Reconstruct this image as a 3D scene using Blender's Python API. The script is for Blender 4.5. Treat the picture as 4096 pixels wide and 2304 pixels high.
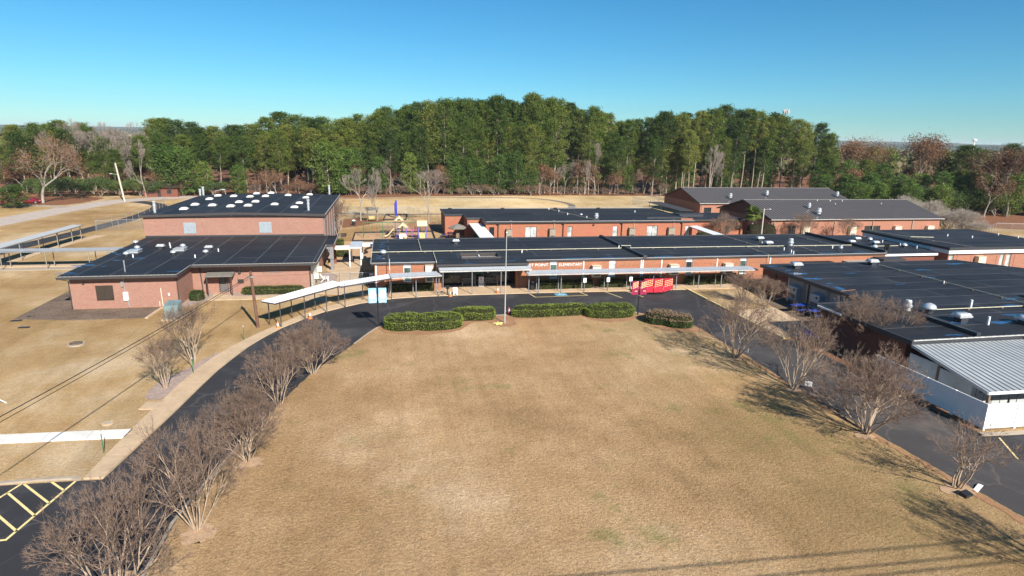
import bpy, bmesh, math, random
import numpy as np
from mathutils import Vector, Matrix
PI = math.pi
RAD = math.radians
for o in list(bpy.data.objects):
    bpy.data.objects.remove(o, do_unlink=True)
S = bpy.context.scene
COL = S.collection

# ------------------------------------------------------------------ camera
# World axes: X runs along the school's front, Y away from the camera, Z up.
CAM_H = 18.5
PITCH, ROLL, YAW, FPX = .24066, .020269, .2027, 2452.13
cp, sp = math.cos(PITCH), math.sin(PITCH)
cr, sr = math.cos(ROLL), math.sin(ROLL)
RZ = Matrix.Rotation(-YAW, 3, 'Z')
v_r, v_u = Vector((1, 0, 0)), Vector((0, sp, cp))
C_R = RZ @ (v_r * cr + v_u * sr)
C_U = RZ @ (v_u * cr - v_r * sr)
C_F = RZ @ Vector((0, cp, -sp))
cd = bpy.data.cameras.new('camera')
cam = bpy.data.objects.new('camera', cd)
COL.objects.link(cam)
cd.sensor_width = 36.0
cd.lens = FPX / 4096 * 36
cd.clip_start, cd.clip_end = .1, 30000
m = Matrix.Identity(4)
for i in range(3):
    m[i][0], m[i][1], m[i][2] = C_R[i], C_U[i], -C_F[i]
m[0][3], m[1][3], m[2][3] = 0, 0, CAM_H
cam.matrix_world = m
S.camera = cam
S.render.resolution_x, S.render.resolution_y = 1024, 576

# ------------------------------------------------------------------ sky, sun, exposure
SUN_EL = RAD(33.8)
SUN_AZ = math.atan2(.345, -.9387)
W = bpy.data.worlds.new('World')
S.world = W
W.use_nodes = True
nt = W.node_tree
bg = nt.nodes['Background']
sky = nt.nodes.new('ShaderNodeTexSky')
sky.sky_type = 'NISHITA'
sky.sun_disc = False
sky.sun_elevation = SUN_EL
sky.sun_rotation = SUN_AZ
sky.altitude = 200
sky.air_density, sky.dust_density, sky.ozone_density = 1.0, 0.0, 4.0
hsv = nt.nodes.new('ShaderNodeHueSaturation')
hsv.inputs['Saturation'].default_value = 1.2
hsv.inputs['Hue'].default_value = .484
nt.links.new(sky.outputs[0], hsv.inputs['Color'])
tint = nt.nodes.new('ShaderNodeMix')
tint.data_type, tint.blend_type = 'RGBA', 'MULTIPLY'
tint.inputs[0].default_value = 1
tint.inputs[7].default_value = (.50, .88, 1.08, 1)
nt.links.new(hsv.outputs[0], tint.inputs[6])
nt.links.new(tint.outputs[2], bg.inputs[0])
bg.inputs[1].default_value = .053
sl = bpy.data.lights.new('sun', 'SUN')
sl.energy = 4.9
sl.angle = RAD(.53)
sl.color = (1, .945, .86)
sun = bpy.data.objects.new('sun', sl)
COL.objects.link(sun)
SUNV = Vector((math.sin(SUN_AZ) * math.cos(SUN_EL), math.cos(SUN_AZ) * math.cos(SUN_EL), math.sin(SUN_EL)))
sun.rotation_euler = SUNV.to_track_quat('Z', 'Y').to_euler()
sun.location = SUNV * 60
S.view_settings.view_transform = 'Standard'
S.view_settings.look = 'None'
S.view_settings.exposure = .97
S.view_settings.gamma = 1
S.view_settings.use_curve_mapping = False

# ------------------------------------------------------------------ helpers
def ray(x, y):
    return C_R * ((x - 2048) / FPX) - C_U * ((y - 1152) / FPX) + C_F
def PY(x, y, Y):                       # the point a sight line meets at depth Y
    d = ray(x, y)
    return Vector((0, 0, CAM_H)) + d * (Y / d.y)

class MB:
    """collects plain shapes into one mesh"""
    def __init__(s):
        s.v, s.f, s.mi = [], [], []
        s.cur = 0
    def add(s, vs, fs):
        o = len(s.v)
        s.v += [tuple(p) for p in vs]
        s.f += [tuple(i + o for i in f) for f in fs]
        s.mi += [s.cur] * len(fs)
        return s
    def box(s, x0, x1, y0, y1, z0, z1):
        return s.add([(x0, y0, z0), (x1, y0, z0), (x1, y1, z0), (x0, y1, z0), (x0, y0, z1), (x1, y0, z1), (x1, y1, z1), (x0, y1, z1)],
                     [(0, 3, 2, 1), (4, 5, 6, 7), (0, 1, 5, 4), (1, 2, 6, 5), (2, 3, 7, 6), (3, 0, 4, 7)])
    def obox(s, c, ax, ay, az, hx, hy, hz):      # oriented box
        c, ax, ay, az = Vector(c), Vector(ax).normalized() * hx, Vector(ay).normalized() * hy, Vector(az).normalized() * hz
        P = [c + ax * i + ay * j + az * k for k in (-1, 1) for i, j in ((-1, -1), (1, -1), (1, 1), (-1, 1))]
        return s.add(P, [(0, 3, 2, 1), (4, 5, 6, 7), (0, 1, 5, 4), (1, 2, 6, 5), (2, 3, 7, 6), (3, 0, 4, 7)])
    def bar(s, a, b, w, h=None):                 # square bar between two points
        a, b = Vector(a), Vector(b)
        d = b - a
        up = Vector((0, 0, 1)) if abs(d.normalized().z) < .95 else Vector((0, 1, 0))
        x = d.cross(up)
        return s.obox((a + b) / 2, d, x, x.cross(d), d.length / 2, w / 2, (h or w) / 2)
    def prism(s, poly, z0, z1):
        n = len(poly)
        z0s = z0 if isinstance(z0, (list, tuple)) else [z0] * n
        z1s = z1 if isinstance(z1, (list, tuple)) else [z1] * n
        vs = [(p[0], p[1], z0s[i]) for i, p in enumerate(poly)] + [(p[0], p[1], z1s[i]) for i, p in enumerate(poly)]
        return s.add(vs, [tuple(range(n - 1, -1, -1)), tuple(range(n, 2 * n))] + [(i, (i + 1) % n, n + (i + 1) % n, n + i) for i in range(n)])
    def cyl(s, x, y, z0, z1, r, n=8, r1=None):
        r1 = r if r1 is None else r1
        vs = [(x + r * math.cos(2 * PI * i / n), y + r * math.sin(2 * PI * i / n), z0) for i in range(n)]
        vs += [(x + r1 * math.cos(2 * PI * i / n), y + r1 * math.sin(2 * PI * i / n), z1) for i in range(n)]
        return s.add(vs, [tuple(range(n - 1, -1, -1)), tuple(range(n, 2 * n))] + [(i, (i + 1) % n, n + (i + 1) % n, n + i) for i in range(n)])
    def lathe(s, x, y, prof, n=10, sx=1, sy=1):
        vs, fs = [], []
        for r, z in prof:
            vs += [(x + sx * r * math.cos(2 * PI * i / n), y + sy * r * math.sin(2 * PI * i / n), z) for i in range(n)]
        for k in range(len(prof) - 1):
            fs += [(k * n + i, k * n + (i + 1) % n, (k + 1) * n + (i + 1) % n, (k + 1) * n + i) for i in range(n)]
        fs += [tuple(range(n - 1, -1, -1)), tuple((len(prof) - 1) * n + i for i in range(n))]
        return s.add(vs, fs)
    def tube(s, pts, r, n=6):
        pts = [Vector(p) for p in pts]
        rs = r if isinstance(r, (list, tuple)) else [r] * len(pts)
        vs, fs = [], []
        for i, p in enumerate(pts):
            d = (pts[min(i + 1, len(pts) - 1)] - pts[max(i - 1, 0)]).normalized()
            u = d.cross(Vector((0, 0, 1)) if abs(d.z) < .9 else Vector((1, 0, 0))).normalized()
            w = d.cross(u)
            vs += [p + (u * math.cos(2 * PI * k / n) + w * math.sin(2 * PI * k / n)) * rs[i] for k in range(n)]
        for i in range(len(pts) - 1):
            fs += [(i * n + k, i * n + (k + 1) % n, (i + 1) * n + (k + 1) % n, (i + 1) * n + k) for k in range(n)]
        fs += [tuple(range(n - 1, -1, -1)), tuple((len(pts) - 1) * n + k for k in range(n))]
        return s.add(vs, fs)
    def ring(s, poly, d, z0, z1, d0=0.0):        # a band round a polygon (counter-clockwise), mitred at the corners
        a, b = offset(poly, d0), offset(poly, d)
        n = len(poly)
        vs = [(*p, z0) for p in a] + [(*p, z0) for p in b] + [(*p, z1) for p in b] + [(*p, z1) for p in a]
        fs = []
        for i in range(n):
            j = (i + 1) % n
            fs += [(i, j, n + j, n + i)[::-1], (n + i, n + j, 2 * n + j, 2 * n + i), (2 * n + i, 2 * n + j, 3 * n + j, 3 * n + i), (3 * n + i, 3 * n + j, j, i)]
        return s.add(vs, fs)
    def build(s, name, mat, parent=None, smooth=False):
        me = bpy.data.meshes.new(name)
        me.from_pydata(s.v, [], s.f)
        mats = mat if isinstance(mat, (list, tuple)) else [mat]
        for mm in mats:
            me.materials.append(mm)
        if len(mats) > 1:
            me.polygons.foreach_set('material_index', s.mi)
        if smooth:
            me.polygons.foreach_set('use_smooth', [True] * len(s.f))
        me.update()
        return link(name, me, parent)

def offset(poly, d):
    n, out = len(poly), []
    for i in range(n):
        p, q, r = Vector(poly[i - 1]).to_2d(), Vector(poly[i]).to_2d(), Vector(poly[(i + 1) % n]).to_2d()
        a, b = (q - p).normalized(), (r - q).normalized()
        na, nb = Vector((a.y, -a.x)), Vector((b.y, -b.x))
        m_ = na + nb
        k = m_.dot(na)
        out.append(tuple(q + m_ * (d / (k if abs(k) > .2 else .2))))
    return out

def link(name, me, parent=None):
    o = bpy.data.objects.new(name, me)
    COL.objects.link(o)
    if parent:
        o.parent = parent
        o.matrix_parent_inverse = Matrix.Translation(-root_loc(parent))
    return o
def root_loc(o):
    v = Vector(o.get('_x', (0, 0, 0)))
    return v
LOCS = {}
def root_loc(o):
    return LOCS.get(o.name, Vector((0, 0, 0)))
def E(name, loc, label, cat, group=None):
    """an Empty at a thing's base; its parts are built in world coordinates"""
    o = bpy.data.objects.new(name, None)
    COL.objects.link(o)
    o.empty_display_size = .3
    o.location = loc
    LOCS[o.name] = Vector(loc)
    tag(o, label, cat, group)
    return o
def tag(o, label, cat, group=None):
    o['label'], o['category'] = label, cat
    if group:
        o['group'] = group
    return o
def struct(o):
    o['kind'] = 'structure'
    return o
def stuff(o, label=None, cat=None):
    o['kind'] = 'stuff'
    if label:
        o['label'], o['category'] = label, cat
    return o
def dup(root, loc, rz=0, sc=1, label=None, group=None):
    """a copy of a thing built round the origin, with copies of its parts and their sub-parts"""
    def cp_(o, par):
        c = o.copy()
        COL.objects.link(c)
        c.parent = par
        for ch in o.children:
            cp_(ch, c)
        return c
    r = cp_(root, None)
    return put(r, loc, rz, sc, label, group)
def put(r, loc, rz=0, sc=1, label=None, group=None):
    r.location = loc
    r.rotation_euler = (0, 0, rz)
    r.scale = (sc, sc, sc) if not isinstance(sc, (tuple, list)) else sc
    if label:
        r['label'] = label
    if group:
        r['group'] = group
    return r
class Pool:
    """hands out a prototype first and copies of it afterwards"""
    def __init__(s, protos):
        s.p, s.used = protos, [False] * len(protos)
    def get(s, i, *a, **k):
        i %= len(s.p)
        if not s.used[i]:
            s.used[i] = True
            s.p[i].hide_render = False
            return put(s.p[i], *a, **k)
        return dup(s.p[i], *a, **k)
    def trim(s):
        for u, p in zip(s.used, s.p):
            if not u:
                for c in list(p.children_recursive):
                    bpy.data.objects.remove(c, do_unlink=True)
                bpy.data.objects.remove(p, do_unlink=True)

# ------------------------------------------------------------------ materials
def nodes(name):
    mt = bpy.data.materials.new(name)
    mt.use_nodes = True
    t = mt.node_tree
    return mt, t, t.nodes['Principled BSDF'], t.nodes, t.links
def rgb(c):
    return (c[0], c[1], c[2], 1)
def pos_noise(t, scale, detail=4, rough=.6, warp=(1, 1, 1)):
    g = t.nodes.new('ShaderNodeNewGeometry')
    mp = t.nodes.new('ShaderNodeMapping')
    mp.inputs['Scale'].default_value = warp
    n = t.nodes.new('ShaderNodeTexNoise')
    n.inputs['Scale'].default_value = scale
    n.inputs['Detail'].default_value = detail
    n.inputs['Roughness'].default_value = rough
    t.links.new(g.outputs['Position'], mp.inputs[0])
    t.links.new(mp.outputs[0], n.inputs['Vector'])
    return n.outputs['Fac']
def ramp(t, fac, stops):
    r = t.nodes.new('ShaderNodeValToRGB')
    cr_ = r.color_ramp
    while len(cr_.elements) > 1:
        cr_.elements.remove(cr_.elements[-1])
    cr_.elements[0].position, cr_.elements[0].color = stops[0][0], rgb(stops[0][1])
    for p, c in stops[1:]:
        e = cr_.elements.new(p)
        e.color = rgb(c)
    t.links.new(fac, r.inputs[0])
    return r.outputs[0]
def mix(t, fac, a, b, mode='MIX'):
    n = t.nodes.new('ShaderNodeMix')
    n.data_type = 'RGBA'
    n.blend_type = mode
    for sock, v in ((n.inputs[0], fac), (n.inputs[6], a), (n.inputs[7], b)):
        if isinstance(v, bpy.types.NodeSocket):
            t.links.new(v, sock)
        elif isinstance(v, (int, float)):
            sock.default_value = v
        else:
            sock.default_value = rgb(v)
    return n.outputs[2]
def bump(t, h, strength, dist, bsdf):
    b = t.nodes.new('ShaderNodeBump')
    b.inputs['Strength'].default_value = strength
    b.inputs['Distance'].default_value = dist
    t.links.new(h, b.inputs['Height'])
    t.links.new(b.outputs[0], bsdf.inputs['Normal'])
def plain(name, c, rough=.6, var=.14, scale=1.5, metal=0, spec=.4, fine=None, bmp=0):
    mt, t, b, N, L = nodes(name)
    lo = [max(0, x * (1 - var)) for x in c]
    hi = [min(1, x * (1 + var)) for x in c]
    f = pos_noise(t, scale, 6, .65)
    col = ramp(t, f, [(.3, lo), (.7, hi)])
    if fine:
        f2 = pos_noise(t, fine, 2, .5)
        col = mix(t, .5, col, ramp(t, f2, [(.3, lo), (.7, hi)]))
        if bmp:
            bump(t, f2, bmp, .02, b)
    L.new(col, b.inputs['Base Color'])
    b.inputs['Roughness'].default_value = rough
    b.inputs['Metallic'].default_value = metal
    b.inputs['Specular IOR Level'].default_value = spec
    return mt
def wall_uv(t):
    """(along the wall, height) from the position, whichever way the wall faces"""
    g = t.nodes.new('ShaderNodeNewGeometry')
    sn, spz = t.nodes.new('ShaderNodeSeparateXYZ'), t.nodes.new('ShaderNodeSeparateXYZ')
    t.links.new(g.outputs['Normal'], sn.inputs[0])
    t.links.new(g.outputs['Position'], spz.inputs[0])
    ab = t.nodes.new('ShaderNodeMath'); ab.operation = 'ABSOLUTE'
    t.links.new(sn.outputs[0], ab.inputs[0])
    gt = t.nodes.new('ShaderNodeMath'); gt.operation = 'GREATER_THAN'; gt.inputs[1].default_value = .6
    t.links.new(ab.outputs[0], gt.inputs[0])
    mx = t.nodes.new('ShaderNodeMix'); mx.data_type = 'FLOAT'
    t.links.new(gt.outputs[0], mx.inputs[0])
    t.links.new(spz.outputs[0], mx.inputs[2])
    t.links.new(spz.outputs[1], mx.inputs[3])
    cb = t.nodes.new('ShaderNodeCombineXYZ')
    t.links.new(mx.outputs[0], cb.inputs[0])
    t.links.new(spz.outputs[2], cb.inputs[1])
    return cb.outputs[0]
def brick(name, c1, c2, mortar, patch=(1, 1, 1), pv=.35):
    mt, t, b, N, L = nodes(name)
    uv = wall_uv(t)
    br = N.new('ShaderNodeTexBrick')
    L.new(uv, br.inputs['Vector'])
    br.inputs['Scale'].default_value = 1
    br.inputs['Brick Width'].default_value = .215
    br.inputs['Row Height'].default_value = .075
    br.inputs['Mortar Size'].default_value = .009
    br.inputs['Mortar Smooth'].default_value = .3
    br.inputs['Bias'].default_value = -.1
    br.inputs['Color1'].default_value, br.inputs['Color2'].default_value, br.inputs['Mortar'].default_value = rgb(c1), rgb(c2), rgb(mortar)
    n = pos_noise(t, .45, 5, .65)
    col = mix(t, ramp(t, n, [(.4, (0, 0, 0)), (.68, (pv, pv, pv))]), br.outputs['Color'], mix(t, 1, br.outputs['Color'], patch, 'MULTIPLY'))
    n2 = pos_noise(t, 3.2, 5, .7, (.25, .25, 1))
    col = mix(t, .38, col, ramp(t, n2, [(.25, (.62, .62, .64)), (.75, (1.0, 1.0, 1.0))]), 'MULTIPLY')
    L.new(col, b.inputs['Base Color'])
    b.inputs['Roughness'].default_value = .85
    b.inputs['Specular IOR Level'].default_value = .2
    bump(t, br.outputs['Fac'], -.4, .01, b)
    return mt
def membrane(name, along, base=(.018, .020, .0245), w=3.05, l=19.0, off=(0, 0), seam=(.10, .105, .112)):
    """black roof sheets with pale lapped seams"""
    mt, t, b, N, L = nodes(name)
    g = N.new('ShaderNodeNewGeometry')
    mp = N.new('ShaderNodeMapping')
    mp.inputs['Rotation'].default_value = (0, 0, 0 if along == 'x' else PI / 2)
    mp.inputs['Location'].default_value = (off[0], off[1], 0)
    L.new(g.outputs['Position'], mp.inputs[0])
    nz = N.new('ShaderNodeTexNoise')
    nz.inputs['Scale'].default_value = .35
    L.new(g.outputs['Position'], nz.inputs['Vector'])
    ad = N.new('ShaderNodeVectorMath'); ad.operation = 'MULTIPLY_ADD'
    ad.inputs[1].default_value = (.1, .1, 0)
    L.new(nz.outputs['Color'], ad.inputs[0])
    L.new(mp.outputs[0], ad.inputs[2])
    br = N.new('ShaderNodeTexBrick')
    L.new(ad.outputs[0], br.inputs['Vector'])
    br.inputs['Scale'].default_value = 1
    br.inputs['Brick Width'].default_value, br.inputs['Row Height'].default_value = l, w
    br.inputs['Mortar Size'].default_value = .053
    br.inputs['Mortar Smooth'].default_value = .6
    br.inputs['Color1'].default_value = rgb([x * .82 for x in base])
    br.inputs['Color2'].default_value = rgb([x * 1.22 for x in base])
    br.inputs['Mortar'].default_value = rgb(seam)
    n = pos_noise(t, .22, 6, .7)
    col = mix(t, .85, br.outputs['Color'], ramp(t, n, [(.3, (.62, .62, .64)), (.72, (1.5, 1.5, 1.5))]), 'MULTIPLY')
    n2 = pos_noise(t, 1.3, 6, .75, (.3, 1, 1) if along == 'x' else (1, .3, 1))
    col = mix(t, ramp(t, n2, [(.56, (0, 0, 0)), (.8, (.35, .35, .35))]), col, (.055, .055, .055))
    L.new(col, b.inputs['Base Color'])
    L.new(ramp(t, n, [(.3, (.55,) * 3), (.7, (.75,) * 3)]), b.inputs['Roughness'])
    b.inputs['Specular IOR Level'].default_value = .22
    bump(t, pos_noise(t, 2.2, 3, .6), .25, .03, b)
    return mt
def leafmat(name, stops, trans=.25, scale=.5, rand=.35):
    """foliage: colour differs from plant to plant and clump to clump"""
    mt, t, b, N, L = nodes(name)
    f = pos_noise(t, scale, 4, .7)
    oi = N.new('ShaderNodeObjectInfo')
    ma = N.new('ShaderNodeMath'); ma.operation = 'MULTIPLY_ADD'
    ma.inputs[1].default_value = rand
    L.new(oi.outputs['Random'], ma.inputs[0])
    sb = N.new('ShaderNodeMath'); sb.operation = 'SUBTRACT'; sb.inputs[1].default_value = rand / 2
    L.new(f, sb.inputs[0])
    L.new(sb.outputs[0], ma.inputs[2])
    col = ramp(t, ma.outputs[0], stops)
    L.new(col, b.inputs['Base Color'])
    b.inputs['Roughness'].default_value = .6
    b.inputs['Specular IOR Level'].default_value = .25
    tr = N.new('ShaderNodeBsdfTranslucent')
    L.new(col, tr.inputs[0])
    ms = N.new('ShaderNodeMixShader')
    ms.inputs[0].default_value = trans
    L.new(b.outputs[0], ms.inputs[1])
    L.new(tr.outputs[0], ms.inputs[2])
    L.new(ms.outputs[0], N['Material Output'].inputs[0])
    return mt
def grassmat(name, a, b_, c, green=.35, pale=(.42, .33, .2), big=.07, gpos=.62, verge=None):
    """dormant grass: straw and brown mottling, thin spots and a few green patches"""
    mt, t, b, N, L = nodes(name)
    n1 = pos_noise(t, big, 6, .68)
    col = ramp(t, n1, [(.37, c), (.46, a), (.53, b_), (.63, pale)])
    n2 = pos_noise(t, .55, 6, .75)
    col = mix(t, .38, col, ramp(t, n2, [(.28, (.6, .57, .52)), (.5, (1, 1, 1)), (.75, (1.22, 1.2, 1.15))]), 'MULTIPLY')
    n3 = pos_noise(t, 5.5, 5, .8)
    col = mix(t, .62, col, ramp(t, n3, [(.26, (.42, .4, .36)), (.5, (1, 1, 1)), (.74, (1.5, 1.47, 1.4))]), 'MULTIPLY')
    n5 = pos_noise(t, 19, 2, .6)
    col = mix(t, .8, col, ramp(t, n5, [(.3, (.55, .55, .52)), (.7, (1.38, 1.36, 1.32))]), 'MULTIPLY')
    n6 = pos_noise(t, .035, 4, .6, (1, .55, 1))
    col = mix(t, .9, col, ramp(t, n6, [(.3, (.72, .68, .6)), (.5, (1, 1, 1)), (.66, (1.26, 1.2, 1.16))]), 'MULTIPLY')
    n7 = pos_noise(t, .21, 6, .75)
    col = mix(t, ramp(t, n7, [(.6, (0, 0, 0)), (.78, (.5,) * 3)]), col, (.30, .165, .085))
    n8 = pos_noise(t, .9, 4, .65, (1.3, .07, 1))
    col = mix(t, .5, col, ramp(t, n8, [(.34, (.84, .82, .8)), (.5, (1, 1, 1)), (.66, (1.1, 1.09, 1.08))]), 'MULTIPLY')
    n4 = pos_noise(t, .13, 5, .75)
    col = mix(t, ramp(t, n4, [(gpos, (0, 0, 0)), (gpos + .13, (green,) * 3)]), col, (.115, .145, .035))
    if verge:
        g_ = N.new('ShaderNodeNewGeometry')
        sx_ = N.new('ShaderNodeSeparateXYZ')
        L.new(g_.outputs['Position'], sx_.inputs[0])
        mr = N.new('ShaderNodeMapRange')
        mr.interpolation_type = 'SMOOTHSTEP'
        mr.inputs['From Min'].default_value, mr.inputs['From Max'].default_value = verge
        L.new(sx_.outputs[0], mr.inputs['Value'])
        mu = N.new('ShaderNodeMath'); mu.operation = 'MULTIPLY'
        L.new(mr.outputs[0], mu.inputs[0])
        nv = ramp(t, pos_noise(t, .3, 6, .75), [(.3, (0, 0, 0)), (.65, (.75,) * 3)])
        L.new(nv, mu.inputs[1])
        col = mix(t, mu.outputs[0], col, mix(t, .6, col, (.20, .165, .06)))
    L.new(col, b.inputs['Base Color'])
    b.inputs['Roughness'].default_value = .95
    b.inputs['Specular IOR Level'].default_value = .1
    bump(t, n3, .9, .12, b)
    return mt
def glassmat(name, c=(.02, .025, .03), rough=.08):
    mt, t, b, N, L = nodes(name)
    f = pos_noise(t, .8, 3, .6)
    L.new(ramp(t, f, [(.35, [x * .6 for x in c]), (.65, [x * 1.5 for x in c])]), b.inputs['Base Color'])
    b.inputs['Roughness'].default_value = rough
    b.inputs['Specular IOR Level'].default_value = .6
    return mt
def meshmat(name, c=(.28, .29, .3), d=14):
    """woven wire: diagonal strands with open gaps"""
    mt, t, b, N, L = nodes(name)
    uv = wall_uv(t)
    out = None
    for s_ in (1, -1):
        mp = N.new('ShaderNodeMapping')
        mp.inputs['Rotation'].default_value = (0, 0, s_ * PI / 4)
        L.new(uv, mp.inputs[0])
        wv = N.new('ShaderNodeTexWave')
        wv.inputs['Scale'].default_value = d
        wv.inputs['Distortion'].default_value = 0
        L.new(mp.outputs[0], wv.inputs['Vector'])
        r = N.new('ShaderNodeMath'); r.operation = 'GREATER_THAN'; r.inputs[1].default_value = .988
        L.new(wv.outputs['Fac'], r.inputs[0])
        if out is None:
            out = r.outputs[0]
        else:
            mx = N.new('ShaderNodeMath'); mx.operation = 'MAXIMUM'
            L.new(out, mx.inputs[0]); L.new(r.outputs[0], mx.inputs[1])
            out = mx.outputs[0]
    b.inputs['Base Color'].default_value = rgb(c)
    b.inputs['Metallic'].default_value = .6
    b.inputs['Roughness'].default_value = .5
    L.new(out, b.inputs['Alpha'])
    return mt
# ------------------------------------------------------------------ the materials of this place
M = {}
M['grass'] = grassmat('dormant grass', (.365, .24, .116), (.41, .285, .15), (.30, .19, .088), pale=(.49, .37, .24))
M['lawn'] = grassmat('dormant lawn', (.375, .240, .128), (.42, .28, .156), (.295, .19, .096), green=.6, pale=(.52, .37, .235), big=.05, gpos=.57, verge=(13.0, 28.0))
M['field'] = grassmat('dry sports field', (.52, .38, .2), (.56, .42, .24), (.42, .27, .13), green=.1, pale=(.6, .48, .31), big=.03)
M['bank'] = grassmat('dry verge', (.36, .245, .11), (.39, .275, .13), (.29, .19, .085), green=.15)
M['litter'] = plain('pine straw and fallen leaves', (.19, .088, .048), .95, .45, .6, fine=6, bmp=.6, spec=.1)
M['soil'] = plain('bare reddish soil', (.29, .16, .088), .95, .3, .9, fine=9, bmp=.5, spec=.1)
M['mulch'] = plain('faded bark mulch', (.31, .235, .20), .95, .4, 2.5, fine=14, bmp=.7, spec=.1)
M['woodchip'] = plain('playground wood chips', (.42, .27, .155), .95, .22, 1.2, fine=12, bmp=.5, spec=.1)
def concretemat(name, c, dark=.55):
    mt, t, b, N, L = nodes(name)
    n = pos_noise(t, .5, 6, .7)
    col = ramp(t, n, [(.25, [x * .8 for x in c]), (.55, c), (.8, [min(1, x * 1.1) for x in c])])
    n2 = pos_noise(t, 3, 6, .75)
    col = mix(t, dark, col, ramp(t, n2, [(.3, (.72, .7, .67)), (.6, (1.02, 1.02, 1.02))]), 'MULTIPLY')
    n3 = pos_noise(t, 30, 2, .5)
    col = mix(t, .4, col, ramp(t, n3, [(.3, (.8, .8, .8)), (.7, (1.1, 1.1, 1.1))]), 'MULTIPLY')
    L.new(col, b.inputs['Base Color'])
    b.inputs['Roughness'].default_value = .9
    b.inputs['Specular IOR Level'].default_value = .2
    bump(t, n3, .3, .01, b)
    return mt
M['concrete'] = concretemat('weathered concrete', (.49, .36, .235))
M['concrete_new'] = concretemat('new white concrete', (.66, .64, .6), .3)
M['concrete_grey'] = concretemat('grey concrete', (.36, .3, .235))
M['road'] = concretemat('pale concrete road', (.44, .37, .32), .6)
M['slab'] = plain('stained old slab', (.145, .105, .078), .9, .55, .45, fine=5, spec=.15)
def asphaltmat(name, c, pale):
    mt, t, b, N, L = nodes(name)
    n = pos_noise(t, .16, 6, .7)
    col = ramp(t, n, [(.3, [x * .75 for x in c]), (.52, c), (.78, pale)])
    n2 = pos_noise(t, 1.1, 6, .75, (1, .35, 1))
    col = mix(t, ramp(t, n2, [(.55, (0, 0, 0)), (.78, (.5,) * 3)]), col, pale)
    n3 = pos_noise(t, 26, 2, .6)
    col = mix(t, .6, col, ramp(t, n3, [(.3, (.65, .65, .66)), (.72, (1.3, 1.3, 1.28))]), 'MULTIPLY')
    vo = N.new('ShaderNodeTexVoronoi')
    vo.feature = 'DISTANCE_TO_EDGE'
    vo.inputs['Scale'].default_value = .17
    g_ = N.new('ShaderNodeNewGeometry')
    nz = N.new('ShaderNodeTexNoise'); nz.inputs['Scale'].default_value = .7; nz.inputs['Detail'].default_value = 4
    L.new(g_.outputs['Position'], nz.inputs['Vector'])
    ad = N.new('ShaderNodeVectorMath'); ad.operation = 'MULTIPLY_ADD'; ad.inputs[1].default_value = (1.6, 1.6, 0)
    L.new(nz.outputs['Color'], ad.inputs[0]); L.new(g_.outputs['Position'], ad.inputs[2])
    L.new(ad.outputs[0], vo.inputs['Vector'])
    ck = ramp(t, vo.outputs['Distance'], [(.0, (.55,) * 3), (.006, (.35,) * 3), (.014, (0, 0, 0))])
    col = mix(t, ck, col, pale)
    L.new(col, b.inputs['Base Color'])
    b.inputs['Roughness'].default_value = .82
    b.inputs['Specular IOR Level'].default_value = .25
    bump(t, n3, .4, .01, b)
    return mt
M['asphalt'] = asphaltmat('sealed asphalt', (.032, .031, .034), (.09, .085, .084))
M['track'] = asphaltmat('worn track surface', (.17, .14, .12), (.24, .2, .165))
M['asphalt_old'] = asphaltmat('greyed asphalt', (.058, .053, .053), (.135, .11, .095))
M['paint_y'] = plain('worn yellow road paint', (.70, .55, .25), .8, .25, 4)
M['paint_w'] = plain('white paint', (.75, .75, .74), .6, .06, 2)
M['paint_blue'] = plain('blue road paint', (.07, .30, .42), .8, .15, 3)
M['brick_gym'] = brick('pink brick', (0.302, 0.131, 0.088), (0.236, 0.090, 0.061), (0.380, 0.316, 0.261), (1.06, .9, .85))
M['brick_main'] = brick('orange red brick', (0.352, 0.132, 0.064), (0.276, 0.087, 0.042), (0.334, 0.236, 0.164), (1.08, .86, .8))
M['brick_rear'] = brick('orange brown brick', (0.360, 0.141, 0.068), (0.309, 0.104, 0.054), (0.309, 0.180, 0.130), (1.05, .82, 1.0), .9)
M['brick_far'] = brick('salmon brick', (0.342, 0.145, 0.092), (0.282, 0.109, 0.071), (0.326, 0.215, 0.158), (1.02, .9, .9))
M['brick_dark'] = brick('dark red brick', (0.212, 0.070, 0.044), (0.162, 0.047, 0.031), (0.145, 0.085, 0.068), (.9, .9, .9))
M['roof_y'] = membrane('black roof sheets running back', 'y')
M['roof_x'] = membrane('black roof sheets running across', 'x')
M['roof_gym'] = membrane('black gym roof sheets', 'y', (.017, .018, .0215), 3.3, 26, (0, 2.2))
M['fascia'] = plain('dark brown metal fascia', (.05, .043, .042), .45, .1, 2)
M['fascia_g'] = plain('charcoal metal edge', (.035, .037, .042), .45, .1, 2)
M['black'] = plain('black metal', (.018, .018, .02), .4, .2, 3)
M['blackp'] = plain('black plastic border', (.022, .021, .021), .6, .25, 4)
M['steel'] = plain('galvanised steel', (.52, .53, .54), .38, .1, 6, metal=.75)
M['vent'] = plain('bright aluminium vent', (.66, .68, .69), .34, .12, 5, metal=.6)
M['vent_w'] = plain('white plastic', (.72, .73, .74), .5, .08, 3)
M['dome'] = plain('milky skylight dome', (.70, .68, .63), .3, .08, 4, spec=.5)
M['can_white'] = plain('white ribbed canopy sheet', (.80, .81, .82), .42, .06, 2, metal=.0, spec=.5)
M['can_silver'] = plain('silver ribbed canopy sheet', (.56, .59, .62), .42, .1, 1.2, metal=.25, spec=.5)
M['can_grey'] = plain('grey canopy sheet', (.34, .35, .36), .5, .1, 1.2, metal=.2)
M['post'] = plain('grey steel post', (.20, .205, .215), .5, .15, 3, metal=.2)
M['post_d'] = plain('dark bronze post', (.052, .048, .048), .5, .15, 3)
M['post_t'] = plain('tan steel post', (.24, .22, .185), .5, .15, 3)
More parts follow.
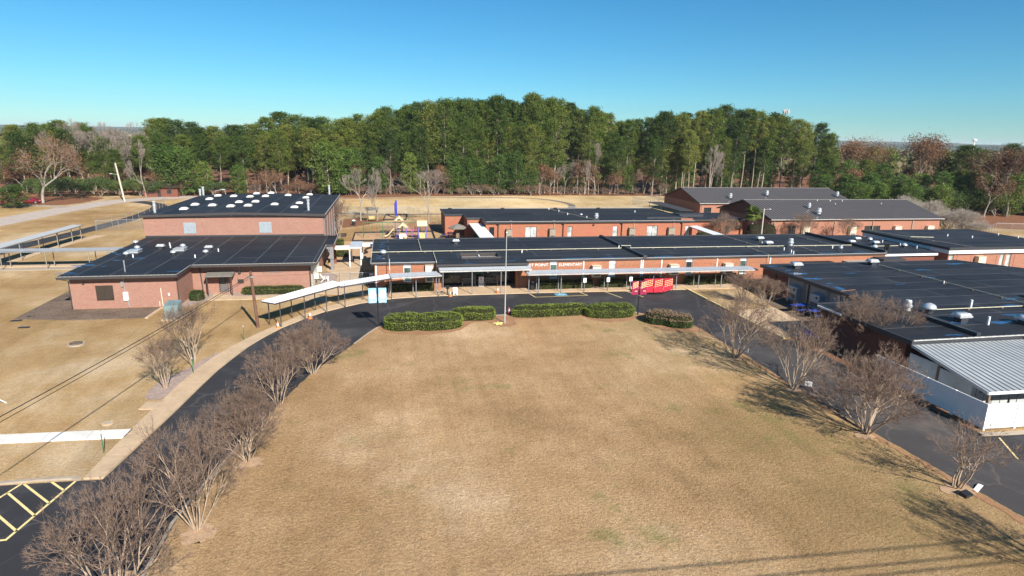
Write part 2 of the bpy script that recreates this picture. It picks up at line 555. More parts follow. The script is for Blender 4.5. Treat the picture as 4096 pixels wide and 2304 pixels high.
M['gutter'] = plain('pale gutter', (.42, .41, .39), .5, .2, 3)
M['cream'] = plain('cream painted metal', (.62, .55, .42), .5, .12, 2.5)
M['cream_w'] = plain('pale cream paint', (.66, .64, .53), .7, .1, 1.2)
M['taupe'] = plain('taupe panel', (.30, .265, .235), .8, .12, .8)
M['tan_ac'] = plain('khaki painted metal', (.25, .215, .165), .5, .12, 2.5)
M['grille'] = plain('dark grille', (.05, .05, .048), .6, .3, 8)
M['louver'] = plain('grey louver', (.36, .4, .43), .45, .12, 3, metal=.3)
M['brown'] = plain('brown painted shutter', (.04, .028, .02), .55, .12, 2)
M['door'] = plain('grey brown door', (.11, .1, .095), .5, .12, 2)
M['shingle'] = plain('grey weathered shingles', (.16, .145, .125), .9, .3, 5)
M['wood'] = plain('brown weathered wood', (.16, .115, .08), .85, .3, 4)
M['wood_pole'] = plain('brown utility pole', (.125, .062, .04), .85, .3, 3)
M['wood_pale'] = plain('bleached utility pole', (.46, .41, .33), .85, .2, 3)
M['wood_bench'] = plain('taupe bench plastic', (.27, .225, .185), .7, .15, 4)
M['wood_yellow'] = plain('pale yellow wood', (.56, .41, .17), .7, .15, 4)
M['glass'] = glassmat('dark window glass')
M['glass_g'] = glassmat('green tinted glass', (.06, .095, .085))
M['glass_l'] = glassmat('pale blinds behind glass', (.35, .36, .36), .25)
M['metal_roof'] = plain('grey standing seam roof', (.082, .072, .07), .42, .08, .8, metal=.15)
M['metal_rib'] = plain('roof seam in painted sunlit grey', (.24, .22, .21), .45, .08, .8, metal=.15)  # same metal as the roof, paler to paint sunlit ribs against their shadows
M['shed_roof'] = plain('galvanised shed roof', (.43, .45, .455), .45, .14, .6, metal=.25)
M['shed_rib'] = plain('shed roof rib', (.39, .41, .415), .5, .14, .8, metal=.25)
M['shed_wall'] = plain('grey shed panel', (.38, .4, .4), .6, .15, 1)
M['vinyl'] = plain('white vinyl', (.82, .82, .82), .4, .03, 1)
M['orange'] = plain('orange cone rubber', (.75, .2, .06), .6, .12, 4)
M['red'] = plain('faded red cone', (.55, .09, .05), .6, .12, 4)
M['blue'] = plain('royal blue coating', (.012, .04, .24), .45, .15, 3)
M['purple'] = plain('violet blue post', (.12, .12, .52), .45, .1, 3)
M['pink'] = plain('magenta plastic', (.55, .06, .22), .45, .1, 3)
M['tan'] = plain('tan playground roof', (.62, .47, .28), .6, .1, 3)
M['green_m'] = plain('green painted steel', (.02, .12, .04), .45, .12, 3)
M['transf'] = plain('green transformer paint', (.14, .21, .22), .55, .2, 2)
M['water'] = glassmat('puddle with painted sky tint', (.018, .055, .14), .16)  # sky reflection on the wet roof patches, painted in as blue base colour
M['pipe_y'] = plain('faded yellow gas pipe', (.47, .44, .32), .6, .2, 2)
M['pipe_r'] = plain('rusty pipe', (.26, .12, .06), .8, .3, 4)
M['letter'] = plain('white letters', (.72, .72, .70), .5, .05, 3)
M['letter_g'] = plain('grey metal letters', (.28, .26, .26), .4, .1, 3, metal=.4)
M['chain'] = meshmat('woven wire fence')
M['maroon'] = plain('maroon banner cloth', (.26, .012, .055), .7, .15, 1.5)
M['scarlet'] = plain('scarlet banner cloth', (.42, .015, .035), .7, .2, 1.2)
M['gold'] = plain('pale yellow print', (.78, .58, .28), .7, .12, 5)
M['sky_cloth'] = plain('light blue banner cloth', (.25, .5, .68), .7, .12, 1.2)
M['leafprint'] = plain('peach leaf print', (.80, .56, .43), .7, .25, 7)
M['cable'] = plain('black cable', (.02, .02, .02), .6, .1, 2)
M['car_red'] = plain('dark red car paint', (.16, .012, .02), .25, .1, 2, spec=.6)
M['rubber'] = plain('tyre rubber', (.015, .015, .015), .8, .2, 4)
M['starf'] = plain('yellow ground ornament', (.62, .60, .2), .7, .15, 4)
M['pad'] = plain('blue post padding', (.03, .04, .42), .5, .12, 2)
M['bark_pine'] = plain('pine bark', (.30, .24, .19), .95, .35, 2.2, spec=.1)
M['bark_grey'] = plain('grey bark', (.30, .26, .215), .95, .3, 2.2, spec=.1)
M['bark_pale'] = plain('pale sycamore bark', (.27, .24, .20), .9, .3, 1.5, spec=.1)
M['bark_oak'] = plain('dark oak bark', (.17, .14, .115), .95, .3, 2.2, spec=.1)
M['mulch_tan'] = plain('thin tan mulch', (.36, .24, .15), .95, .5, 2.5, fine=14, bmp=.6, spec=.1)
M['bark_cm'] = plain('smooth tan bark', (.33, .25, .18), .85, .32, 3, spec=.15)
M['twig_cm'] = plain('brown twigs', (.195, .135, .102), .9, .3, 2, spec=.1)
M['twig_grey'] = plain('grey twigs', (.27, .225, .19), .9, .3, 1, spec=.1)
M['twig_pale'] = plain('pale grey twigs', (.36, .31, .26), .9, .25, 1, spec=.1)
M['pine'] = leafmat('pine needles', [(.25, (0.029, 0.057, 0.010)), (.45, (0.064, 0.108, 0.016)), (.62, (0.118, 0.160, 0.026)), (.85, (0.214, 0.207, 0.041))], .3, .35, .45)
M['pine_y'] = leafmat('young pine needles', [(.25, (0.040, 0.084, 0.014)), (.5, (0.087, 0.152, 0.025)), (.85, (0.190, 0.228, 0.045))], .3, .5, .45)
M['evergreen'] = leafmat('broad evergreen leaves', [(.25, (0.025, 0.054, 0.011)), (.5, (0.060, 0.104, 0.020)), (.8, (0.149, 0.168, 0.036))], .2, .7, .3)
M['rust'] = leafmat('dry rust coloured leaves', [(.25, (0.095, 0.049, 0.026)), (.5, (0.180, 0.090, 0.047)), (.8, (0.270, 0.150, 0.078))], .3, .6, .5)
M['hedge'] = leafmat('clipped hedge leaves', [(.25, (.11, .16, .026)), (.5, (.215, .27, .045)), (.78, (.33, .35, .07))], .25, 1.6, .2)
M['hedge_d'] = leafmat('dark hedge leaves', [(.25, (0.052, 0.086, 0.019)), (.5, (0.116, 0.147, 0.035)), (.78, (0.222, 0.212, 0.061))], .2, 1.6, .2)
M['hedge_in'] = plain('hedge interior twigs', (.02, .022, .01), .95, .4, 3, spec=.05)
M['dead'] = leafmat('dead hedge leaves', [(.25, (.16, .105, .06)), (.5, (.28, .19, .12)), (.78, (.4, .3, .2))], .2, 1.6, .1)
M['palm'] = leafmat('palm fronds', [(.25, (0.072, 0.120, 0.021)), (.5, (0.160, 0.208, 0.042)), (.8, (0.320, 0.304, 0.084))], .2, 1.5, .1)
M['farwood'] = leafmat('far mixed woodland', [(.2, (0.029, 0.052, 0.014)), (.42, (0.058, 0.085, 0.024)), (.55, (0.111, 0.098, 0.042)), (.68, (0.182, 0.124, 0.072)), (.8, (0.065, 0.091, 0.024))], .2, .028, .1)
M['hill'] = plain('wooded far hills', (.035, .055, .03), .95, .35, .004, fine=.03, spec=.05)
# ------------------------------------------------------------------ ground, roads, paths
def smooth(pts, n=4, closed=False):
    """Catmull-Rom through the points"""
    P = [Vector(p).to_2d() for p in pts]
    out, N_ = [], len(P)
    rng_ = range(N_ if closed else N_ - 1)
    for i in rng_:
        a, b, c, d = (P[(i - 1) % N_], P[i], P[(i + 1) % N_], P[(i + 2) % N_]) if closed else (P[max(i - 1, 0)], P[i], P[i + 1], P[min(i + 2, N_ - 1)])
        for k in range(n):
            t = k / n
            out.append(.5 * ((2 * b) + (c - a) * t + (2 * a - 5 * b + 4 * c - d) * t * t + (3 * b - a - 3 * c + d) * t ** 3))
    if not closed:
        out.append(P[-1])
    return [tuple(p) for p in out]
def ragged(pts, amp, seed, step=.35):
    """breaks an outline into short uneven pieces, as turf edges are"""
    r = random.Random(seed)
    out = []
    n = len(pts)
    for i in range(n):
        a, b = Vector(pts[i]), Vector(pts[(i + 1) % n])
        k = max(1, int((b - a).length / step))
        for j in range(min(k, 60)):
            p = a.lerp(b, j / min(k, 60))
            out.append((p.x + r.uniform(-amp, amp), p.y + r.uniform(-amp, amp)))
    return out
def sheet(name, poly, z, mat, parent=None):
    bm = bmesh.new()
    vs = [bm.verts.new((p[0], p[1], z)) for p in poly]
    es = [bm.edges.new((vs[i], vs[(i + 1) % len(vs)])) for i in range(len(vs))]
    bmesh.ops.triangle_fill(bm, edges=es, use_beauty=True)
    for f in bm.faces:
        if f.normal.z < 0:
            f.normal_flip()
    me = bpy.data.meshes.new(name)
    bm.to_mesh(me)
    bm.free()
    me.materials.append(mat)
    o = link(name, me, parent)
    if not parent:
        struct(o)
    return o
def slab(name, poly, z0, z1, mat, parent=None):
    """a paving slab with an edge of its own; poly counter-clockwise"""
    bm = bmesh.new()
    lo = [bm.verts.new((p[0], p[1], z0)) for p in poly]
    hi = [bm.verts.new((p[0], p[1], z1)) for p in poly]
    n = len(poly)
    es = [bm.edges.new((hi[i], hi[(i + 1) % n])) for i in range(n)]
    bmesh.ops.triangle_fill(bm, edges=es, use_beauty=True)
    for i in range(n):
        bm.faces.new((lo[i], lo[(i + 1) % n], hi[(i + 1) % n], hi[i]))
    bmesh.ops.recalc_face_normals(bm, faces=bm.faces)
    me = bpy.data.meshes.new(name)
    bm.to_mesh(me)
    bm.free()
    me.materials.append(mat)
    o = link(name, me, parent)
    if not parent:
        struct(o)
    return o
def strip(left, right):
    return list(left) + list(right)[::-1]

# one sheet out to the horizon, finer near the camera
R_ = 9000
struct(MB().add([(-R_, -R_, 0), (R_, -R_, 0), (R_, R_, 0), (-R_, R_, 0)], [(0, 1, 2, 3)]).build('ground', M['grass']))

D_OUT = smooth([(-15.6, 33.6), (-15.35, 35.4), (-14.5, 41.9), (-13.75, 48.6), (-12.4, 55.6), (-10.35, 60.55), (-7.3, 65.3), (-4.6, 67.6), (-2.2, 69.3), (.3, 70.25), (3.1, 70.6), (6.2, 70.85), (17.2, 70.85), (30, 70.3), (37.25, 70.45)], 4)
D_RIGHT = [(37.3, 63.1), (37.35, 50.2), (38.2, 49.6), (38.3, 44), (38.3, 36), (38.3, 30.2), (39.6, 29.9), (60, 28.8), (90, 27.5), (90, -30), (-70, -30), (-70, 33.3), (-21, 33.85), (-16.9, 33.7)]
sheet('driveway', D_OUT + D_RIGHT, .004, M['asphalt'])
LAWN = smooth([(-10.6, 24.0), (-10.55, 27.6), (-10.5, 29.4), (-9.65, 34.0), (-8.0, 41.5), (-6.2, 47.9), (-3.6, 53.9), (-1.35, 59.0), (.6, 60.9), (4, 61.6), (8.75, 61.75), (12.6, 61.95), (18, 62.1), (22.5, 62.05), (26.6, 61.0), (29.6, 57.6), (30.75, 55.0), (30.85, 49.6), (31.0, 44.5), (30.7, 37.8), (30.9, 34.4), (31.15, 30.7), (31.4, 26.5), (31.7, 22.1)], 4) + [(32, 5), (20, -20), (-16, -20), (-12.6, 12), (-11, 20)]
sheet('lawn', ragged(LAWN, .07, 3), .034, M['lawn'])
# a worn greyed lane on the right, as the sealed coat has gone there
sheet('greyed_lane', ragged(smooth([(30.9, 52), (30.9, 47), (30.8, 41), (30.9, 33), (31.3, 26), (31.7, 18), (32, 6), (37.5, 6), (37.6, 20), (37.4, 30), (37.3, 40), (37.0, 47), (33.6, 53)], 4, True), .12, 5), .010, M['asphalt_old'])
# bare soil round the hedges and along the lawn's outer edges
sheet('soil_or_shade_bed', ragged(smooth([(-1.2, 59.4), (-.5, 57.6), (1.5, 56.6), (4, 56.4), (6.6, 57.3), (8.0, 59.3), (9.6, 59.8), (10.4, 58.2), (11.6, 57.7), (12.6, 58.6), (12.9, 60.2), (15, 60.2), (19.6, 60.4), (20.8, 59.0), (22.6, 57.9), (25.0, 58.4), (26.2, 59.6), (26.0, 60.8), (22.3, 61.9), (18, 61.95), (12.6, 61.8), (8.7, 61.6), (4, 61.45), (.8, 60.8)], 4, True), .10, 7), .044, M['soil'])
sheet('soil_or_shade_bed', ragged(smooth([(26.3, 59.6), (26.0, 57), (27, 54.4), (30.1, 53.6), (30.6, 55.2), (29.4, 57.7), (27.2, 60.2)], 4, True), .08, 9), .048, M['soil'])
sheet('soil_or_shade_bed', ragged(smooth([(30.75, 53.5), (30.8, 48.8), (30.8, 41), (30.75, 33.8), (31.25, 27.5), (31.65, 19.9), (31.2, 20), (30.85, 27.5), (30.4, 33.8), (30.45, 41), (30.5, 48.8), (30.45, 53.5)], 3, True), .14, 11), .052, M['soil'])
sheet('soil_or_shade_bed', ragged([(38.3, 45), (38.3, 30.9), (38.75, 30.9), (41.1, 41), (41.1, 49.9), (38.3, 49.5)], .1, 12), .014, M['litter'])

# walks: each bay between two joints is a slab of its own
def walk(name, left, right, mat, z=.09, gap=.02, base=None):
    """left and right edges with the same number of points; one slab per step"""
    b = sheet(name, strip(left, right), .006, base or M['concrete_grey'])
    for i in range(len(left) - 1):
        q = [Vector(left[i]), Vector(right[i]), Vector(right[i + 1]), Vector(left[i + 1])]
        c = sum(q, Vector((0, 0))) / 4
        q = [p + (c - p).normalized() * gap for p in q]
        a2 = sum(q[k].x * q[(k + 1) % 4].y - q[(k + 1) % 4].x * q[k].y for k in range(4))
        if a2 < 0:
            q = q[::-1]
        slab('slab', [tuple(p) for p in q], .008, z, mat, b)
    return b
WL = [(-16.6, 33.75), (-16.5, 36.3), (-16.35, 39.0), (-16.15, 41.7), (-15.9, 44.4), (-15.65, 47.1), (-15.3, 49.8), (-14.75, 52.5), (-13.9, 55.2), (-12.8, 57.8), (-11.55, 60.3), (-10.0, 63.1), (-8.4, 65.6), (-6.4, 68.0), (-4.2, 70.2), (-2.3, 71.7), (0.0, 72.55), (3, 73.0), (5.6, 73.2)]
WR = [(-15.58, 33.7), (-15.3, 36.2), (-14.95, 38.8), (-14.55, 41.5), (-14.25, 44.2), (-13.95, 46.9), (-13.6, 49.6), (-13.05, 52.4), (-12.4, 55.2), (-11.5, 57.8), (-10.4, 60.4), (-8.8, 63.0), (-7.15, 65.35), (-5.2, 67.1), (-3.3, 68.55), (-1.4, 69.6), (0.6, 70.3), (3.1, 70.65), (5.6, 70.85)]
walk('sidewalk', WL, WR, M['concrete'])
xs = [5.64, 9.4, 13.2, 16.9]
walk('entrance_plaza', [(x, 76.4) for x in xs], [(x, 70.86) for x in xs], M['concrete'])
xs = [16.94, 20, 23, 26, 29, 32, 35, 38, 41, 44, 46.8]
walk('sidewalk', [(x, 72.2) for x in xs], [(x, 70.88 - (x - 17) * .03) for x in xs], M['concrete'])
walk('court_paving', [(-8.6, 94), (-8.6, 90), (-8.55, 86.2), (-6.8, 83.0), (-6.75, 79.6), (-7.2, 76.4), (-8.6, 73.6)], [(-3.75, 94), (-3.75, 90), (-3.72, 86.2), (-3.7, 83), (-3.65, 79.6), (-3.3, 76.4), (-2.6, 72.2)], M['concrete'])
walk('sidewalk', [(-8.7, 73.6), (-11.5, 73.4), (-14.5, 73.4), (-17.5, 73.5), (-20.1, 75.1)], [(-6.4, 69.3), (-11.2, 71.9), (-14.5, 71.85), (-17.5, 71.9), (-20.15, 72.0)], M['concrete'])
xs = [-70, -64, -58, -52, -46, -40, -34.2]
walk('sidewalk', [(x, 94.95) for x in xs], [(x, 93.25) for x in xs], M['concrete'])
walk('sidewalk', [(x, 92.7) for x in xs], [(x, 90.9) for x in xs], M['concrete_grey'])
walk('sidewalk', [(-52.9, 95.3), (-53.1, 103), (-52.7, 109), (-52.2, 114), (-51.3, 121)], [(-51.6, 95.3), (-51.6, 103), (-51.3, 109), (-50.9, 114), (-49.4, 121)], M['concrete'])
xs = [-30, -27, -24, -21, -18.5, -16.2]
walk('white_path', [(x, 40.05 + (x + 24) * -.055) for x in xs], [(x + (.0 if x < -17 else -.1), 38.95 + (x + 24) * -.06) for x in xs], M['concrete_new'], base=M['concrete_new'])
slab('stub_slab', [(-16.1, 42.6), (-15.9, 42.55), (-15.88, 43.75), (-16.9, 43.9), (-16.98, 42.7)][::1], .006, .07, M['concrete'])
# beige pad by the picnic tables, kerbs
slab('patio', [(37.42, 50.4), (41.1, 50.5), (42.6, 50.6), (43.4, 60.9), (41.6, 60.9), (37.42, 59.6)], .006, .08, M['concrete'])
def kerb(name, pts, mat, w=.16, h=.13):
    P = [Vector(p) for p in pts]
    n = len(P)
    L_, R2 = [], []
    for i in range(n):
        d = (P[min(i + 1, n - 1)] - P[max(i - 1, 0)]).normalized()
        nn = Vector((-d.y, d.x)) * w / 2
        L_.append(tuple(P[i] + nn)); R2.append(tuple(P[i] - nn))
    mb = MB()
    for i in range(n - 1):
        mb.add([(*R2[i], 0), (*R2[i + 1], 0), (*L_[i + 1], 0), (*L_[i], 0), (*R2[i], h), (*R2[i + 1], h), (*L_[i + 1], h), (*L_[i], h)],
               [(4, 5, 6, 7), (0, 1, 5, 4), (2, 3, 7, 6)] + ([(3, 0, 4, 7)] if i == 0 else []) + ([(1, 2, 6, 5)] if i == n - 2 else []))
    return struct(mb.build(name, mat))
kerb('yellow_kerb', [(37.36, 72.2), (37.38, 66), (37.4, 60), (37.43, 50.3)], M['paint_y'], .15, .14)
kerb('kerb', [(-70, 33.4), (-21, 34.0), (-18.6, 34.05), (-17.2, 33.95), (-16.75, 33.75)], M['concrete_grey'], .22, .12)
kerb('kerb', [(38.0, 30.15), (39.7, 30.0), (60, 29.0), (90, 27.7)], M['concrete_grey'], .3, .13)
kerb('kerb', smooth([(-10.7, 22), (-10.65, 27.6), (-10.58, 29.5), (-9.75, 34.0), (-8.7, 38.8)], 4), M['concrete_grey'], .14, .06)
kerb('kerb', smooth([(-3.3, 54.6), (-1.45, 59.0), (.4, 60.85), (4, 61.7), (8.75, 61.87), (12.6, 62.05), (18, 62.2), (22.5, 62.15), (26.7, 61.1)], 4), M['concrete_grey'], .14, .06)

# painted lines
def line(pts, w=.11, name='parking_line', mat=None, z=.009):
    mb = MB()
    for a, b in zip(pts[:-1], pts[1:]):
        a, b = Vector(a), Vector(b)
        d = (b - a).normalized()
        n_ = Vector((-d.y, d.x)) * w / 2
        a2, b2 = a - d * w * .5, b + d * w * .5
        mb.add([(*(a2 - n_), z), (*(b2 - n_), z), (*(b2 + n_), z), (*(a2 + n_), z)], [(0, 1, 2, 3)])
        z += .0012
    o = mb.build(name, mat or M['paint_y'])
    return struct(o)
line([(16.75, 70.6), (17.05, 68.95), (23.6, 69.05), (23.15, 70.55)])
line([(26.4, 70.4), (27.4, 67.4)])
line([(29.2, 70.3), (30.2, 67.5)])
bx_ = MB().add([(19.75, 69.3, .0092), (21.2, 69.28, .0092), (21.2, 70.45, .0092), (19.75, 70.47, .0092)], [(0, 1, 2, 3)]).build('accessible_parking_symbol', M['paint_blue'])
struct(bx_)
sym = MB()
def flat(mb, pts, w, z):
    for a, b in zip(pts[:-1], pts[1:]):
        a, b = Vector(a), Vector(b)
        d = (b - a).normalized() * .5
        n_ = Vector((-d.y, d.x)) * w
        mb.add([(*(a - n_ - d * w), z), (*(b - n_ + d * w), z), (*(b + n_ + d * w), z), (*(a + n_ - d * w), z)], [(0, 1, 2, 3)])
        z += .0004
arc = [(20.45 + .32 * math.cos(t), 69.72 + .26 * math.sin(t)) for t in np.linspace(1.9, 6.1, 12)]
flat(sym, arc, .07, .0108)
flat(sym, [(20.42, 70.22), (20.45, 69.95), (20.7, 69.9), (20.86, 69.6), (20.98, 69.64)], .075, .0165)
flat(sym, [(20.44, 70.08), (20.68, 70.06)], .06, .0195)
sym.cyl(20.41, 70.31, .0101, .0106, .075, 8)
sym.build('wheelchair_mark', M['paint_w'], bx_)
line([(-16.95, 33.6), (-17.7, 28.75), (-19.2, 28.7)], .13)
for a, b in (((-17.12, 32.8), (-18.1, 33.75)), ((-17.28, 31.65), (-19.4, 33.75)), ((-17.42, 30.6), (-19.8, 33.0)), ((-17.6, 29.4), (-19.85, 31.6))):
    line([a, b], .12)
line([(-19.6, 33.8), (-20.2, 31.8), (-21, 28.6)], .12)
for k in range(4):
    line([(38.9 + k * 3.0, 29.6), (35.6 + k * 3.0, 24.2)], .11)
# old seam lines in the asphalt
for pts in ([(-15.5, 33.0), (-11.6, 32.2)], [(-14.9, 30.5), (-17.2, 26.5)]):
    line(pts, .05, 'asphalt_seam', M['asphalt_old'], .0062)

# places beyond the school
sheet('athletic_field', ragged(smooth([(-12, 150), (20, 147), (70, 147), (100, 170), (100, 196), (60, 199), (20, 196.5), (-10, 192), (-22, 170)], 4, True), .8, 21, 2.5), .006, M['field'])
TR = smooth([(-20, 186.5), (5, 190.5), (25, 191.3), (41, 190.5), (49, 184), (52, 172), (48.5, 161), (40, 154), (20, 150.5), (-6, 150), (-14, 157)], 6)
L1, L2 = [], []
for i, p in enumerate(TR):
    a, b = Vector(TR[max(i - 1, 0)]), Vector(TR[min(i + 1, len(TR) - 1)])
    d = (b - a).normalized()
    L1.append((p[0] - d.y * 1.0, p[1] + d.x * 1.0)); L2.append((p[0] + d.y * 1.0, p[1] - d.x * 1.0))
sheet('running_track', strip(L1, L2), .012, M['track'])
sheet('woodland_floor', ragged([(-160, 196), (-66, 199), (-40, 190), (-12, 190), (20, 196.5), (60, 199), (97, 197), (99, 184), (130, 176), (140, 120), (190, 60), (420, 60), (900, 900), (-900, 900), (-500, 240)], .8, 23, 3), .010, M['litter'])
sheet('pine_straw', ragged(smooth([(-9, 128), (-1.6, 136.4), (-.8, 141), (-3, 142), (-8.5, 142.5), (-11, 136)], 4, True), .25, 25), .008, M['litter'])
sheet('leaf_litter', ragged(smooth([(5, 124.3), (10.5, 121), (10.5, 135.5), (4.5, 136)], 4, True), .3, 26), .008, M['soil'])
sheet('woodchip_bed', [(-6.2, 111.2), (8.4, 111.0), (8.55, 121.3), (-6.15, 120.5)], .010, M['woodchip'])
sheet('woodchip_bed', [(-.95, 139.5), (4.0, 139.7), (4.55, 148.4), (-.3, 148.6)], .010, M['woodchip'])
sheet('woodchip_bed', ragged(smooth([(-8.6, 95.5), (-2.3, 95.4), (-2.3, 108.6), (-3, 110.2), (-8.9, 110.3)], 3, True), .12, 31), .009, M['woodchip'])
# public road, its side lane and the drive of the house opposite
def lane(name, pts, w, z, mat):
    P = smooth(pts, 6)
    a, b = [], []
    for i, p in enumerate(P):
        d = (Vector(P[min(i + 1, len(P) - 1)]) - Vector(P[max(i - 1, 0)])).normalized()
        a.append((p[0] - d.y * w / 2, p[1] + d.x * w / 2)); b.append((p[0] + d.y * w / 2, p[1] - d.x * w / 2))
    return sheet(name, strip(a, b), z, mat)
lane('road', [(-84, 60), (-80, 105), (-77.2, 130), (-75.2, 155), (-72.8, 171), (-69, 182), (-58, 191.5), (-40, 196)], 7.6, .008, M['road'])
lane('side_lane', [(-64, 70), (-59.3, 96), (-57.8, 110), (-55.4, 129), (-54.0, 150), (-56.5, 170), (-65.5, 180.5)], 3.4, .012, M['asphalt'])
lane('house_drive', [(-76, 166.6), (-80, 169), (-88, 171), (-100, 171)], 3.0, .010, M['concrete_grey'])
sheet('dirt_verge', ragged(smooth([(-80, 158), (-78.4, 166), (-83, 168), (-98, 168.5), (-98, 150), (-86, 140)], 3, True), .3, 33), .006, M['bank'])
sheet('leaf_strewn_yard', ragged(smooth([(-79, 172), (-76.5, 186), (-82, 193), (-110, 196), (-110, 173.5), (-88, 173)], 3, True), .4, 34), .007, M['litter'])
# old stained slabs beside the gymnasium, mulch beds
slab('stained_slab', [(-36.7, 66.9), (-31.4, 65.8), (-31.0, 68.6), (-32.9, 69.95), (-32.95, 78.6), (-36.8, 78.8)], .004, .05, M['slab'])
slab('stained_slab', [(-31.3, 65.75), (-24.35, 65.6), (-24.1, 69.7), (-32.8, 69.8), (-30.95, 68.5)], .004, .055, M['slab'])
kerb('kerb', [(-24.2, 65.5), (-23.95, 69.5)], M['concrete'], .3, .12)
sheet('mulch_bed', ragged(smooth([(-17.2, 44.7), (-15.9, 44.6), (-15.5, 47.5), (-14.9, 50.6), (-14.0, 53.4), (-14.8, 53.6), (-16.1, 50.2), (-17.3, 47.8)], 4, True), .1, 41), .02, M['mulch'])
sheet('mulch_bed', ragged(smooth([(-22.3, 69.7), (-20.3, 71.6), (-20.2, 75.2), (-22.3, 75.3)], 3, True), .08, 42), .012, M['mulch'])
sheet('mulch_bed', ragged(smooth([(-18, 73.7), (-9.4, 73.6), (-9.4, 75.3), (-18, 75.3)], 3, True), .08, 43), .012, M['mulch'])
for i, (x, y, r) in enumerate(((-9.2, 27.65, .7), (-8.2, 34.0, .65), (-6.1, 47.2, .5), (30.2, 31.35, .6), (30.5, 24.75, .75), (30.2, 38.8, .5), (29.4, 45.85, .5), (-11.6, 24.6, .9))):
    sheet('mulch_ring', ragged([(x + r * math.cos(a) * 1.15, y + r * math.sin(a)) for a in np.linspace(0, 2 * PI, 14)[:-1]], .2, 50 + i, .1), .058, M['mulch_tan'])
sheet('planting_bed', ragged([(17.1, 72.25), (46.7, 71.5), (46.8, 73.95), (17.0, 73.95)], .05, 61), .012, M['mulch'])
sheet('planting_bed', ragged([(-1.6, 72.8), (5.55, 73.3), (5.6, 73.95), (-1.65, 73.95)], .05, 62), .012, M['mulch'])
sheet('bare_patch', ragged(smooth([(-8.4, 76.8), (-6.9, 78), (-6.9, 82.6), (-8.5, 85.8), (-9.1, 80)], 3, True), .1, 63), .011, M['mulch'])
sheet('soil_or_shade_bed', ragged([(42.7, 50.7), (46.95, 50.7), (46.95, 69.5), (45.2, 69.5), (43.5, 61)], .1, 64), .012, M['slab'])  # dark sheet that paints in the shade between patio and wall
# far hills
def hills(name, D, prof, seed):
    r = random.Random(seed)
    vs, fs = [], []
    n = len(prof)
    for i, (a, h) in enumerate(prof):
        for k, (dd, hh) in enumerate(((0, 0), (250, .55), (520, .95), (800, 1.0), (1300, .8))):
            rr = D + dd
            vs.append((rr * math.sin(a), rr * math.cos(a), max(0, h * hh + r.uniform(-2, 2) if hh else 0)))
    for i in range(n - 1):
        for k in range(4):
            fs.append((i * 5 + k, (i + 1) * 5 + k, (i + 1) * 5 + k + 1, i * 5 + k + 1))
    return struct(MB().add(vs, fs).build(name, M['hill'], smooth=True))
def hprof(seed, base, amp):
    r = random.Random(seed)
    ph = [r.uniform(0, 6) for _ in range(5)]
    return [(a, base + amp * (.5 * math.sin(a * 7 + ph[0]) + .3 * math.sin(a * 17 + ph[1]) + .2 * math.sin(a * 41 + ph[2]) + .12 * math.sin(a * 97 + ph[3]))) for a in np.linspace(-.95, 1.3, 170)]
hills('hills', 3000, hprof(4, 21, 8), 1)
hills('hills', 5200, hprof(9, 38, 12), 2)
# ------------------------------------------------------------------ building parts
def wall_open(mb, x0, x1, z0, z1, Y, th, ops):
    """a wall facing -Y from x0 to x1 with openings (a, b, lo, hi); pieces butt against each other"""
    ops = sorted(ops)
    x = x0
    for a, b, lo, hi in ops:
        if a > x:
            mb.box(x, a, Y, Y + th, z0, z1)
        if lo > z0:
            mb.box(a, b, Y, Y + th, z0, lo)
        if hi < z1:
            mb.box(a, b, Y, Y + th, hi, z1)
        x = b
    if x1 > x:
        mb.box(x, x1, Y, Y + th, z0, z1)
    return mb
def frame(mb, a, b, lo, hi, Y0, Y1, w=.06):
    mb.box(a, a + w, Y0, Y1, lo, hi); mb.box(b - w, b, Y0, Y1, lo, hi)
    mb.box(a + w, b - w, Y0, Y1, lo, lo + w); mb.box(a + w, b - w, Y0, Y1, hi - w, hi)
    return mb
def window(root, a, b, lo, hi, Y, glass, fr=None, panel=None, mull=(), sill=True, bars=()):
    """set back .12 in its opening: frame, pane(s), sill"""
    mb = frame(MB(), a, b, lo, hi, Y + .1, Y + .2)
    for x in mull:
        mb.box(x - .03, x + .03, Y + .1, Y + .2, lo + .06, hi - .06)
    for z in bars:
        mb.box(a + .06, b - .06, Y + .11, Y + .19, z - .025, z + .025)
    w = mb.build('window', fr or M['vent_w'], root)
    top = hi - .06
    if panel:
        MB().box(a + .06, b - .06, Y + .12, Y + .18, panel, hi - .06).build('panel', M['vent_w'], w)
        top = panel
    xs_ = [a + .06] + list(mull) + [b - .06]
    for x0, x1 in zip(xs_[:-1], xs_[1:]):
        MB().box(x0, x1, Y + .14, Y + .16, lo + .06, top).build('pane', glass, w)
    if sill:
        MB().box(a - .04, b + .04, Y - .05, Y + .1, lo - .07, lo).build('sill', fr or M['vent_w'], w)
    return w
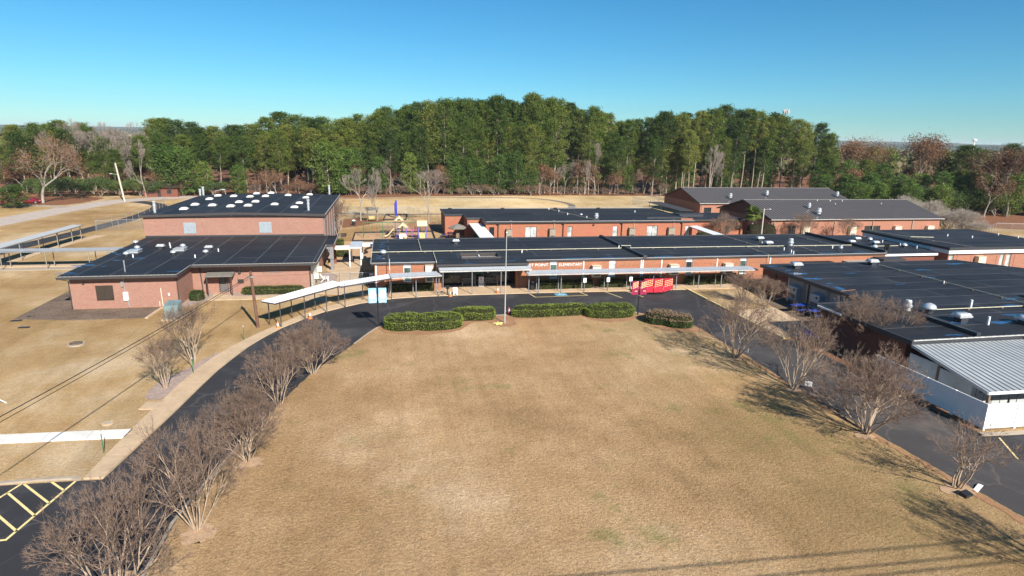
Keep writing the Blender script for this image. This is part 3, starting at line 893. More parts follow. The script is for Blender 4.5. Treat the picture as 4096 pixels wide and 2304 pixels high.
def ac_unit(root, x0, x1, lo, hi, Y, mat, dp=.55, face='-y'):
    """wall-hung unit with a sloping cap, louvres low on its front and a bracket"""
    mb = MB()
    if face == '-y':
        P = [(x0, Y - dp), (x1, Y - dp), (x1, Y), (x0, Y)]
        mb.prism(P, lo, [hi - .1, hi - .1, hi, hi])
        u = mb.build('wall_air_conditioner', mat, root)
        g = MB()
        for k in range(6):
            z = lo + .12 + k * .08
            g.box(x0 + .12, x1 - .12, Y - dp - .02, Y - dp, z, z + .05)
        g.build('louvre', M['grille'], u)
        MB().box(x0 - .03, x1 + .03, Y - dp - .04, Y, hi + .001, hi + .03).build('cap', mat, u)
        MB().box(x0 + .25, x0 + .5, Y - dp - .05, Y - dp, hi - .55, hi - .3).build('service_panel', mat, u)
    else:                                   # hung on a wall facing -X at x = Y
        X = Y
        P = [(X - dp, x1), (X - dp, x0), (X, x0), (X, x1)]
        mb.prism(P, lo, [hi - .1, hi - .1, hi, hi])
        u = mb.build('wall_air_conditioner', mat, root)
        g = MB()
        for k in range(6):
            z = lo + .12 + k * .08
            g.box(X - dp - .02, X - dp, x0 + .12, x1 - .12, z, z + .05)
        g.build('louvre', M['grille'], u)
        MB().box(X - dp - .05, X - dp, x0 + .3, x0 + .55, hi - .55, hi - .3).build('service_panel', M['grille'], u)
        MB().box(X - dp - .35, X - dp, x0, x1, lo - .05, lo).build('drip_tray', mat, u)
        MB().box(X - dp + .02, X - .01, x0 + .04, x0 + .1, .1, lo - .001).box(X - dp + .02, X - .01, x1 - .1, x1 - .04, .1, lo - .001).build('bracket', mat, u)
    return u
def hood(root, x, y, z, w=.9, rz=0):
    """barrel-hooded exhaust fan on a dark curb"""
    c_, s_ = math.cos(rz), math.sin(rz)
    def T(p):
        return (x + p[0] * c_ - p[1] * s_, y + p[0] * s_ + p[1] * c_, z + p[2])
    def bx(mb, a, b, c, d, e, f):
        t_ = MB().box(a, b, c, d, e, f)
        mb.add([T(p) for p in t_.v], t_.f)
    cb = MB()
    bx(cb, -.28 * w, .28 * w, -.28 * w, .28 * w, 0, .34 * w)
    o = cb.build('roof_vent', M['fascia_g'], root)
    for k in (-1, 0, 1):
        prof = [(.2 * w + .19 * w * math.cos(t), .46 * w + .17 * w * math.sin(t)) for t in np.linspace(PI, 0, 7)]
        vs, fs = [], []
        for yy in (-.36 * w, .36 * w):
            vs += [T((px_ - .2 * w + k * .27 * w, yy * (1 if abs(k) < 1 else .92), pz)) for px_, pz in prof]
        n = len(prof)
        fs = [(i, i + 1, n + i + 1, n + i) for i in range(n - 1)] + [tuple(range(n - 1, -1, -1)), tuple(range(n, 2 * n)), (0, n, 2 * n - 1, n - 1)]
        MB().add(vs, fs).build('hood', M['vent'], o, True)
    b2 = MB()
    bx(b2, -.5 * w, .5 * w, -.38 * w, .38 * w, .342 * w, .462 * w)
    b2.build('skirt', M['vent'], o)
    return o
def mushroom(root, x, y, z, s=1.0):
    o = MB().cyl(x, y, z, z + .22 * s, .22 * s, 8).build('roof_vent', M['fascia_g'], root)
    MB().lathe(x, y, [(.2 * s, z + .2 * s), (.36 * s, z + .28 * s), (.38 * s, z + .36 * s), (.3 * s, z + .5 * s), (.16 * s, z + .58 * s), (.03 * s, z + .62 * s)], 12).build('hood', M['vent'], o, True)
    return o
def flue(root, x, y, z, h=1.3, r=.3):
    o = MB().lathe(x, y, [(r * 1.9, z), (r * 1.3, z + .3)], 4).build('roof_vent', M['fascia_g'], root)
    MB().lathe(x, y, [(r * .9, z + .28), (r * .9, z + h * .45), (r * 1.25, z + h * .5), (r * 1.25, z + h * .62), (r * .95, z + h * .68), (r * .95, z + h * .95), (r * .8, z + h)], 12).build('stack', M['vent'], o)
    return o
def stub(root, x, y, z, h=.45, r=.07, mat=None, cap=False):
    mb = MB().cyl(x, y, z, z + h, r, 8)
    if cap:
        mb.cyl(x, y, z + h, z + h + .1, r * 1.7, 8)
    return mb.build('vent_pipe', mat or M['vent_w'], root)
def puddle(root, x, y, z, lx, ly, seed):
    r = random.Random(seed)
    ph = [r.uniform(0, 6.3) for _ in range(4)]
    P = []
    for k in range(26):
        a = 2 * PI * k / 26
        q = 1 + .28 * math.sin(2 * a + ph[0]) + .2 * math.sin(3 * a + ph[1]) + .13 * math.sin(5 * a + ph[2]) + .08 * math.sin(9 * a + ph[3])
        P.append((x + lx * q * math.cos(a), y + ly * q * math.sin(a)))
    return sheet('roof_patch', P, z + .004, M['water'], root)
def pipe_run(root, pts, r=.045, mat=None, name='gas_pipe', blocks=True):
    o = MB().tube(pts, r, 6).build(name, mat or M['pipe_y'], root)
    if blocks:
        mb = MB()
        for a, b in zip(pts[:-1], pts[1:]):
            a, b = Vector(a), Vector(b)
            if abs((b - a).z) > .05:
                continue
            for k in range(1, max(2, int((b - a).length / 3))):
                p = a.lerp(b, k / max(2, int((b - a).length / 3)))
                mb.box(p.x - .1, p.x + .1, p.y - .1, p.y + .1, p.z - .15, p.z - r - .005)
        if mb.v:
            mb.build('pipe_block', M['wood'], o)
    return o
def downspout(root, x, y, z0, z1, mat=None, head=False, w=.09):
    o = MB().box(x - w / 2, x + w / 2, y - w / 2, y + w / 2, z0, z1).build('downspout', mat or M['fascia'], root)
    if head:
        MB().prism([(x - .24, y - .2), (x + .24, y - .2), (x + .24, y + .05), (x - .24, y + .05)], z1 - .12, z1 + .3).build('collector_head', mat or M['fascia'], o)
    return o
def text(root, s, x0, x1, z, h, Y, mat, name='lettering', ex=.03):
    cu = bpy.data.curves.new(name, 'FONT')
    cu.body = s
    cu.size = 1
    cu.extrude = .1
    tmp = bpy.data.objects.new('tmp', cu)
    COL.objects.link(tmp)
    bpy.context.view_layer.update()
    me = bpy.data.meshes.new_from_object(tmp.evaluated_get(bpy.context.evaluated_depsgraph_get()))
    bpy.data.objects.remove(tmp, do_unlink=True)
    n = len(me.vertices)
    co = np.empty(n * 3)
    me.vertices.foreach_get('co', co)
    co = co.reshape(-1, 3)
    mn, mx = co.min(0), co.max(0)
    out = np.empty_like(co)
    out[:, 0] = x0 + (co[:, 0] - mn[0]) / (mx[0] - mn[0]) * (x1 - x0)
    out[:, 2] = z + (co[:, 1] - mn[1]) / (mx[1] - mn[1]) * h
    out[:, 1] = Y - (co[:, 2] - mn[2]) / (mx[2] - mn[2]) * ex
    me.vertices.foreach_set('co', out.ravel())
    me.materials.clear()
    me.materials.append(mat)
    me.update()
    return link(name, me, root)

# ------------------------------------------------------------------ gymnasium
gym = E('gymnasium', (-21, 82, 0), 'pink brick gymnasium with tall rear hall, white roof domes and black roof', 'building')
wl = wall_open(MB(), -32.73, -22.46, 0, 3.42, 70.0, .3, [(-30.32, -28.75, .95, 2.45)])
wl.box(-32.73, -22.46, 70.3, 94.6, 0, 3.42)
wl.build('wall', M['brick_gym'], gym)
wl = wall_open(MB(), -22.455, -9.3, 0, 3.42, 75.4, .3, [(-19.66, -18.62, .1, 2.2)])
wl.box(-22.455, -9.3, 75.7, 94.6, 0, 3.42)
wl.build('wall', M['brick_gym'], gym)
MB().box(-9.3, -9.27, 76.0, 84.6, .05, 3.40).build('white_side_panel', M['cream_w'], gym)
RP = [(-33.46, 69.15), (-22.16, 69.15), (-22.16, 74.1), (-8.45, 74.1), (-8.45, 86.7), (-7.45, 86.7), (-7.45, 94.6), (-33.6, 94.6)]
slab('lower_roof', RP, 3.43, 3.70, M['roof_gym'], gym)
MB().ring(RP, .05, 3.40, 3.71).build('fascia', M['fascia'], gym)
for a, b in (((-33.46, 69.1), (-22.16, 69.1)), ((-22.11, 69.15), (-22.11, 74.0)), ((-22.0, 74.05), (-8.45, 74.05)), ((-8.38, 74.1), (-8.38, 86.6)), ((-7.38, 86.7), (-7.38, 94.5))):
    MB().bar((*a, 3.715), (*b, 3.715), .05, .035).build('gutter', M['gutter'], gym)
g_ = MB()
for k in range(60):
    x = -33.3 + k * .42
    if x < -8.6:
        y = 69.1 if x < -22.2 else 74.05
        g_.box(x, x + .09, y - .05, y + .06, 3.735, 3.76)
stuff(g_.build('gutter_strap', M['fascia'], gym))
# rear hall
HZ = 7.0
MB().box(-33.8, -9.35, 94.66, 125.0, 0, HZ - .25).build('hall_wall', M['brick_gym'], gym)
MB().add([(-34.1, 94.3, HZ - .12), (-21.6, 94.3, HZ + .24), (-9.15, 94.3, HZ - .05), (-9.15, 125.3, HZ - .05), (-21.6, 125.3, HZ + .24), (-34.1, 125.3, HZ - .12),
          (-34.1, 94.3, HZ - .4), (-21.6, 94.3, HZ - .3), (-9.15, 94.3, HZ - .35), (-9.15, 125.3, HZ - .35), (-21.6, 125.3, HZ - .3), (-34.1, 125.3, HZ - .4)],
         [(0, 1, 4, 5), (1, 2, 3, 4), (6, 11, 10, 7), (7, 10, 9, 8), (0, 6, 7, 1), (1, 7, 8, 2), (2, 8, 9, 3), (3, 9, 10, 4), (4, 10, 11, 5), (5, 11, 6, 0)]).build('hall_roof', M['roof_gym'], gym)
fs_ = MB()
for (a, b, za, zb) in ((-34.1, -21.6, HZ - .12, HZ + .24), (-21.6, -9.15, HZ + .24, HZ - .05)):
    fs_.add([(a, 94.22, za - .3), (b, 94.22, zb - .34), (b, 94.22, zb + .03), (a, 94.22, za + .03), (a, 94.29, za - .3), (b, 94.29, zb - .34), (b, 94.29, zb + .03), (a, 94.29, za + .03)],
            [(0, 1, 2, 3), (7, 6, 5, 4), (3, 2, 6, 7), (0, 4, 5, 1), (0, 3, 7, 4), (1, 5, 6, 2)])
fs_.build('hall_fascia', M['fascia'], gym)
MB().box(-9.14, -9.06, 94.2, 125.3, HZ - .38, HZ).build('hall_fascia', M['fascia'], gym)
MB().box(-9.05, -9.0, 94.2, 125.3, HZ - .08, HZ + .02).build('gutter', M['gutter'], gym)
MB().box(-33.7, -9.4, 94.5, 94.655, 3.705, 3.95).build('flashing', M['fascia_g'], gym)
for y in (95.2, 99.4, 103.6, 107.8, 112, 116.2, 120.4, 124.4):
    MB().box(-9.34, -9.24, y, y + .3, .0, HZ - .42).build('pilaster', M['post'], gym)
for x0, x1 in ((-28.62, -27.02), (-18.45, -16.75)):
    lv = MB().box(x0, x1, 94.6, 94.655, 4.2, 5.78).build('louvre', M['louver'], gym)
    q_ = MB()
    for k in range(14):
        q_.box(x0 + .06, x1 - .06, 94.57, 94.598, 4.26 + k * .108, 4.32 + k * .108)
    q_.build('blade', M['louver'], lv)
# domes on the hall roof, read off row by row
DOMES = [(-28.8, 99.2), (-28.4, 105.0), (-27.9, 112.8), (-27.2, 118.6), (-25.0, 103.4), (-23.2, 99.0), (-22.6, 105.5), (-24.6, 112.6), (-24.2, 118.4), (-18.9, 98.6), (-18.9, 104.2), (-21.4, 112.0), (-20.6, 118.6), (-15.6, 99.0), (-14.7, 105.4), (-17.8, 112.2), (-17.6, 118.4), (-13.9, 112.6), (-13.6, 117.8)]
z2_ = lambda x, y: (900 + x / 2.5156, 380 + y / 2.5156)
z1_ = lambda x, y: (x / 2.5156, 380 + y / 2.5156)
def on_plane(px, z):
    d = ray(*px)
    return Vector((0, 0, CAM_H)) + d * ((z - CAM_H) / d.z)
DPX = [z2_(*p) for p in ((90, 1020), (255, 1030), (320, 998), (467, 996), (410, 1028), (145, 1085), (310, 1084), (60, 1128), (235, 1124), (502, 1106), (637, 1014), (750, 1088), (700, 1130), (852, 1003), (815, 1034))] + \
      [z1_(*p) for p in ((1853, 1143), (1965, 1100), (2110, 1044), (2195, 1010), (2140, 1112), (2325, 1126))]
for p in DPX:
    q = on_plane(p, HZ + .1)
    hz = HZ + .24 - abs(q.x + 21.6) * .0265
    d_ = MB().box(q.x - .55, q.x + .55, q.y - .55, q.y + .55, hz - .05, hz + .12).build('skylight', M['dome'], gym)
    MB().lathe(q.x, q.y, [(.6, hz + .121), (.55, hz + .2), (.4, hz + .28), (.2, hz + .32), (.02, hz + .33)], 14).build('dome', M['dome'], d_, True)
for p, h_ in ((z2_(840, 1155), 1.5), (z2_(1050, 990), 1.5), (z1_(1558, 1170), 1.4), (z1_(2047, 998), 1.3), (z1_(2015, 1000), .9)):
    q = on_plane(p, HZ + .1)
    o = MB().cyl(q.x, q.y, HZ - .1, HZ + h_, .17, 10).build('flue', M['vent'], gym)
    MB().cyl(q.x, q.y, HZ + h_ * .62, HZ + h_ * .72, .23, 10).build('collar', M['vent'], o)
    MB().cyl(q.x, q.y, HZ + h_ + .001, HZ + h_ + .2, .24, 10).build('cap', M['vent'], o)
# lower roof vents
z1 = lambda x, y: (x / 2.415, 700 + y / 2.415)
for (x, y), kind in (((1312, 668), 'm'), ((1555, 710), 'h'), ((1300, 745), 'd'), ((1742, 725), 'd'), ((1328, 722), 'm'), ((1768, 704), 'm'), ((2020, 722), 'h'), ((1222, 782), 'm'), ((1675, 768), 'm'), ((1988, 762), 'm'), ((1286, 795), 's'), ((1640, 678), 's'), ((1885, 797), 's'), ((2110, 738), 's'), ((1647, 702), 's')):
    q = on_plane(z1(x, y), 3.72)
    if kind == 'h':
        hood(gym, q.x, q.y, 3.70, .95)
    elif kind == 'm':
        mushroom(gym, q.x, q.y, 3.70, .95)
    elif kind == 'd':
        o = MB().box(q.x - .62, q.x + .62, q.y - .7, q.y + .7, 3.70, 3.95).build('roof_hatch', M['vent'], gym)
        MB().prism([(q.x - .68, q.y - .76), (q.x + .68, q.y - .76), (q.x + .68, q.y + .76), (q.x - .68, q.y + .76)], 3.951, [4.0, 4.06, 4.06, 4.0]).build('lid', M['vent'], o)
    else:
        stub(gym, q.x, q.y, 3.70, .38, .07)
q = on_plane(z1(1208, 930), 3.72)
stub(gym, q.x, q.y, 3.70, 1.1, .06, M['steel'], True)
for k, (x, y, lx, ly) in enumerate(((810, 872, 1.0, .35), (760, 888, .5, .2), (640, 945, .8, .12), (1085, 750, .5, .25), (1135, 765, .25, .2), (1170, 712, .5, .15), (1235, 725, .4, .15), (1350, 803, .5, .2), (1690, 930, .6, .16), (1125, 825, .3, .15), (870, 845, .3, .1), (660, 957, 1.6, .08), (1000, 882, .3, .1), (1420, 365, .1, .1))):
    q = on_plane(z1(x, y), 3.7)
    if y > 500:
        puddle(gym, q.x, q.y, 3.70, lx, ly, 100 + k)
# front details
MB().box(-30.36, -28.71, 69.95, 70.0, .9, 2.5).build('shutter_frame', M['brown'], gym)
for a, b in ((-30.3, -29.55), (-29.52, -28.77)):
    MB().box(a, b, 69.9, 69.948, .97, 2.43).build('shutter', M['brown'], gym)
MB().box(-27.75, -27.3, 69.8, 69.99, .85, 1.75).build('electric_box', M['vent_w'], gym)
MB().tube([(-27.6, 69.95, 3.38), (-27.6, 69.95, 1.76)], .045, 6).build('conduit', M['steel'], gym)
MB().tube([(-27.42, 69.95, .85), (-27.35, 69.95, .05)], .06, 6).build('conduit', M['steel'], gym)
MB().box(-27.85, -27.65, 69.85, 69.99, 2.35, 2.95).build('meter_box', M['steel'], gym)
MB().box(-31.5, -31.33, 69.8, 69.99, 2.75, 2.9).build('wall_lamp', M['fascia'], gym)
MB().box(-23.42, -23.26, 69.9, 69.99, 1.25, 1.5).build('junction_box', M['vent_w'], gym)
MB().tube([(-24.1, 69.95, 2.1), (-24.05, 69.95, .1), (-24.35, 69.95, .1), (-24.35, 69.95, .6)], .04, 6).build('vent_pipe', M['cream'], gym)
MB().tube([(-33.2, 69.25, 3.4), (-32.8, 69.95, 3.1), (-32.8, 69.95, .1)], .05, 6).build('downspout', M['fascia'], gym)
MB().tube([(-22.3, 69.25, 3.4), (-22.4, 69.9, 3.05), (-22.4, 69.9, .1)], .055, 6).build('downspout', M['fascia'], gym)
MB().tube([(-21.7, 74.2, 3.4), (-21.55, 75.3, 3.1), (-21.4, 75.3, .1)], .055, 6).build('downspout', M['fascia'], gym)
MB().tube([(-9.2, 74.2, 3.4), (-9.35, 75.3, 3.0), (-9.35, 75.3, .1)], .055, 6).build('downspout', M['fascia'], gym)
# door under its small shingled porch
fr_ = MB().box(-19.66, -19.58, 75.5, 75.62, .1, 2.2).box(-18.7, -18.62, 75.5, 75.62, .1, 2.2).box(-19.58, -18.7, 75.5, 75.62, 2.12, 2.2).build('door_frame', M['fascia'], gym)
dr = MB().box(-19.58, -18.7, 75.54, 75.6, .1, 2.12).build('door', M['door'], gym)
MB().box(-19.02, -18.92, 75.51, 75.538, 1.3, 1.9).build('pane', M['glass'], dr)
MB().bar((-18.8, 75.5, .95), (-18.8, 75.5, 1.3), .035).build('handle', M['steel'], dr)
porch = MB().prism([(-20.75, 73.85), (-17.75, 73.85), (-17.75, 75.38), (-20.75, 75.38)], [2.28, 2.28, 2.36, 2.36], [2.42, 2.42, 2.62, 2.62]).build('porch_roof', M['shingle'], gym)
for x in (-20.55, -17.95):
    MB().box(x - .05, x + .05, 74.0, 74.1, .05, 2.27).build('porch_post', M['fascia'], gym)
lm = MB().tube([(-17.25, 75.3, 3.2), (-17.25, 75.3, 2.62)], .02, 5).build('lamp_stem', M['steel'], gym)
MB().box(-17.37, -17.13, 75.15, 75.38, 2.35, 2.61).build('wall_lamp', M['fascia'], gym)
MB().box(-17.55, -16.9, 75.34, 75.39, 1.15, 1.62).build('plaque', M['brown'], gym)
text(gym, 'ZELMA MACKEY BROCK', -15.7, -11.35, 2.78, .3, 75.37, M['letter_g'])
text(gym, 'GYMNASIUM', -14.75, -12.35, 2.33, .28, 75.37, M['letter_g'])
# side yard: grey column, white wall units
MB().box(-7.95, -7.5, 86.7, 87.1, 0, 3.4).build('column', M['post'], gym)
MB().box(-7.95, -7.5, 91.2, 91.6, 0, 3.4).build('column', M['brick_dark'], gym)
MB().box(-8.4, -7.5, 86.75, 87.05, 3.05, 3.42).build('beam', M['post'], gym)
for y in (78.6, 82.6):
    u = MB().box(-9.26, -8.75, y, y + .85, .75, 1.35).build('window_air_conditioner', M['cream_w'], gym)
    MB().box(-8.749, -8.73, y + .08, y + .77, .82, 1.28).build('louvre', M['louver'], u)
# ------------------------------------------------------------------ main school building
school = E('school_building', (30, 82, 0), 'long low orange brick school with white lettering and recessed dark entrance', 'building')
FY, RZ_ = 73.55, 3.62
WIN = [(1.7, 2.57, 1.3, 3.36), (20.0, 20.9, 1.25, 3.36), (27.87, 28.78, 1.22, 3.36), (38.63, 39.55, 1.22, 3.36), (46.55, 47.5, 1.2, 3.34)]
w1 = wall_open(MB(), -1.72, 5.95, 0, 3.42, FY, .3, [WIN[0]])
w1.box(-1.72, 5.95, FY + .3, 90.4, 0, 3.42)
w1.build('wall', M['brick_main'], school)
w2 = wall_open(MB(), 15.9, 69.2, 0, 3.42, FY, .3, WIN[1:])
w2.box(15.9, 69.2, FY + .3, 90.4, 0, 3.42)
w2.build('wall', M['brick_main'], school)
MB().box(5.951, 15.899, 78.2, 90.4, 0, 3.42).build('wall', M['brick_main'], school)
MB().box(5.96, 15.89, 77.9, 78.19, 0, 3.3).build('lobby_back_wall', M['taupe'], school)
RPm = [(-2.08, 73.42), (5.6, 73.42), (5.6, 71.75), (16.75, 71.75), (16.75, 73.42), (69.3, 73.42), (69.3, 90.8), (-2.08, 90.8)]
# the roof leaves a light well open over the entrance
WELL = (8.85, 13.95, 75.1, 78.1)
def holed(poly_boxes, z0, z1, mat, parent, name):
    mb = MB()
    for b in poly_boxes:
        mb.box(*b, z0, z1)
    return mb.build(name, mat, parent)
holed([(-2.08, 5.6, 73.42, 90.8), (5.6, 8.85, 71.75, 90.8), (13.95, 16.75, 71.75, 90.8), (8.85, 13.95, 71.75, 75.1), (8.85, 13.95, 78.1, 90.8), (16.75, 69.3, 73.42, 90.8)], 3.43, RZ_, M['roof_x'], school, 'roof')
MB().ring(RPm, .05, 3.40, RZ_ + .03).build('fascia', M['fascia'], school)
for a, b in (((-2.1, 73.36), (5.5, 73.36)), ((16.85, 73.36), (69.2, 73.36))):
    MB().bar((*a, RZ_ + .04), (*b, RZ_ + .04), .05, .045).build('gutter', M['gutter'], school)
MB().bar((-2.14, 73.4, RZ_ + .04), (-2.14, 90.7, RZ_ + .04), .06, .06).build('gutter', M['gutter'], school)
# light well: upstand lining and slatted louvres
wr = [(8.85, 75.1), (13.95, 75.1), (13.95, 78.1), (8.85, 78.1)]
MB().ring(wr, -.12, 2.9, RZ_ + .22).build('light_well_lining', M['fascia'], school)
MB().add([(8.55, 75.0, RZ_ + .01), (8.97, 75.2, RZ_ + .22), (8.97, 78.0, RZ_ + .22), (8.55, 78.3, RZ_ + .01)], [(0, 1, 2, 3)]).build('flashing', M['fascia'], school)
for x0, x1 in ((9.1, 11.3), (11.55, 13.75)):
    lf = MB()
    lf.box(x0, x1, 75.25, 75.33, 3.3, 3.46); lf.box(x0, x1, 77.2, 77.28, 3.3, 3.46)
    lf = lf.build('louvre_frame', M['vent_w'], school)
    for k in range(11):
        xx = x0 + .1 + k * (x1 - x0 - .25) / 10
        MB().box(xx, xx + .05, 75.34, 77.19, 3.3, 3.44).build('slat', M['cream_w'], lf)
MB().box(11.36, 11.49, 75.23, 77.9, 3.3, 3.62).build('louvre_rail', M['vent_w'], school)
# expansion joint curbs
MB().box(32.45, 32.85, 73.5, 90.75, RZ_ + .001, RZ_ + .34).build('roof_curb', M['fascia_g'], school)
MB().box(32.4, 32.9, 73.3, 73.5, RZ_ - .1, RZ_ + .36).build('roof_curb_end', M['fascia'], school)
MB().box(68.9, 69.32, 73.4, 90.85, RZ_ + .035, RZ_ + .4).build('roof_curb', M['fascia_g'], school)
MB().box(-1.9, 69, 90.55, 90.78, RZ_ + .001, RZ_ + .12).build('roof_edge', M['fascia_g'], school)
# brick panels proud of the wall, white pilasters and downpipes
def bpanel(a, b, lo=1.45, hi=2.75):
    q_ = MB().ring([(a, lo), (b, lo), (b, hi), (a, hi)], -.07, 0, .025)
    vs = [(v[0], FY - v[2] - .001, v[1]) for v in q_.v]
    return MB().add(vs, q_.f).build('brick_border', M['brick_main'], school)
for a, b in ((-1.3, 1.4), (2.85, 4.2), (29.2, 31.9), (33.1, 34.9), (35.4, 36.0), (39.9, 42.8), (43.4, 43.9), (47.9, 50.7), (52.2, 57.9)):
    bpanel(a, b)
for x, w in ((24.4, .14), (32.25, .14), (32.5, .14), (35.12, .13), (43.09, .13), (50.99, .14), (-1.55, .13)):
    MB().box(x - w / 2, x + w / 2, FY - .06, FY - .002, .05, 3.38).build('pilaster_strip', M['vent_w'], school)
glassk = [M['glass_g'], M['glass_g'], M['glass_l'], M['glass'], M['glass_g']]
for wn, gl in zip(WIN, glassk):
    window(school, *wn, FY, gl, panel=wn[3] - .42, bars=(wn[2] + .72,))
ac_unit(school, 25.45, 26.55, 1.35, 2.8, FY - .01, M['cream'], .75)
ac_unit(school, 36.1, 37.3, 1.4, 2.72, FY - .01, M['cream'], .75)
ac_unit(school, 43.95, 45.1, 1.3, 2.72, FY - .01, M['cream'], .75)
ac_unit(school, 4.3, 5.25, 1.2, 3.28, FY - .01, M['cream'], .4)
MB().tube([(36.1, 73.6, 2.2), (35.6, 73.6, 2.3), (35.4, 73.6, 2.25)], .05, 5).build('pipe_elbow', M['fascia'], school)
# lettering; the entrance canopy hides its first letters from the front
text(school, 'WEST POINT', 16.3, 19.72, 2.80, .34, FY - .02, M['letter'])
text(school, 'ELEMENTARY', 21.15, 24.2, 2.77, .34, FY - .02, M['letter'])
# recessed entrance: piers, dark storefront, doors and transoms
MB().box(15.6, 15.89, 73.45, 73.95, 0, 3.38).build('brick_pier', M['brick_main'], school)
MB().box(5.97, 6.25, 73.5, 74.0, 0, 3.38).build('brick_pier', M['brick_main'], school)
GY = 75.9
st = MB()
xs_ = [6.0, 6.9, 7.9, 8.9, 9.9, 10.9, 11.9, 12.9, 13.9, 14.9, 15.88]
for x in xs_:
    st.box(x - .04, x + .04, GY, GY + .1, .05, 3.28)
for x0, x1 in zip(xs_[:-1], xs_[1:]):
    for z in (.09, 2.3, 3.24):
        st.box(x0 + .04, x1 - .04, GY, GY + .1, z - .04, z + .04)
store = st.build('storefront_frame', M['black'], school)
for i, (x0, x1) in enumerate(zip(xs_[:-1], xs_[1:])):
    MB().box(x0 + .04, x1 - .04, GY + .04, GY + .06, .13, 2.26).build('pane', M['glass'], store)
    tw = frame(MB(), x0 + .1, x1 - .1, 2.42, 3.12, GY - .03, GY - .001, .06).build('transom', M['vent_w'] if i % 3 != 0 else M['black'], store)
    MB().box(x0 + .16, x1 - .16, GY + .03, GY + .05, 2.48, 3.06).build('pane', M['glass'], store)
for x in (7.9, 14.4):
    MB().bar((x - .1, GY - .03, 1.05), (x - .1, GY - .03, 1.35), .03).build('door_handle', M['steel'], store)
for x, z, w, h in ((6.5, 1.7, .2, .5), (12.4, 2.0, .25, .32), (12.4, 1.6, .22, .22), (13.4, 2.05, .22, .4), (14.1, 2.1, .2, .3), (11.7, 2.0, .3, .3)):
    MB().box(x - w / 2, x + w / 2, GY - .02, GY - .004, z, z + h).build('notice', M['vent_w'], store)
MB().box(10.95, 11.85, GY - .012, GY - .003, 1.45, 1.95).build('green_notice', M['green_m'], store)
# rooftop gas line with branches
ZP = RZ_ + .16
pipe_run(school, [(-2.2, 79.9, ZP), (15, 79.95, ZP), (31.9, 79.95, ZP)])
pipe_run(school, [(31.9, 79.95, ZP), (31.9, 79.95, ZP + .35), (33.3, 79.95, ZP + .35), (33.3, 79.95, ZP)], blocks=False)
pipe_run(school, [(33.3, 79.95, ZP), (50, 79.75, ZP), (68.4, 79.35, ZP)])
pipe_run(school, [(4.2, 80.0, ZP + .01), (4.25, 89.9, ZP + .01)])
pipe_run(school, [(5.7, 79.9, ZP + .01), (5.62, 73.0, ZP + .01), (5.62, 73.0, 2.6)])
pipe_run(school, [(53.0, 89.4, ZP + .01), (53.15, 79.8, ZP + .01)], .035)
pipe_run(school, [(51.0, 79.7, ZP + .01), (50.5, 73.3, ZP + .01), (50.5, 73.3, 1.0)], .035)
pipe_run(school, [(65.8, 89.0, ZP + .01), (65.4, 79.5, ZP + .01)], .035)
pipe_run(school, [(59.3, 79.4, ZP + .01), (58.6, 73.3, ZP + .01)], .035)
hood(school, 56.8, 85.2, RZ_, 1.1); hood(school, 55.45, 80.9, RZ_, 1.15); flue(school, 57.8, 79.0, RZ_, 1.35, .34)
flue(school, 63.8, 76.0, RZ_, .8, .24); hood(school, 69.9, 81.2, RZ_, 1.0); hood(school, 9.46, 86.6, RZ_, 1.0); mushroom(school, -.68, 78.4, RZ_, 1.2)
for x, y in ((55.16, 82.05), (55.45, 77.1), (55.2, 75.1), (63.8, 77.7), (17.4, 78.6), (31.9, 80.8), (54.9, 74.2)):
    stub(school, x, y, RZ_, .4, .075)
r_ = random.Random(5)
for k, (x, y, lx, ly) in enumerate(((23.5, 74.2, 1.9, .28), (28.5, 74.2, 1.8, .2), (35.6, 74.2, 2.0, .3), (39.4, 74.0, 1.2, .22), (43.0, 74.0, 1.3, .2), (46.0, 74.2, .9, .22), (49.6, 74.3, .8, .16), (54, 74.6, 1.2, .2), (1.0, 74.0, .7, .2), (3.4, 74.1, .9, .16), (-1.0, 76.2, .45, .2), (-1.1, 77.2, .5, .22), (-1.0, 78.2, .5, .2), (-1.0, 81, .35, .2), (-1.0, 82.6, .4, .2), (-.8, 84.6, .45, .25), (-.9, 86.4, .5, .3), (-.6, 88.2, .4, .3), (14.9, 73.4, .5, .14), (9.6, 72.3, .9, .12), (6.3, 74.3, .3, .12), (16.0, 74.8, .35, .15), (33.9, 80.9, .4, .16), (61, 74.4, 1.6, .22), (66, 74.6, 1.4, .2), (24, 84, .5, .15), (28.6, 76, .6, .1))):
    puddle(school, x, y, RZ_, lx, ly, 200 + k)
# east end: boiler roof behind a curb, small porches and chimney cluster
MB().box(69.4, 78.6, 74.6, 90.2, 0, 3.2).build('wall', M['brick_dark'], school)
MB().box(69.35, 78.75, 74.3, 90.5, 3.21, 3.45).build('roof', M['roof_x'], school)
MB().box(69.36, 78.76, 74.22, 74.295, 3.0, 3.3).build('white_band', M['vent_w'], school)
for k, (x, y, t_) in enumerate(((73.75, 84.6, 'h'), (75.7, 84.1, 'm'), (73.9, 80.9, 'h'), (76.8, 78.4, 'm'), (77.0, 82.9, 's'), (77.5, 79.9, 's'), (78.1, 77.4, 's'), (70.8, 77.5, 'm'))):
    (hood if t_ == 'h' else mushroom if t_ == 'm' else stub)(school, x, y, 3.45, {'h': 1.05, 'm': 1.1, 's': .4}[t_])
for dx, dy in ((0, 0), (.3, .1), (.6, 0), (.3, -.3)):
    MB().cyl(70.2 + dx, 74.9 + dy, 3.451, 4.75, .13, 8).build('flue_pipe', M['black'], school)
pipe_run(school, [(71.5, 79.0, 3.62), (78.0, 79.0, 3.62)])
MB().box(62.3, 66.8, 70.5, 73.9, 0, 2.7).build('annex_wall', M['taupe'], school)
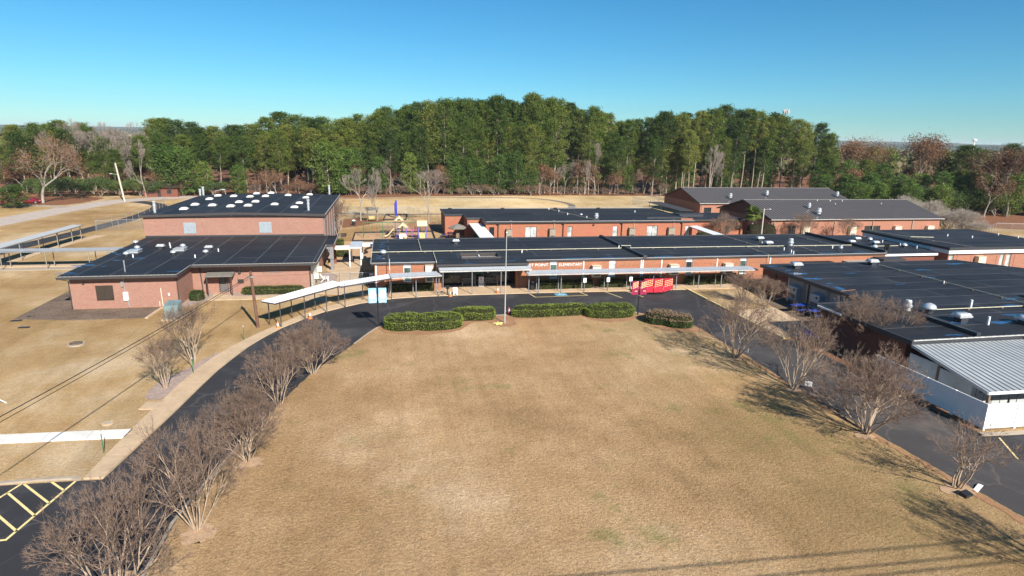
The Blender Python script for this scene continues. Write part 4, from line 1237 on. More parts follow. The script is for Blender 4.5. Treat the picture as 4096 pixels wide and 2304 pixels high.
MB().box(54.5, 60.0, 69.9, 73.3, 2.55, 2.75).build('link_roof', M['roof_x'], school)
MB().box(66.9, 70.4, 71.2, 73.3, 2.9, 3.2).build('porch_roof', M['fascia'], school)
MB().box(69.95, 70.1, 71.4, 71.55, 0, 2.89).build('porch_post', M['post'], school)

# ------------------------------------------------------------------ entrance canopy and covered walks
def canopy(name, label, quad, z, posts, mat, post_mat, rib=.3, dirv=None, zb=None, group=None, pr=.045, th=.12, fas=None):
    """ribbed sheet over an edge frame on posts; quad = front-left, front-right, back-right, back-left"""
    q = [Vector(p) for p in quad]
    zb = z if zb is None else zb
    c = sum(q, Vector((0, 0))) / 4
    root = E(name, (c.x, c.y, 0), label, 'canopy', group)
    n = max(6, int((q[1] - q[0]).length / rib)) * 2
    vs, fs = [], []
    for i in range(n + 1):
        f, b = q[0].lerp(q[1], i / n), q[3].lerp(q[2], i / n)
        h = .06 if i % 2 else 0
        vs += [(*f, z + h), (*b, zb + h)]
    for i in range(n):
        fs.append((2 * i, 2 * i + 2, 2 * i + 3, 2 * i + 1))
    MB().add(vs, fs).build('ribbed_sheet', mat, root)
    ed = MB()
    zz = [z, z, zb, zb]
    for i in range(4):
        a, b = q[i], q[(i + 1) % 4]
        d = (b - a).normalized() * .03
        ed.bar((a.x + d.x, a.y + d.y, zz[i] - th / 2 - .01), (b.x - d.x, b.y - d.y, zz[(i + 1) % 4] - th / 2 - .01), .06, th)
    ed.build('edge_frame', fas or post_mat, root)
    for p in posts:
        MB().box(p[0] - pr, p[0] + pr, p[1] - pr, p[1] + pr, .01, z - th - .02).build('post', post_mat, root)
    return root
canopy('entrance_canopy', 'silver ribbed metal canopy over the school entrance plaza', [(5.85, 70.85), (16.95, 70.85), (16.85, 72.6), (5.75, 72.6)], 3.06, [(6.22, 70.98), (9.7, 70.98), (13.22, 70.98), (16.68, 70.98)], M['can_silver'], M['post'], .3, zb=3.3, th=.16, fas=M['gutter'])
canopy('covered_walk', 'long silver ribbed walkway canopy in front of the lettered wall', [(16.35, 69.95), (46.75, 69.65), (46.75, 71.75), (16.35, 72.2)], 2.58,
       [(x, 70.75) for x in (17.86, 20.7, 23.69, 26.74, 29.74, 32.85, 36.0, 39.1, 42.3, 45.45)] + [(x, 71.95) for x in (17.9, 20.69, 23.75, 26.74, 29.74, 32.9, 36, 39.06, 42.16, 45.44)], M['can_silver'], M['post'], .32, fas=M['gutter'])
canopy('covered_walk', 'bright white canopy section nearest the brown utility pole', [(-10.81, 60.04), (-4.73, 67.3), (-6.15, 69.1), (-12.27, 61.13)], 2.6,
       [(-11.76, 61.71), (-10.5, 60.57), (-9.95, 63.91), (-8.55, 63.05), (-7.88, 66.22), (-6.6, 65.1)], M['can_white'], M['post_d'], .32)
canopy('covered_walk', 'bright white middle canopy section in front of the wire gate', [(-5.2, 66.35), (.42, 70.0), (-.1, 72.05), (-5.75, 68.4)], 2.56,
       [(-5.63, 68.5), (-4.85, 67.05), (-3.05, 70.0), (-2.36, 69.05), (-.15, 71.7), (.18, 70.19)], M['can_white'], M['post_d'], .32)
canopy('covered_walk', 'short silver canopy section joining the entrance from the left', [(.25, 69.35), (6.0, 70.1), (5.6, 72.2), (-.05, 71.5)], 2.72,
       [(2.74, 72.1), (3.03, 70.45), (5.5, 72.1), (5.72, 70.6)], M['can_silver'], M['post'], .32, fas=M['gutter'])
canopy('covered_walk', 'grey canopy over the long path left of the gymnasium', [(-70, 91.15), (-34.6, 91.5), (-34.6, 93.75), (-70, 93.5)], 2.5,
       [(x, y) for x in (-66, -60.9, -55.6, -50.4, -45.1, -39.9) for y in (92.9, 94.6)][:] and [(x, 91.4) for x in (-66, -60.9, -55.6, -50.4, -45.1, -39.9)] + [(x, 93.4) for x in (-66, -60.9, -55.6, -50.4, -45.1, -39.9)], M['can_grey'], M['post_t'], .3, fas=M['post'])
canopy('covered_walk', 'grey canopy running beside the asphalt lane at far left', [(-52.0, 84), (-51.15, 116.7), (-52.9, 117.2), (-54.4, 84)], 2.5,
       [(-53.6, y) for y in (98.2, 103.2, 108.6, 113.3)] + [(-51.5, y) for y in (98.2, 103.2, 108.6, 113.3, 116.4)], M['can_grey'], M['post_t'], .3, fas=M['post'])
canopy('covered_walk', 'white sheet canopy descending from the rear wing doorway', [(14.3, 91.2), (16.7, 91.2), (16.9, 111.6), (14.6, 111.6)], 2.75, [(14.4, 93), (16.5, 93), (14.5, 100), (14.5, 107)], M['can_white'], M['post_d'], .4, zb=3.0)
canopy('covered_walk', 'white sheet canopy between the rear wing and the metal roofed hall', [(54.9, 91.2), (57.0, 91.2), (58.1, 107.6), (56.1, 107.6)], 2.8, [(55.2, 93), (56.8, 93), (56.5, 104)], M['can_white'], M['post_d'], .4)
canopy('covered_walk', 'dark brown canopy behind the rear wing by the field fence', [(66.5, 132), (70.0, 132), (70.9, 151.4), (67.2, 151.5)], 2.8, [(66.9, 134), (67.1, 142), (67.3, 150.8), (70.6, 150.8)], M['metal_roof'], M['post_d'], .4)
# white steel pergola walk between gymnasium and school
pg = E('steel_walkway', (-4.7, 91, 0), 'white steel flat roofed walkway between gymnasium and school', 'canopy')
MB().box(-7.45, -5.45, 88.6, 90.6, 2.65, 2.86).build('roof_panel', M['can_white'], pg)
MB().box(-5.44, -3.75, 88.5, 93.3, 2.75, 2.98).build('roof_panel', M['can_silver'], pg)
MB().box(-3.74, -2.1, 91.1, 93.2, 2.6, 2.8).build('roof_panel', M['can_white'], pg)
for x, y in ((-5.45, 88.7), (-5.4, 92.9), (-3.9, 88.65), (-3.85, 93.0)):
    MB().box(x - .07, x + .07, y - .07, y + .07, .05, 2.64 if x > -4.2 else 2.6).build('post', M['vent_w'], pg)
# ------------------------------------------------------------------ rear classroom wing
wing = E('classroom_wing', (36, 116, 0), 'low orange brick wing with stepped left end behind the main roof', 'building')
ops = [(17.6, 18.5, .3, 2.96), (24.15, 26.3, .3, 3.0), (32.0, 32.95, .3, 3.0), (40.75, 41.75, .3, 3.0), (47.5, 49.65, .3, 2.97), (55.3, 56.3, .3, 2.9)]
ww = wall_open(MB(), 17.0, 56.7, 0, 3.72, 106.8, .3, ops)
ww.box(17.0, 56.7, 107.1, 126.2, 0, 3.72)
ww.build('wall', M['brick_rear'], wing)
MB().box(14.35, 16.999, 112.0, 126.2, 0, 3.72).build('wall', M['brick_rear'], wing)
MB().box(10.75, 14.349, 117.4, 126.2, 0, 3.72).build('wall', M['brick_rear'], wing)
RW = [(10.65, 117.3), (14.25, 117.3), (14.25, 111.9), (16.9, 111.9), (16.9, 106.5), (56.9, 106.5), (56.9, 126.5), (10.65, 126.5)]
slab('roof', RW, 3.73, 3.95, M['roof_x'], wing)
MB().ring(RW, .06, 3.68, 4.06, -.12).build('fascia', M['fascia_g'], wing)
MB().bar((17, 106.42, 4.0), (56.8, 106.42, 4.0), .05, .05).build('gutter', M['gutter'], wing)
MB().bar((10.7, 126.4, 4.09), (56.9, 126.4, 4.09), .1, .05).build('roof_edge', M['gutter'], wing)
for i, wn in enumerate(ops):
    wd = wn[1] - wn[0] > 1.5
    window(wing, *wn, 106.8, M['glass_l'] if wd or i in (2, 3, 5) else M['glass'], fr=M['post_d'], mull=((wn[0] + wn[1]) / 2,) if wd else (), sill=False, bars=(1.0,))
for x0, x1 in ((20.63, 21.66), (28.55, 29.6), (43.8, 44.9), (51.62, 52.87)):
    ac_unit(wing, x0, x1, .9, 2.66, 106.79, M['tan_ac'], .7)
    MB().tube([(x1 - .1, 106.6, 2.66), (x1 - .1, 106.6, 4.1), (x1 - .35, 106.5, 4.15)], .035, 5).build('conduit', M['pipe_y'], wing)
for x in (19.2, 31.2, 42.45, 54.45):
    downspout(wing, x, 106.65, .05, 3.6, M['black'], True, .12)
MB().box(36.8, 37.1, 106.6, 106.79, 3.15, 3.35).build('wall_lamp', M['black'], wing)
for x in (12.6, 23.6, 35, 44.6):
    MB().box(x - .35, x + .35, 126.1, 126.35, 4.07, 4.2).build('roof_light', M['fascia_g'], wing)
flue(wing, 38.0, 108.4, 3.95, 1.25, .36)
mushroom(wing, 36.9, 114.2, 3.95, .8)
for x, y in ((36.9, 110.7), (34.7, 116.0), (33.2, 124.8), (34.3, 121), (50.2, 119.5)):
    stub(wing, x, y, 3.95, .4, .08)
pipe_run(wing, [(33.0, 126, 4.08), (37.6, 107.4, 4.08)], .035)
MB().box(54.2, 56.6, 106.7, 107.2, 3.955, 4.3).build('parapet', M['brick_rear'], wing)
MB().box(48.5, 56.85, 109.4, 109.7, 3.955, 4.25).build('roof_curb', M['fascia_g'], wing)
# link block towards the metal-roofed hall
lk = E('link_block', (64, 115, 0), 'low flat roofed brick link beside the fan palm', 'building')
MB().box(57.0, 70.3, 111.6, 122, 0, 3.2).build('wall', M['brick_rear'], lk)
MB().box(57.0, 70.8, 111.2, 122.4, 3.21, 3.45).build('roof', M['roof_x'], lk)
MB().box(57.0, 70.8, 111.12, 111.19, 3.15, 3.5).build('fascia', M['fascia'], lk)
window(lk, 66.2, 67.2, .6, 2.2, 111.45, M['glass'], fr=M['post_d'], sill=False)
MB().box(58.5, 63.8, 116, 119, 3.451, 3.9).build('roof_hatch', M['fascia_g'], lk)

# ------------------------------------------------------------------ halls with standing-seam roofs
def gable_hall(name, label, x0, x1, y0, yr, y1, ze, zr, ov, openings, acs, wallmat, step, pil):
    root = E(name, ((x0 + x1) / 2, yr, 0), label, 'building')
    w = wall_open(MB(), x0 + ov, x1 - ov, -.2, ze - .12, y0 + ov, .3, openings)
    w.box(x0 + ov, x1 - ov, y0 + ov + .3, y1 - ov, -.2, ze - .12)
    w.build('wall', wallmat, root)
    hw = yr - y0 - ov
    zt = zr - .2
    zb = ze - .119
    for x in (x0 + ov, x1 - ov - .3):
        MB().add([(x, y0 + ov, zb), (x, y1 - ov, zb), (x, yr, zt), (x + .3, y0 + ov, zb), (x + .3, y1 - ov, zb), (x + .3, yr, zt)],
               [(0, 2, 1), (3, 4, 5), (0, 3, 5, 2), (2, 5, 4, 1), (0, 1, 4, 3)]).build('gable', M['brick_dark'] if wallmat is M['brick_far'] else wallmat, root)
    for s_, ya, yb in ((1, y0, yr), (-1, yr, y1)):
        za, zb_ = (ze, zr) if s_ == 1 else (zr, ze)
        MB().add([(x0, ya, za), (x1, ya, za), (x1, yb, zb_), (x0, yb, zb_), (x0, ya, za - .1), (x1, ya, za - .1), (x1, yb, zb_ - .1), (x0, yb, zb_ - .1)],
                 [(0, 1, 2, 3), (7, 6, 5, 4), (0, 4, 5, 1), (1, 5, 6, 2), (2, 6, 7, 3), (3, 7, 4, 0)]).build('roof_plane', M['metal_roof'], root)
    rb = MB()
    L_ = math.hypot(yr - y0, zr - ze)
    rb.add([(-.06, y0 - yr, ze - zr), (.06, y0 - yr, ze - zr), (.06, 0, 0), (-.06, 0, 0), (-.05, y0 - yr, ze - zr + .11), (.05, y0 - yr, ze - zr + .11), (.05, 0, .11), (-.05, 0, .11)],
           [(4, 5, 6, 7), (0, 1, 5, 4), (1, 2, 6, 5), (3, 0, 4, 7)])
    first = rb.build('seam', M['metal_rib'], root)
    first.location = (x0 + step / 2, yr, zr)
    n = int((x1 - x0) / step)
    for k in range(1, n):
        c = first.copy()
        COL.objects.link(c)
        c.location = (x0 + step / 2 + k * step, yr, zr)
    MB().bar((x0, y0 - .05, ze - .02), (x1, y0 - .05, ze - .02), .1, .12).build('gutter', M['gutter'], root)
    MB().bar((x0, yr, zr + .06), (x1, yr, zr + .06), .3, .08).build('ridge_cap', M['metal_rib'], root)
    for a, b in (((x0 - .02, y0, ze), (x0 - .02, yr, zr)), ((x0 - .02, y1, ze), (x0 - .02, yr, zr))):
        MB().bar(Vector(a) + Vector((0, 0, -.02)), Vector(b) + Vector((0, 0, -.02)), .08, .24).build('rake_trim', M['fascia'], root)
    for a in openings:
        window(root, *a, y0 + ov, M['glass'], fr=M['post_d'], mull=((a[0] + a[1]) / 2,), sill=False)
    for a, b, lo, hi in acs:
        ac_unit(root, a, b, lo, hi, y0 + ov - .01, M['cream'], .7)
    for x in pil:
        downspout(root, x, y0 + ov - .08, 0, ze - .2, M['post_t'], False, .14)
    return root
h2 = gable_hall('metal_roofed_hall', 'salmon brick hall with grey seamed roof, nearer of two', 73.8, 114.2, 107.7, 118.1, 128.5, 3.8, 6.68, .5,
                [(78.2, 79.8, .6, 2.55), (95.7, 99.4, .6, 2.35)], [(81.1, 82.5, .3, 2.4), (91.9, 93.3, .4, 2.4), (102.5, 104.0, .4, 2.3), (110.4, 111.9, .4, 2.3)], M['brick_far'], .72, (74.9, 83.0, 88.5, 97.5, 107.0))
flue(h2, 85.9, 109.9, 4.35, 1.5, .45)
flue(h2, 86.0, 113.2, 5.25, 1.3, .32)
for x, y in ((91, 117.4), (94, 117.2), (97, 117.2), (94, 115.5), (105.5, 115.6)):
    stub(h2, x, y, 6.68 - (118.1 - y) * .277, .3, .07)
h1 = gable_hall('metal_roofed_hall', 'salmon brick hall with grey seamed roof, farther of two', 76.6, 121.5, 141.7, 152.6, 163.5, 3.4, 6.45, .5,
                [(78.2, 80.2, .6, 2.3)], [(83.0, 84.3, .4, 2.4)], M['brick_far'], .72, (77.5,))
for x, y in ((86.6, 144.6), (98.3, 146.6), (119.0, 146.0)):
    flue(h1, x, y, 3.4 + (y - 141.7) * .28, 1.5, .4)

# ------------------------------------------------------------------ right-hand brick block with black roof
rb_ = E('cafeteria_block', (58, 56, 0), 'dark brick block with broad black roof at right', 'building')
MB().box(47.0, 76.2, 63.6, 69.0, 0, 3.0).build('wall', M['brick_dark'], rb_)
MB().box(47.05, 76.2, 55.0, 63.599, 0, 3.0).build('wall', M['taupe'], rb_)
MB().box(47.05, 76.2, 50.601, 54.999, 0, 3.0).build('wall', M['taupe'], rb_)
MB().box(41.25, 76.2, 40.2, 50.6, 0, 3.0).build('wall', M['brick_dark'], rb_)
RPr = [(40.85, 39.35), (51.9, 39.35), (51.9, 34.0), (90, 32), (90, 50), (76.4, 69.25), (46.75, 69.25), (46.75, 50.9), (40.85, 50.9)]
slab('roof', RPr, 3.01, 3.30, M['roof_x'], rb_)
MB().ring(RPr, .06, 2.95, 3.36, -.10).build('fascia', M['fascia_g'], rb_)
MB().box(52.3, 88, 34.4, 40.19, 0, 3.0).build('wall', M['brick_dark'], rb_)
gt = MB()
MB().bar((40.9, 39.28, 3.37), (51.8, 39.28, 3.37), .1, .08).build('gutter', M['gutter'], rb_)
for k in range(18):
    x = 41.2 + k * .6
    gt.box(x, x + .03, 39.2, 39.34, 3.415, 3.43)
stuff(gt.build('gutter_strap', M['fascia_g'], rb_))
MB().bar((40.72, 47.2, 3.22), (40.72, 50.4, 3.22), .14, .16).build('gutter', M['vent_w'], rb_)
MB().box(47.3, 47.7, 39.6, 45.6, 3.305, 3.62).build('roof_curb', M['fascia_g'], rb_)
for y in (63.6, 60.0, 55.0):
    MB().box(46.93, 46.998, y - .06, y + .06, .05, 2.95).build('wall_strip', M['vent_w'] if y != 60 else M['black'], rb_)
ac_unit(rb_, 61.2, 62.7, .75, 2.3, 47.03, M['louver'], .7, '-x')
ac_unit(rb_, 57.3, 58.8, .75, 2.3, 47.03, M['louver'], .7, '-x')
for y in (60.6, 60.9, 56.6, 56.9):
    MB().tube([(46.98, y, 2.9), (46.98, y, .6)], .03, 5).build('conduit', M['post'], rb_)
MB().box(46.85, 46.99, 66.0, 66.35, 2.35, 2.6).build('wall_lamp', M['black'], rb_)
MB().tube([(46.72, 54.6, 2.5), (46.62, 54.6, 3.45), (48.6, 54.9, 3.48)], .035, 5).build('pipe', M['pipe_r'], rb_)
hood(rb_, 49.9, 66.6, 3.30, 1.3); hood(rb_, 61.6, 67.4, 3.30, 1.3); hood(rb_, 66.0, 49.4, 3.30, 1.45); hood(rb_, 50.0, 43.6, 3.30, 1.35); hood(rb_, 55.1, 42.0, 3.30, 1.4)
mushroom(rb_, 49.4, 46.4, 3.30, 1.6); flue(rb_, 47.2, 46.6, 3.30, 1.3, .3)
stub(rb_, 51.6, 42.4, 3.30, .75, .1); stub(rb_, 55.3, 47.5, 3.30, .8, .11); stub(rb_, 62, 57, 3.3, .3, .06)
o = MB().box(61.3, 63.6, 43.2, 45.4, 3.301, 4.6).build('rooftop_unit', M['louver'], rb_)
MB().box(61.25, 61.299, 43.4, 45.2, 3.5, 4.4).build('louvre', M['grille'], o)
pipe_run(rb_, [(62.2, 67.0, 3.46), (62.2, 47.0, 3.46)], .04)
pipe_run(rb_, [(50.5, 46.9, 3.46), (62.2, 46.9, 3.46)], .04)
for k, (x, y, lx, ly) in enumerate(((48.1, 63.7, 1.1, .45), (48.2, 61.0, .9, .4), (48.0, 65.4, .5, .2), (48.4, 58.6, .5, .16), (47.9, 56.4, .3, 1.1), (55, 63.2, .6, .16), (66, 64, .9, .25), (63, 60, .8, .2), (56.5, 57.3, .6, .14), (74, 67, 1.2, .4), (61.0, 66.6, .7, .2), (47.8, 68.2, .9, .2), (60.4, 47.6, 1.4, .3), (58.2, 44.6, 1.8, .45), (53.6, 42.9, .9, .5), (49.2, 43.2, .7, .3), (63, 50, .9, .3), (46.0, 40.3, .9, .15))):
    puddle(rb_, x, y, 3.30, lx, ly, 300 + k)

# ------------------------------------------------------------------ white-banded block at far right
wf = E('white_banded_block', (92, 83, 0), 'brick block with wide white fascia band at far right', 'building')
wops = [(81.2, 82.0, .4, 3.1), (90.3, 91.1, .4, 3.1), (91.5, 92.4, .4, 3.1)]
w_ = wall_open(MB(), 81.0, 101.5, 0, 3.14, 74.6, .3, wops)
w_.box(81.0, 101.5, 74.9, 91.0, 0, 3.14)
w_.build('wall', M['brick_far'], wf)
MB().box(80.6, 102.2, 74.2, 91.4, 3.15, 3.93).build('fascia_band', M['vent_w'], wf)
MB().box(80.5, 102.3, 74.1, 91.5, 3.931, 4.1).build('roof', M['roof_x'], wf)
MB().ring([(80.5, 74.1), (102.3, 74.1), (102.3, 91.5), (80.5, 91.5)], .06, 3.75, 4.13).build('roof_edge', M['fascia_g'], wf)
for i, wn in enumerate(wops):
    window(wf, *wn, 74.6, M['glass_l'], fr=M['cream'], sill=False, bars=(1.0,))
ac_unit(wf, 85.8, 87.1, .5, 2.7, 74.59, M['cream'], .7)
for a, b in ((82.6, 85.2), (87.5, 89.8), (93, 96)):
    q_ = MB().ring([(a, .8), (b, .8), (b, 2.9), (a, 2.9)], -.08, 0, .03)
    MB().add([(v[0], 74.599 - v[2], v[1]) for v in q_.v], q_.f).build('brick_border', M['brick_far'], wf)
for x, y in ((90.5, 84.2), (93.2, 82.2), (101, 84.5), (101.5, 81.5)):
    stub(wf, x, y, 4.1, .35, .09)
pipe_run(wf, [(81.0, 81.8, 3.0), (81.0, 81.8, 4.5), (84.5, 81.0, 4.5)], .05, M['pipe_y'], blocks=False)
pipe_run(wf, [(81.3, 90.8, 4.2), (84.0, 76.2, 4.2), (84.2, 74.0, 4.2)], .03)
MB().box(79.0, 80.55, 77.5, 86.5, 3.0, 3.25).build('side_roof', M['roof_x'], wf)

# ------------------------------------------------------------------ lean-to shed and white fence
shed = E('lean_to_shed', (46, 35, 0), 'grey ribbed lean-to shed roof behind white fence', 'shed')
SH = [Vector((39.45, 31.4, 2.4)), Vector((60, 30.7, 2.4)), Vector((52.0, 39.2, 3.0)), Vector((40.75, 39.2, 3.05))]
SH[2] = Vector((60, 39.2, 3.0))
MB().add([tuple(p) for p in SH] + [(p.x, p.y, p.z - .14) for p in SH], [(0, 1, 2, 3), (7, 6, 5, 4), (0, 4, 5, 1), (1, 5, 6, 2), (2, 6, 7, 3), (3, 7, 4, 0)]).build('roof_sheet', M['shed_roof'], shed)
for k in range(42):
    t = (k + .5) / 42
    a, b = SH[0].lerp(SH[1], t), SH[3].lerp(SH[2], t)
    MB().bar(a + Vector((0, 0, .03)), b + Vector((0, 0, .02)), .035, .045).build('roof_rib', M['shed_rib'], shed)
MB().bar(SH[0] + Vector((0, -.03, -.06)), SH[1] + Vector((0, -.03, -.06)), .05, .2).build('eave_trim', M['vent_w'], shed)
MB().bar(SH[0] + Vector((-.03, 0, -.06)), SH[3] + Vector((-.03, 0, -.06)), .05, .22).build('rake_trim', M['louver'], shed)
MB().box(40.2, 58, 33.2, 33.3, 0, 2.2).build('back_panel', M['shed_wall'], shed)
MB().box(40.3, 40.36, 33.31, 36.0, 0, 2.35).build('side_panel', M['shed_wall'], shed)
MB().box(40.3, 40.36, 36.25, 38.8, 0, 2.55).build('side_panel', M['shed_wall'], shed)
for x, y, h in ((40.0, 31.75, 2.2), (40.35, 36.12, 2.55), (44.2, 31.75, 2.2), (49, 31.7, 2.2)):
    MB().box(x - .08, x + .08, y - .08, y + .08, 0, h).build('post', M['wood'], shed)
for k in range(7):
    MB().box(40.6 + k * .75, 40.63 + k * .75, 33.17, 33.198, 0, 2.15).build('panel_joint', M['post'], shed)
for x in (40.9, 42.3):
    frame(MB(), x, x + .8, 1.55, 1.95, 33.05, 33.18, .07).build('window_frame', M['wood'], shed)
fen = E('vinyl_fence', (38.85, 36, 0), 'tall white vinyl privacy fence round the shed', 'fence')
def vpanel(a, b, h0=.12, h1=1.85):
    a, b = Vector(a), Vector(b)
    L_ = (b - a).length
    k = max(1, int(L_ / .3))
    d = (b - a).normalized()
    n_ = Vector((-d.y, d.x))
    for i in range(k):
        p, q = a + d * (L_ * i / k + .004), a + d * (L_ * (i + 1) / k - .004)
        MB().bar((p.x, p.y, (h0 + h1) / 2), (q.x, q.y, (h0 + h1) / 2), .03, h1 - h0).build('plank', M['vinyl'], fen)
    for z in (h0 + .05, h1 - .02):
        MB().bar((a.x, a.y, z), (b.x, b.y, z), .06, .1).build('rail', M['vinyl'], fen)
def vpost(p, h=1.89):
    MB().box(p[0] - .065, p[0] + .065, p[1] - .065, p[1] + .065, 0, h).build('post', M['vinyl'], fen)
F1 = [(38.85, 30.75 + k * 2.4) for k in range(5)]
F2 = [(38.85 + k * 2.4, 30.75 - k * .1) for k in range(1, 8)]
for a, b in zip(F1[:-1], F1[1:]):
    vpanel((a[0], a[1] + .07), (b[0], b[1] - .07))
for a, b in zip([F1[0]] + F2[:-1], F2):
    vpanel((a[0] + .07, a[1]), (b[0] - .07, b[1]))
for p in F1 + F2:
    vpost(p)
# ------------------------------------------------------------------ street furniture and small things
def cone_proto(mat):
    r = E('traffic_cone', (0, 0, 0), 'cone', 'traffic cone')
    MB().lathe(0, 0, [(.17, .045), (.15, .1), (.035, .74), (.025, .76)], 12).build('body', mat, r, True)
    MB().lathe(0, 0, [(.118, .36), (.120, .37), (.078, .55), (.075, .56)], 12).build('collar', M['vent_w'] if mat is not M['red'] else M['gutter'], r, True)
    MB().prism([(-.2, -.2), (.2, -.2), (.2, .2), (-.2, .2)], .0, .044).build('base', mat, r)
    return r
cp_ = Pool([cone_proto(M['orange'])])
for x, y, lb in ((-8.1, 63.3, 'orange cone on asphalt beside the third canopy post'), (-10.75, 60.2, 'orange cone by the front post nearest the utility pole'), (-2.0, 68.9, 'orange cone tucked behind the blue leaf banner'), (7.05, 70.65, 'orange cone beside the white folding sign'), (12.85, 71.15, 'orange cone on the plaza near the right bench')):
    cp_.get(0, (x, y, .095 if y > 70.9 else .006), .2, 1, lb, 'orange traffic cones')
rc = cone_proto(M['red'])
put(rc, (12.5, 62.15, .006), .3, 1.05, 'dark red cone beside the flagpole between hedges')
def bench_proto(name, mat, w=1.55):
    r = E(name, (0, 0, 0), 'bench', 'bench')
    for k in range(4):
        MB().box(-w / 2, w / 2, -.28 + k * .115, -.19 + k * .115, .42, .45).build('seat_slat', mat, r)
    for k in range(11):
        x = -w / 2 + .1 + k * (w - .2) / 10
        MB().bar((x, .19, .5), (x, .27, .86), .05, .02).build('back_slat', mat, r)
    MB().box(-w / 2, w / 2, .26, .31, .861, .93).build('top_rail', mat, r)
    MB().box(-w / 2, w / 2, .165, .205, .451, .5).build('lower_rail', mat, r)
    for s in (-1, 1):
        x = s * (w / 2 + .035)
        MB().box(x - .03, x + .03, -.3, -.23, 0, .62).build('leg', mat, r)
        MB().bar((x, .16, 0), (x, .28, .92), .06, .07).build('leg', mat, r)
        MB().box(x - .035, x + .035, -.32, .2, .621, .66).build('armrest', mat, r)
        MB().box(x - .025, x + .025, -.23, .15, .36, .42).build('side_rail', mat, r)
    return r
bp = Pool([bench_proto('park_bench', M['wood_bench'])])
bp.get(0, (9.82, 75.2, .09), 0, 1, 'brown slatted bench left of the poster stand', 'slatted benches at the entrance')
bp.get(0, (12.68, 75.1, .09), 0, 1, 'brown slatted bench right of the poster stand', 'slatted benches at the entrance')
# poster stand
t = E('poster_stand', (11.4, 74.95, .09), 'grey poster stand with red print between the two benches', 'sign')
MB().box(11.08, 11.72, 74.93, 74.98, .45, 1.28).build('board', M['vent_w'], t)
MB().box(11.05, 11.08, 74.91, 75.0, .4, 1.33).box(11.72, 11.75, 74.91, 75.0, .4, 1.33).box(11.08, 11.72, 74.91, 75.0, 1.281, 1.33).build('frame', M['post'], t)
pr_ = MB()
for x, z, w, h in ((11.25, 1.02, .3, .05), (11.3, .95, .2, .05), (11.35, .88, .12, .06)):
    pr_.box(x, x + w, 74.922, 74.929, z, z + h)
pr_.build('red_print', M['scarlet'], t)
pr_ = MB()
for k in range(6):
    pr_.box(11.16 + k * .085, 11.2 + k * .085, 74.922, 74.929, .58 + .03 * (k % 3), .8 - .05 * (k % 2))
pr_.box(11.2, 11.6, 74.922, 74.929, 1.17, 1.2)
pr_.build('dark_print', M['post'], t)
MB().prism([(11.05, 74.72), (11.75, 74.72), (11.72, 75.15), (11.08, 75.15)], .09, [.2, .2, .38, .38]).build('base', M['vent_w'], t)
# white folding sign
t = E('folding_sign', (7.65, 71.05, .09), 'white blank folding board standing on the plaza edge', 'sign')
for s in (-1, 1):
    lf = MB()
    for x0, x1, z0, z1 in ((7.4, 7.94, .3, .95), (7.4, 7.52, .09, .3), (7.82, 7.94, .09, .3)):
        a = (.09 - z0) * .22; b = (.09 - z1) * .22
        y0, y1 = 71.05 + s * (.25 + a), 71.05 + s * (.25 + b)
        lf.add([(x0, y0 - .02, z0), (x1, y0 - .02, z0), (x1, y0 + .02, z0), (x0, y0 + .02, z0), (x0, y1 - .02, z1), (x1, y1 - .02, z1), (x1, y1 + .02, z1), (x0, y1 + .02, z1)],
               [(0, 3, 2, 1), (4, 5, 6, 7), (0, 1, 5, 4), (1, 2, 6, 5), (2, 3, 7, 6), (3, 0, 4, 7)])
    lf.build('leaf', M['vinyl'], t)
MB().box(7.5, 7.85, 71.0, 71.1, .9, .97).build('hinge', M['vinyl'], t)
# black drop box on a post
t = E('drop_box', (6.75, 71.05, .09), 'black box on a post beside the entrance canopy', 'drop box')
MB().box(6.69, 6.81, 70.99, 71.11, .09, .85).build('post', M['black'], t)
bxx = MB().box(6.55, 6.95, 70.85, 71.25, .851, 1.2).build('box', M['black'], t)
MB().lathe(6.75, 71.05, [(.28, 1.201), (.2, 1.27), (.02, 1.3)], 4).build('lid', M['black'], bxx)
# litter bin
t = E('litter_bin', (17.5, 72.7, .02), 'tall black litter bin beside the clipped foundation hedge', 'litter bin')
MB().box(17.2, 17.8, 72.45, 73.0, .02, .95).build('body', M['black'], t)
MB().prism([(17.16, 72.4), (17.84, 72.4), (17.84, 73.05), (17.16, 73.05)], .951, [1.15, 1.15, 1.3, 1.3]).build('lid', M['blackp'], t)
MB().box(17.35, 17.65, 72.385, 72.41, 1.0, 1.1).build('flap', M['steel'], t)
# flagpole with a yellow star ornament at its foot
t = E('flagpole', (11.46, 59.1, .03), 'tall slim white flagpole without flag', 'flagpole')
MB().tube([(11.46, 59.1, .03), (11.47, 59.1, 3.0), (11.5, 59.12, 9.25)], [.07, .06, .035], 8).build('pole', M['vent'], t)
MB().lathe(11.5, 59.12, [(.02, 9.25), (.08, 9.31), (.1, 9.36), (.07, 9.43), (.01, 9.47)], 8).build('finial', M['vent'], t, True)
MB().cyl(11.46, 59.1, .0301, .13, .16, 10).build('collar', M['steel'], t)
MB().box(11.5, 11.56, 59.02, 59.06, 1.2, 1.35).build('cleat', M['steel'], t)
st_ = MB()
P = []
for k in range(10):
    a = PI / 2 + k * PI / 5
    rr = .52 if k % 2 == 0 else .22
    P.append((10.75 + rr * math.cos(a), 58.85 + rr * math.sin(a)))
st_.prism(P, .045, .13)
tag(st_.build('star_ornament', M['starf']), 'yellow star lying on the ground by the flagpole', 'ornament')
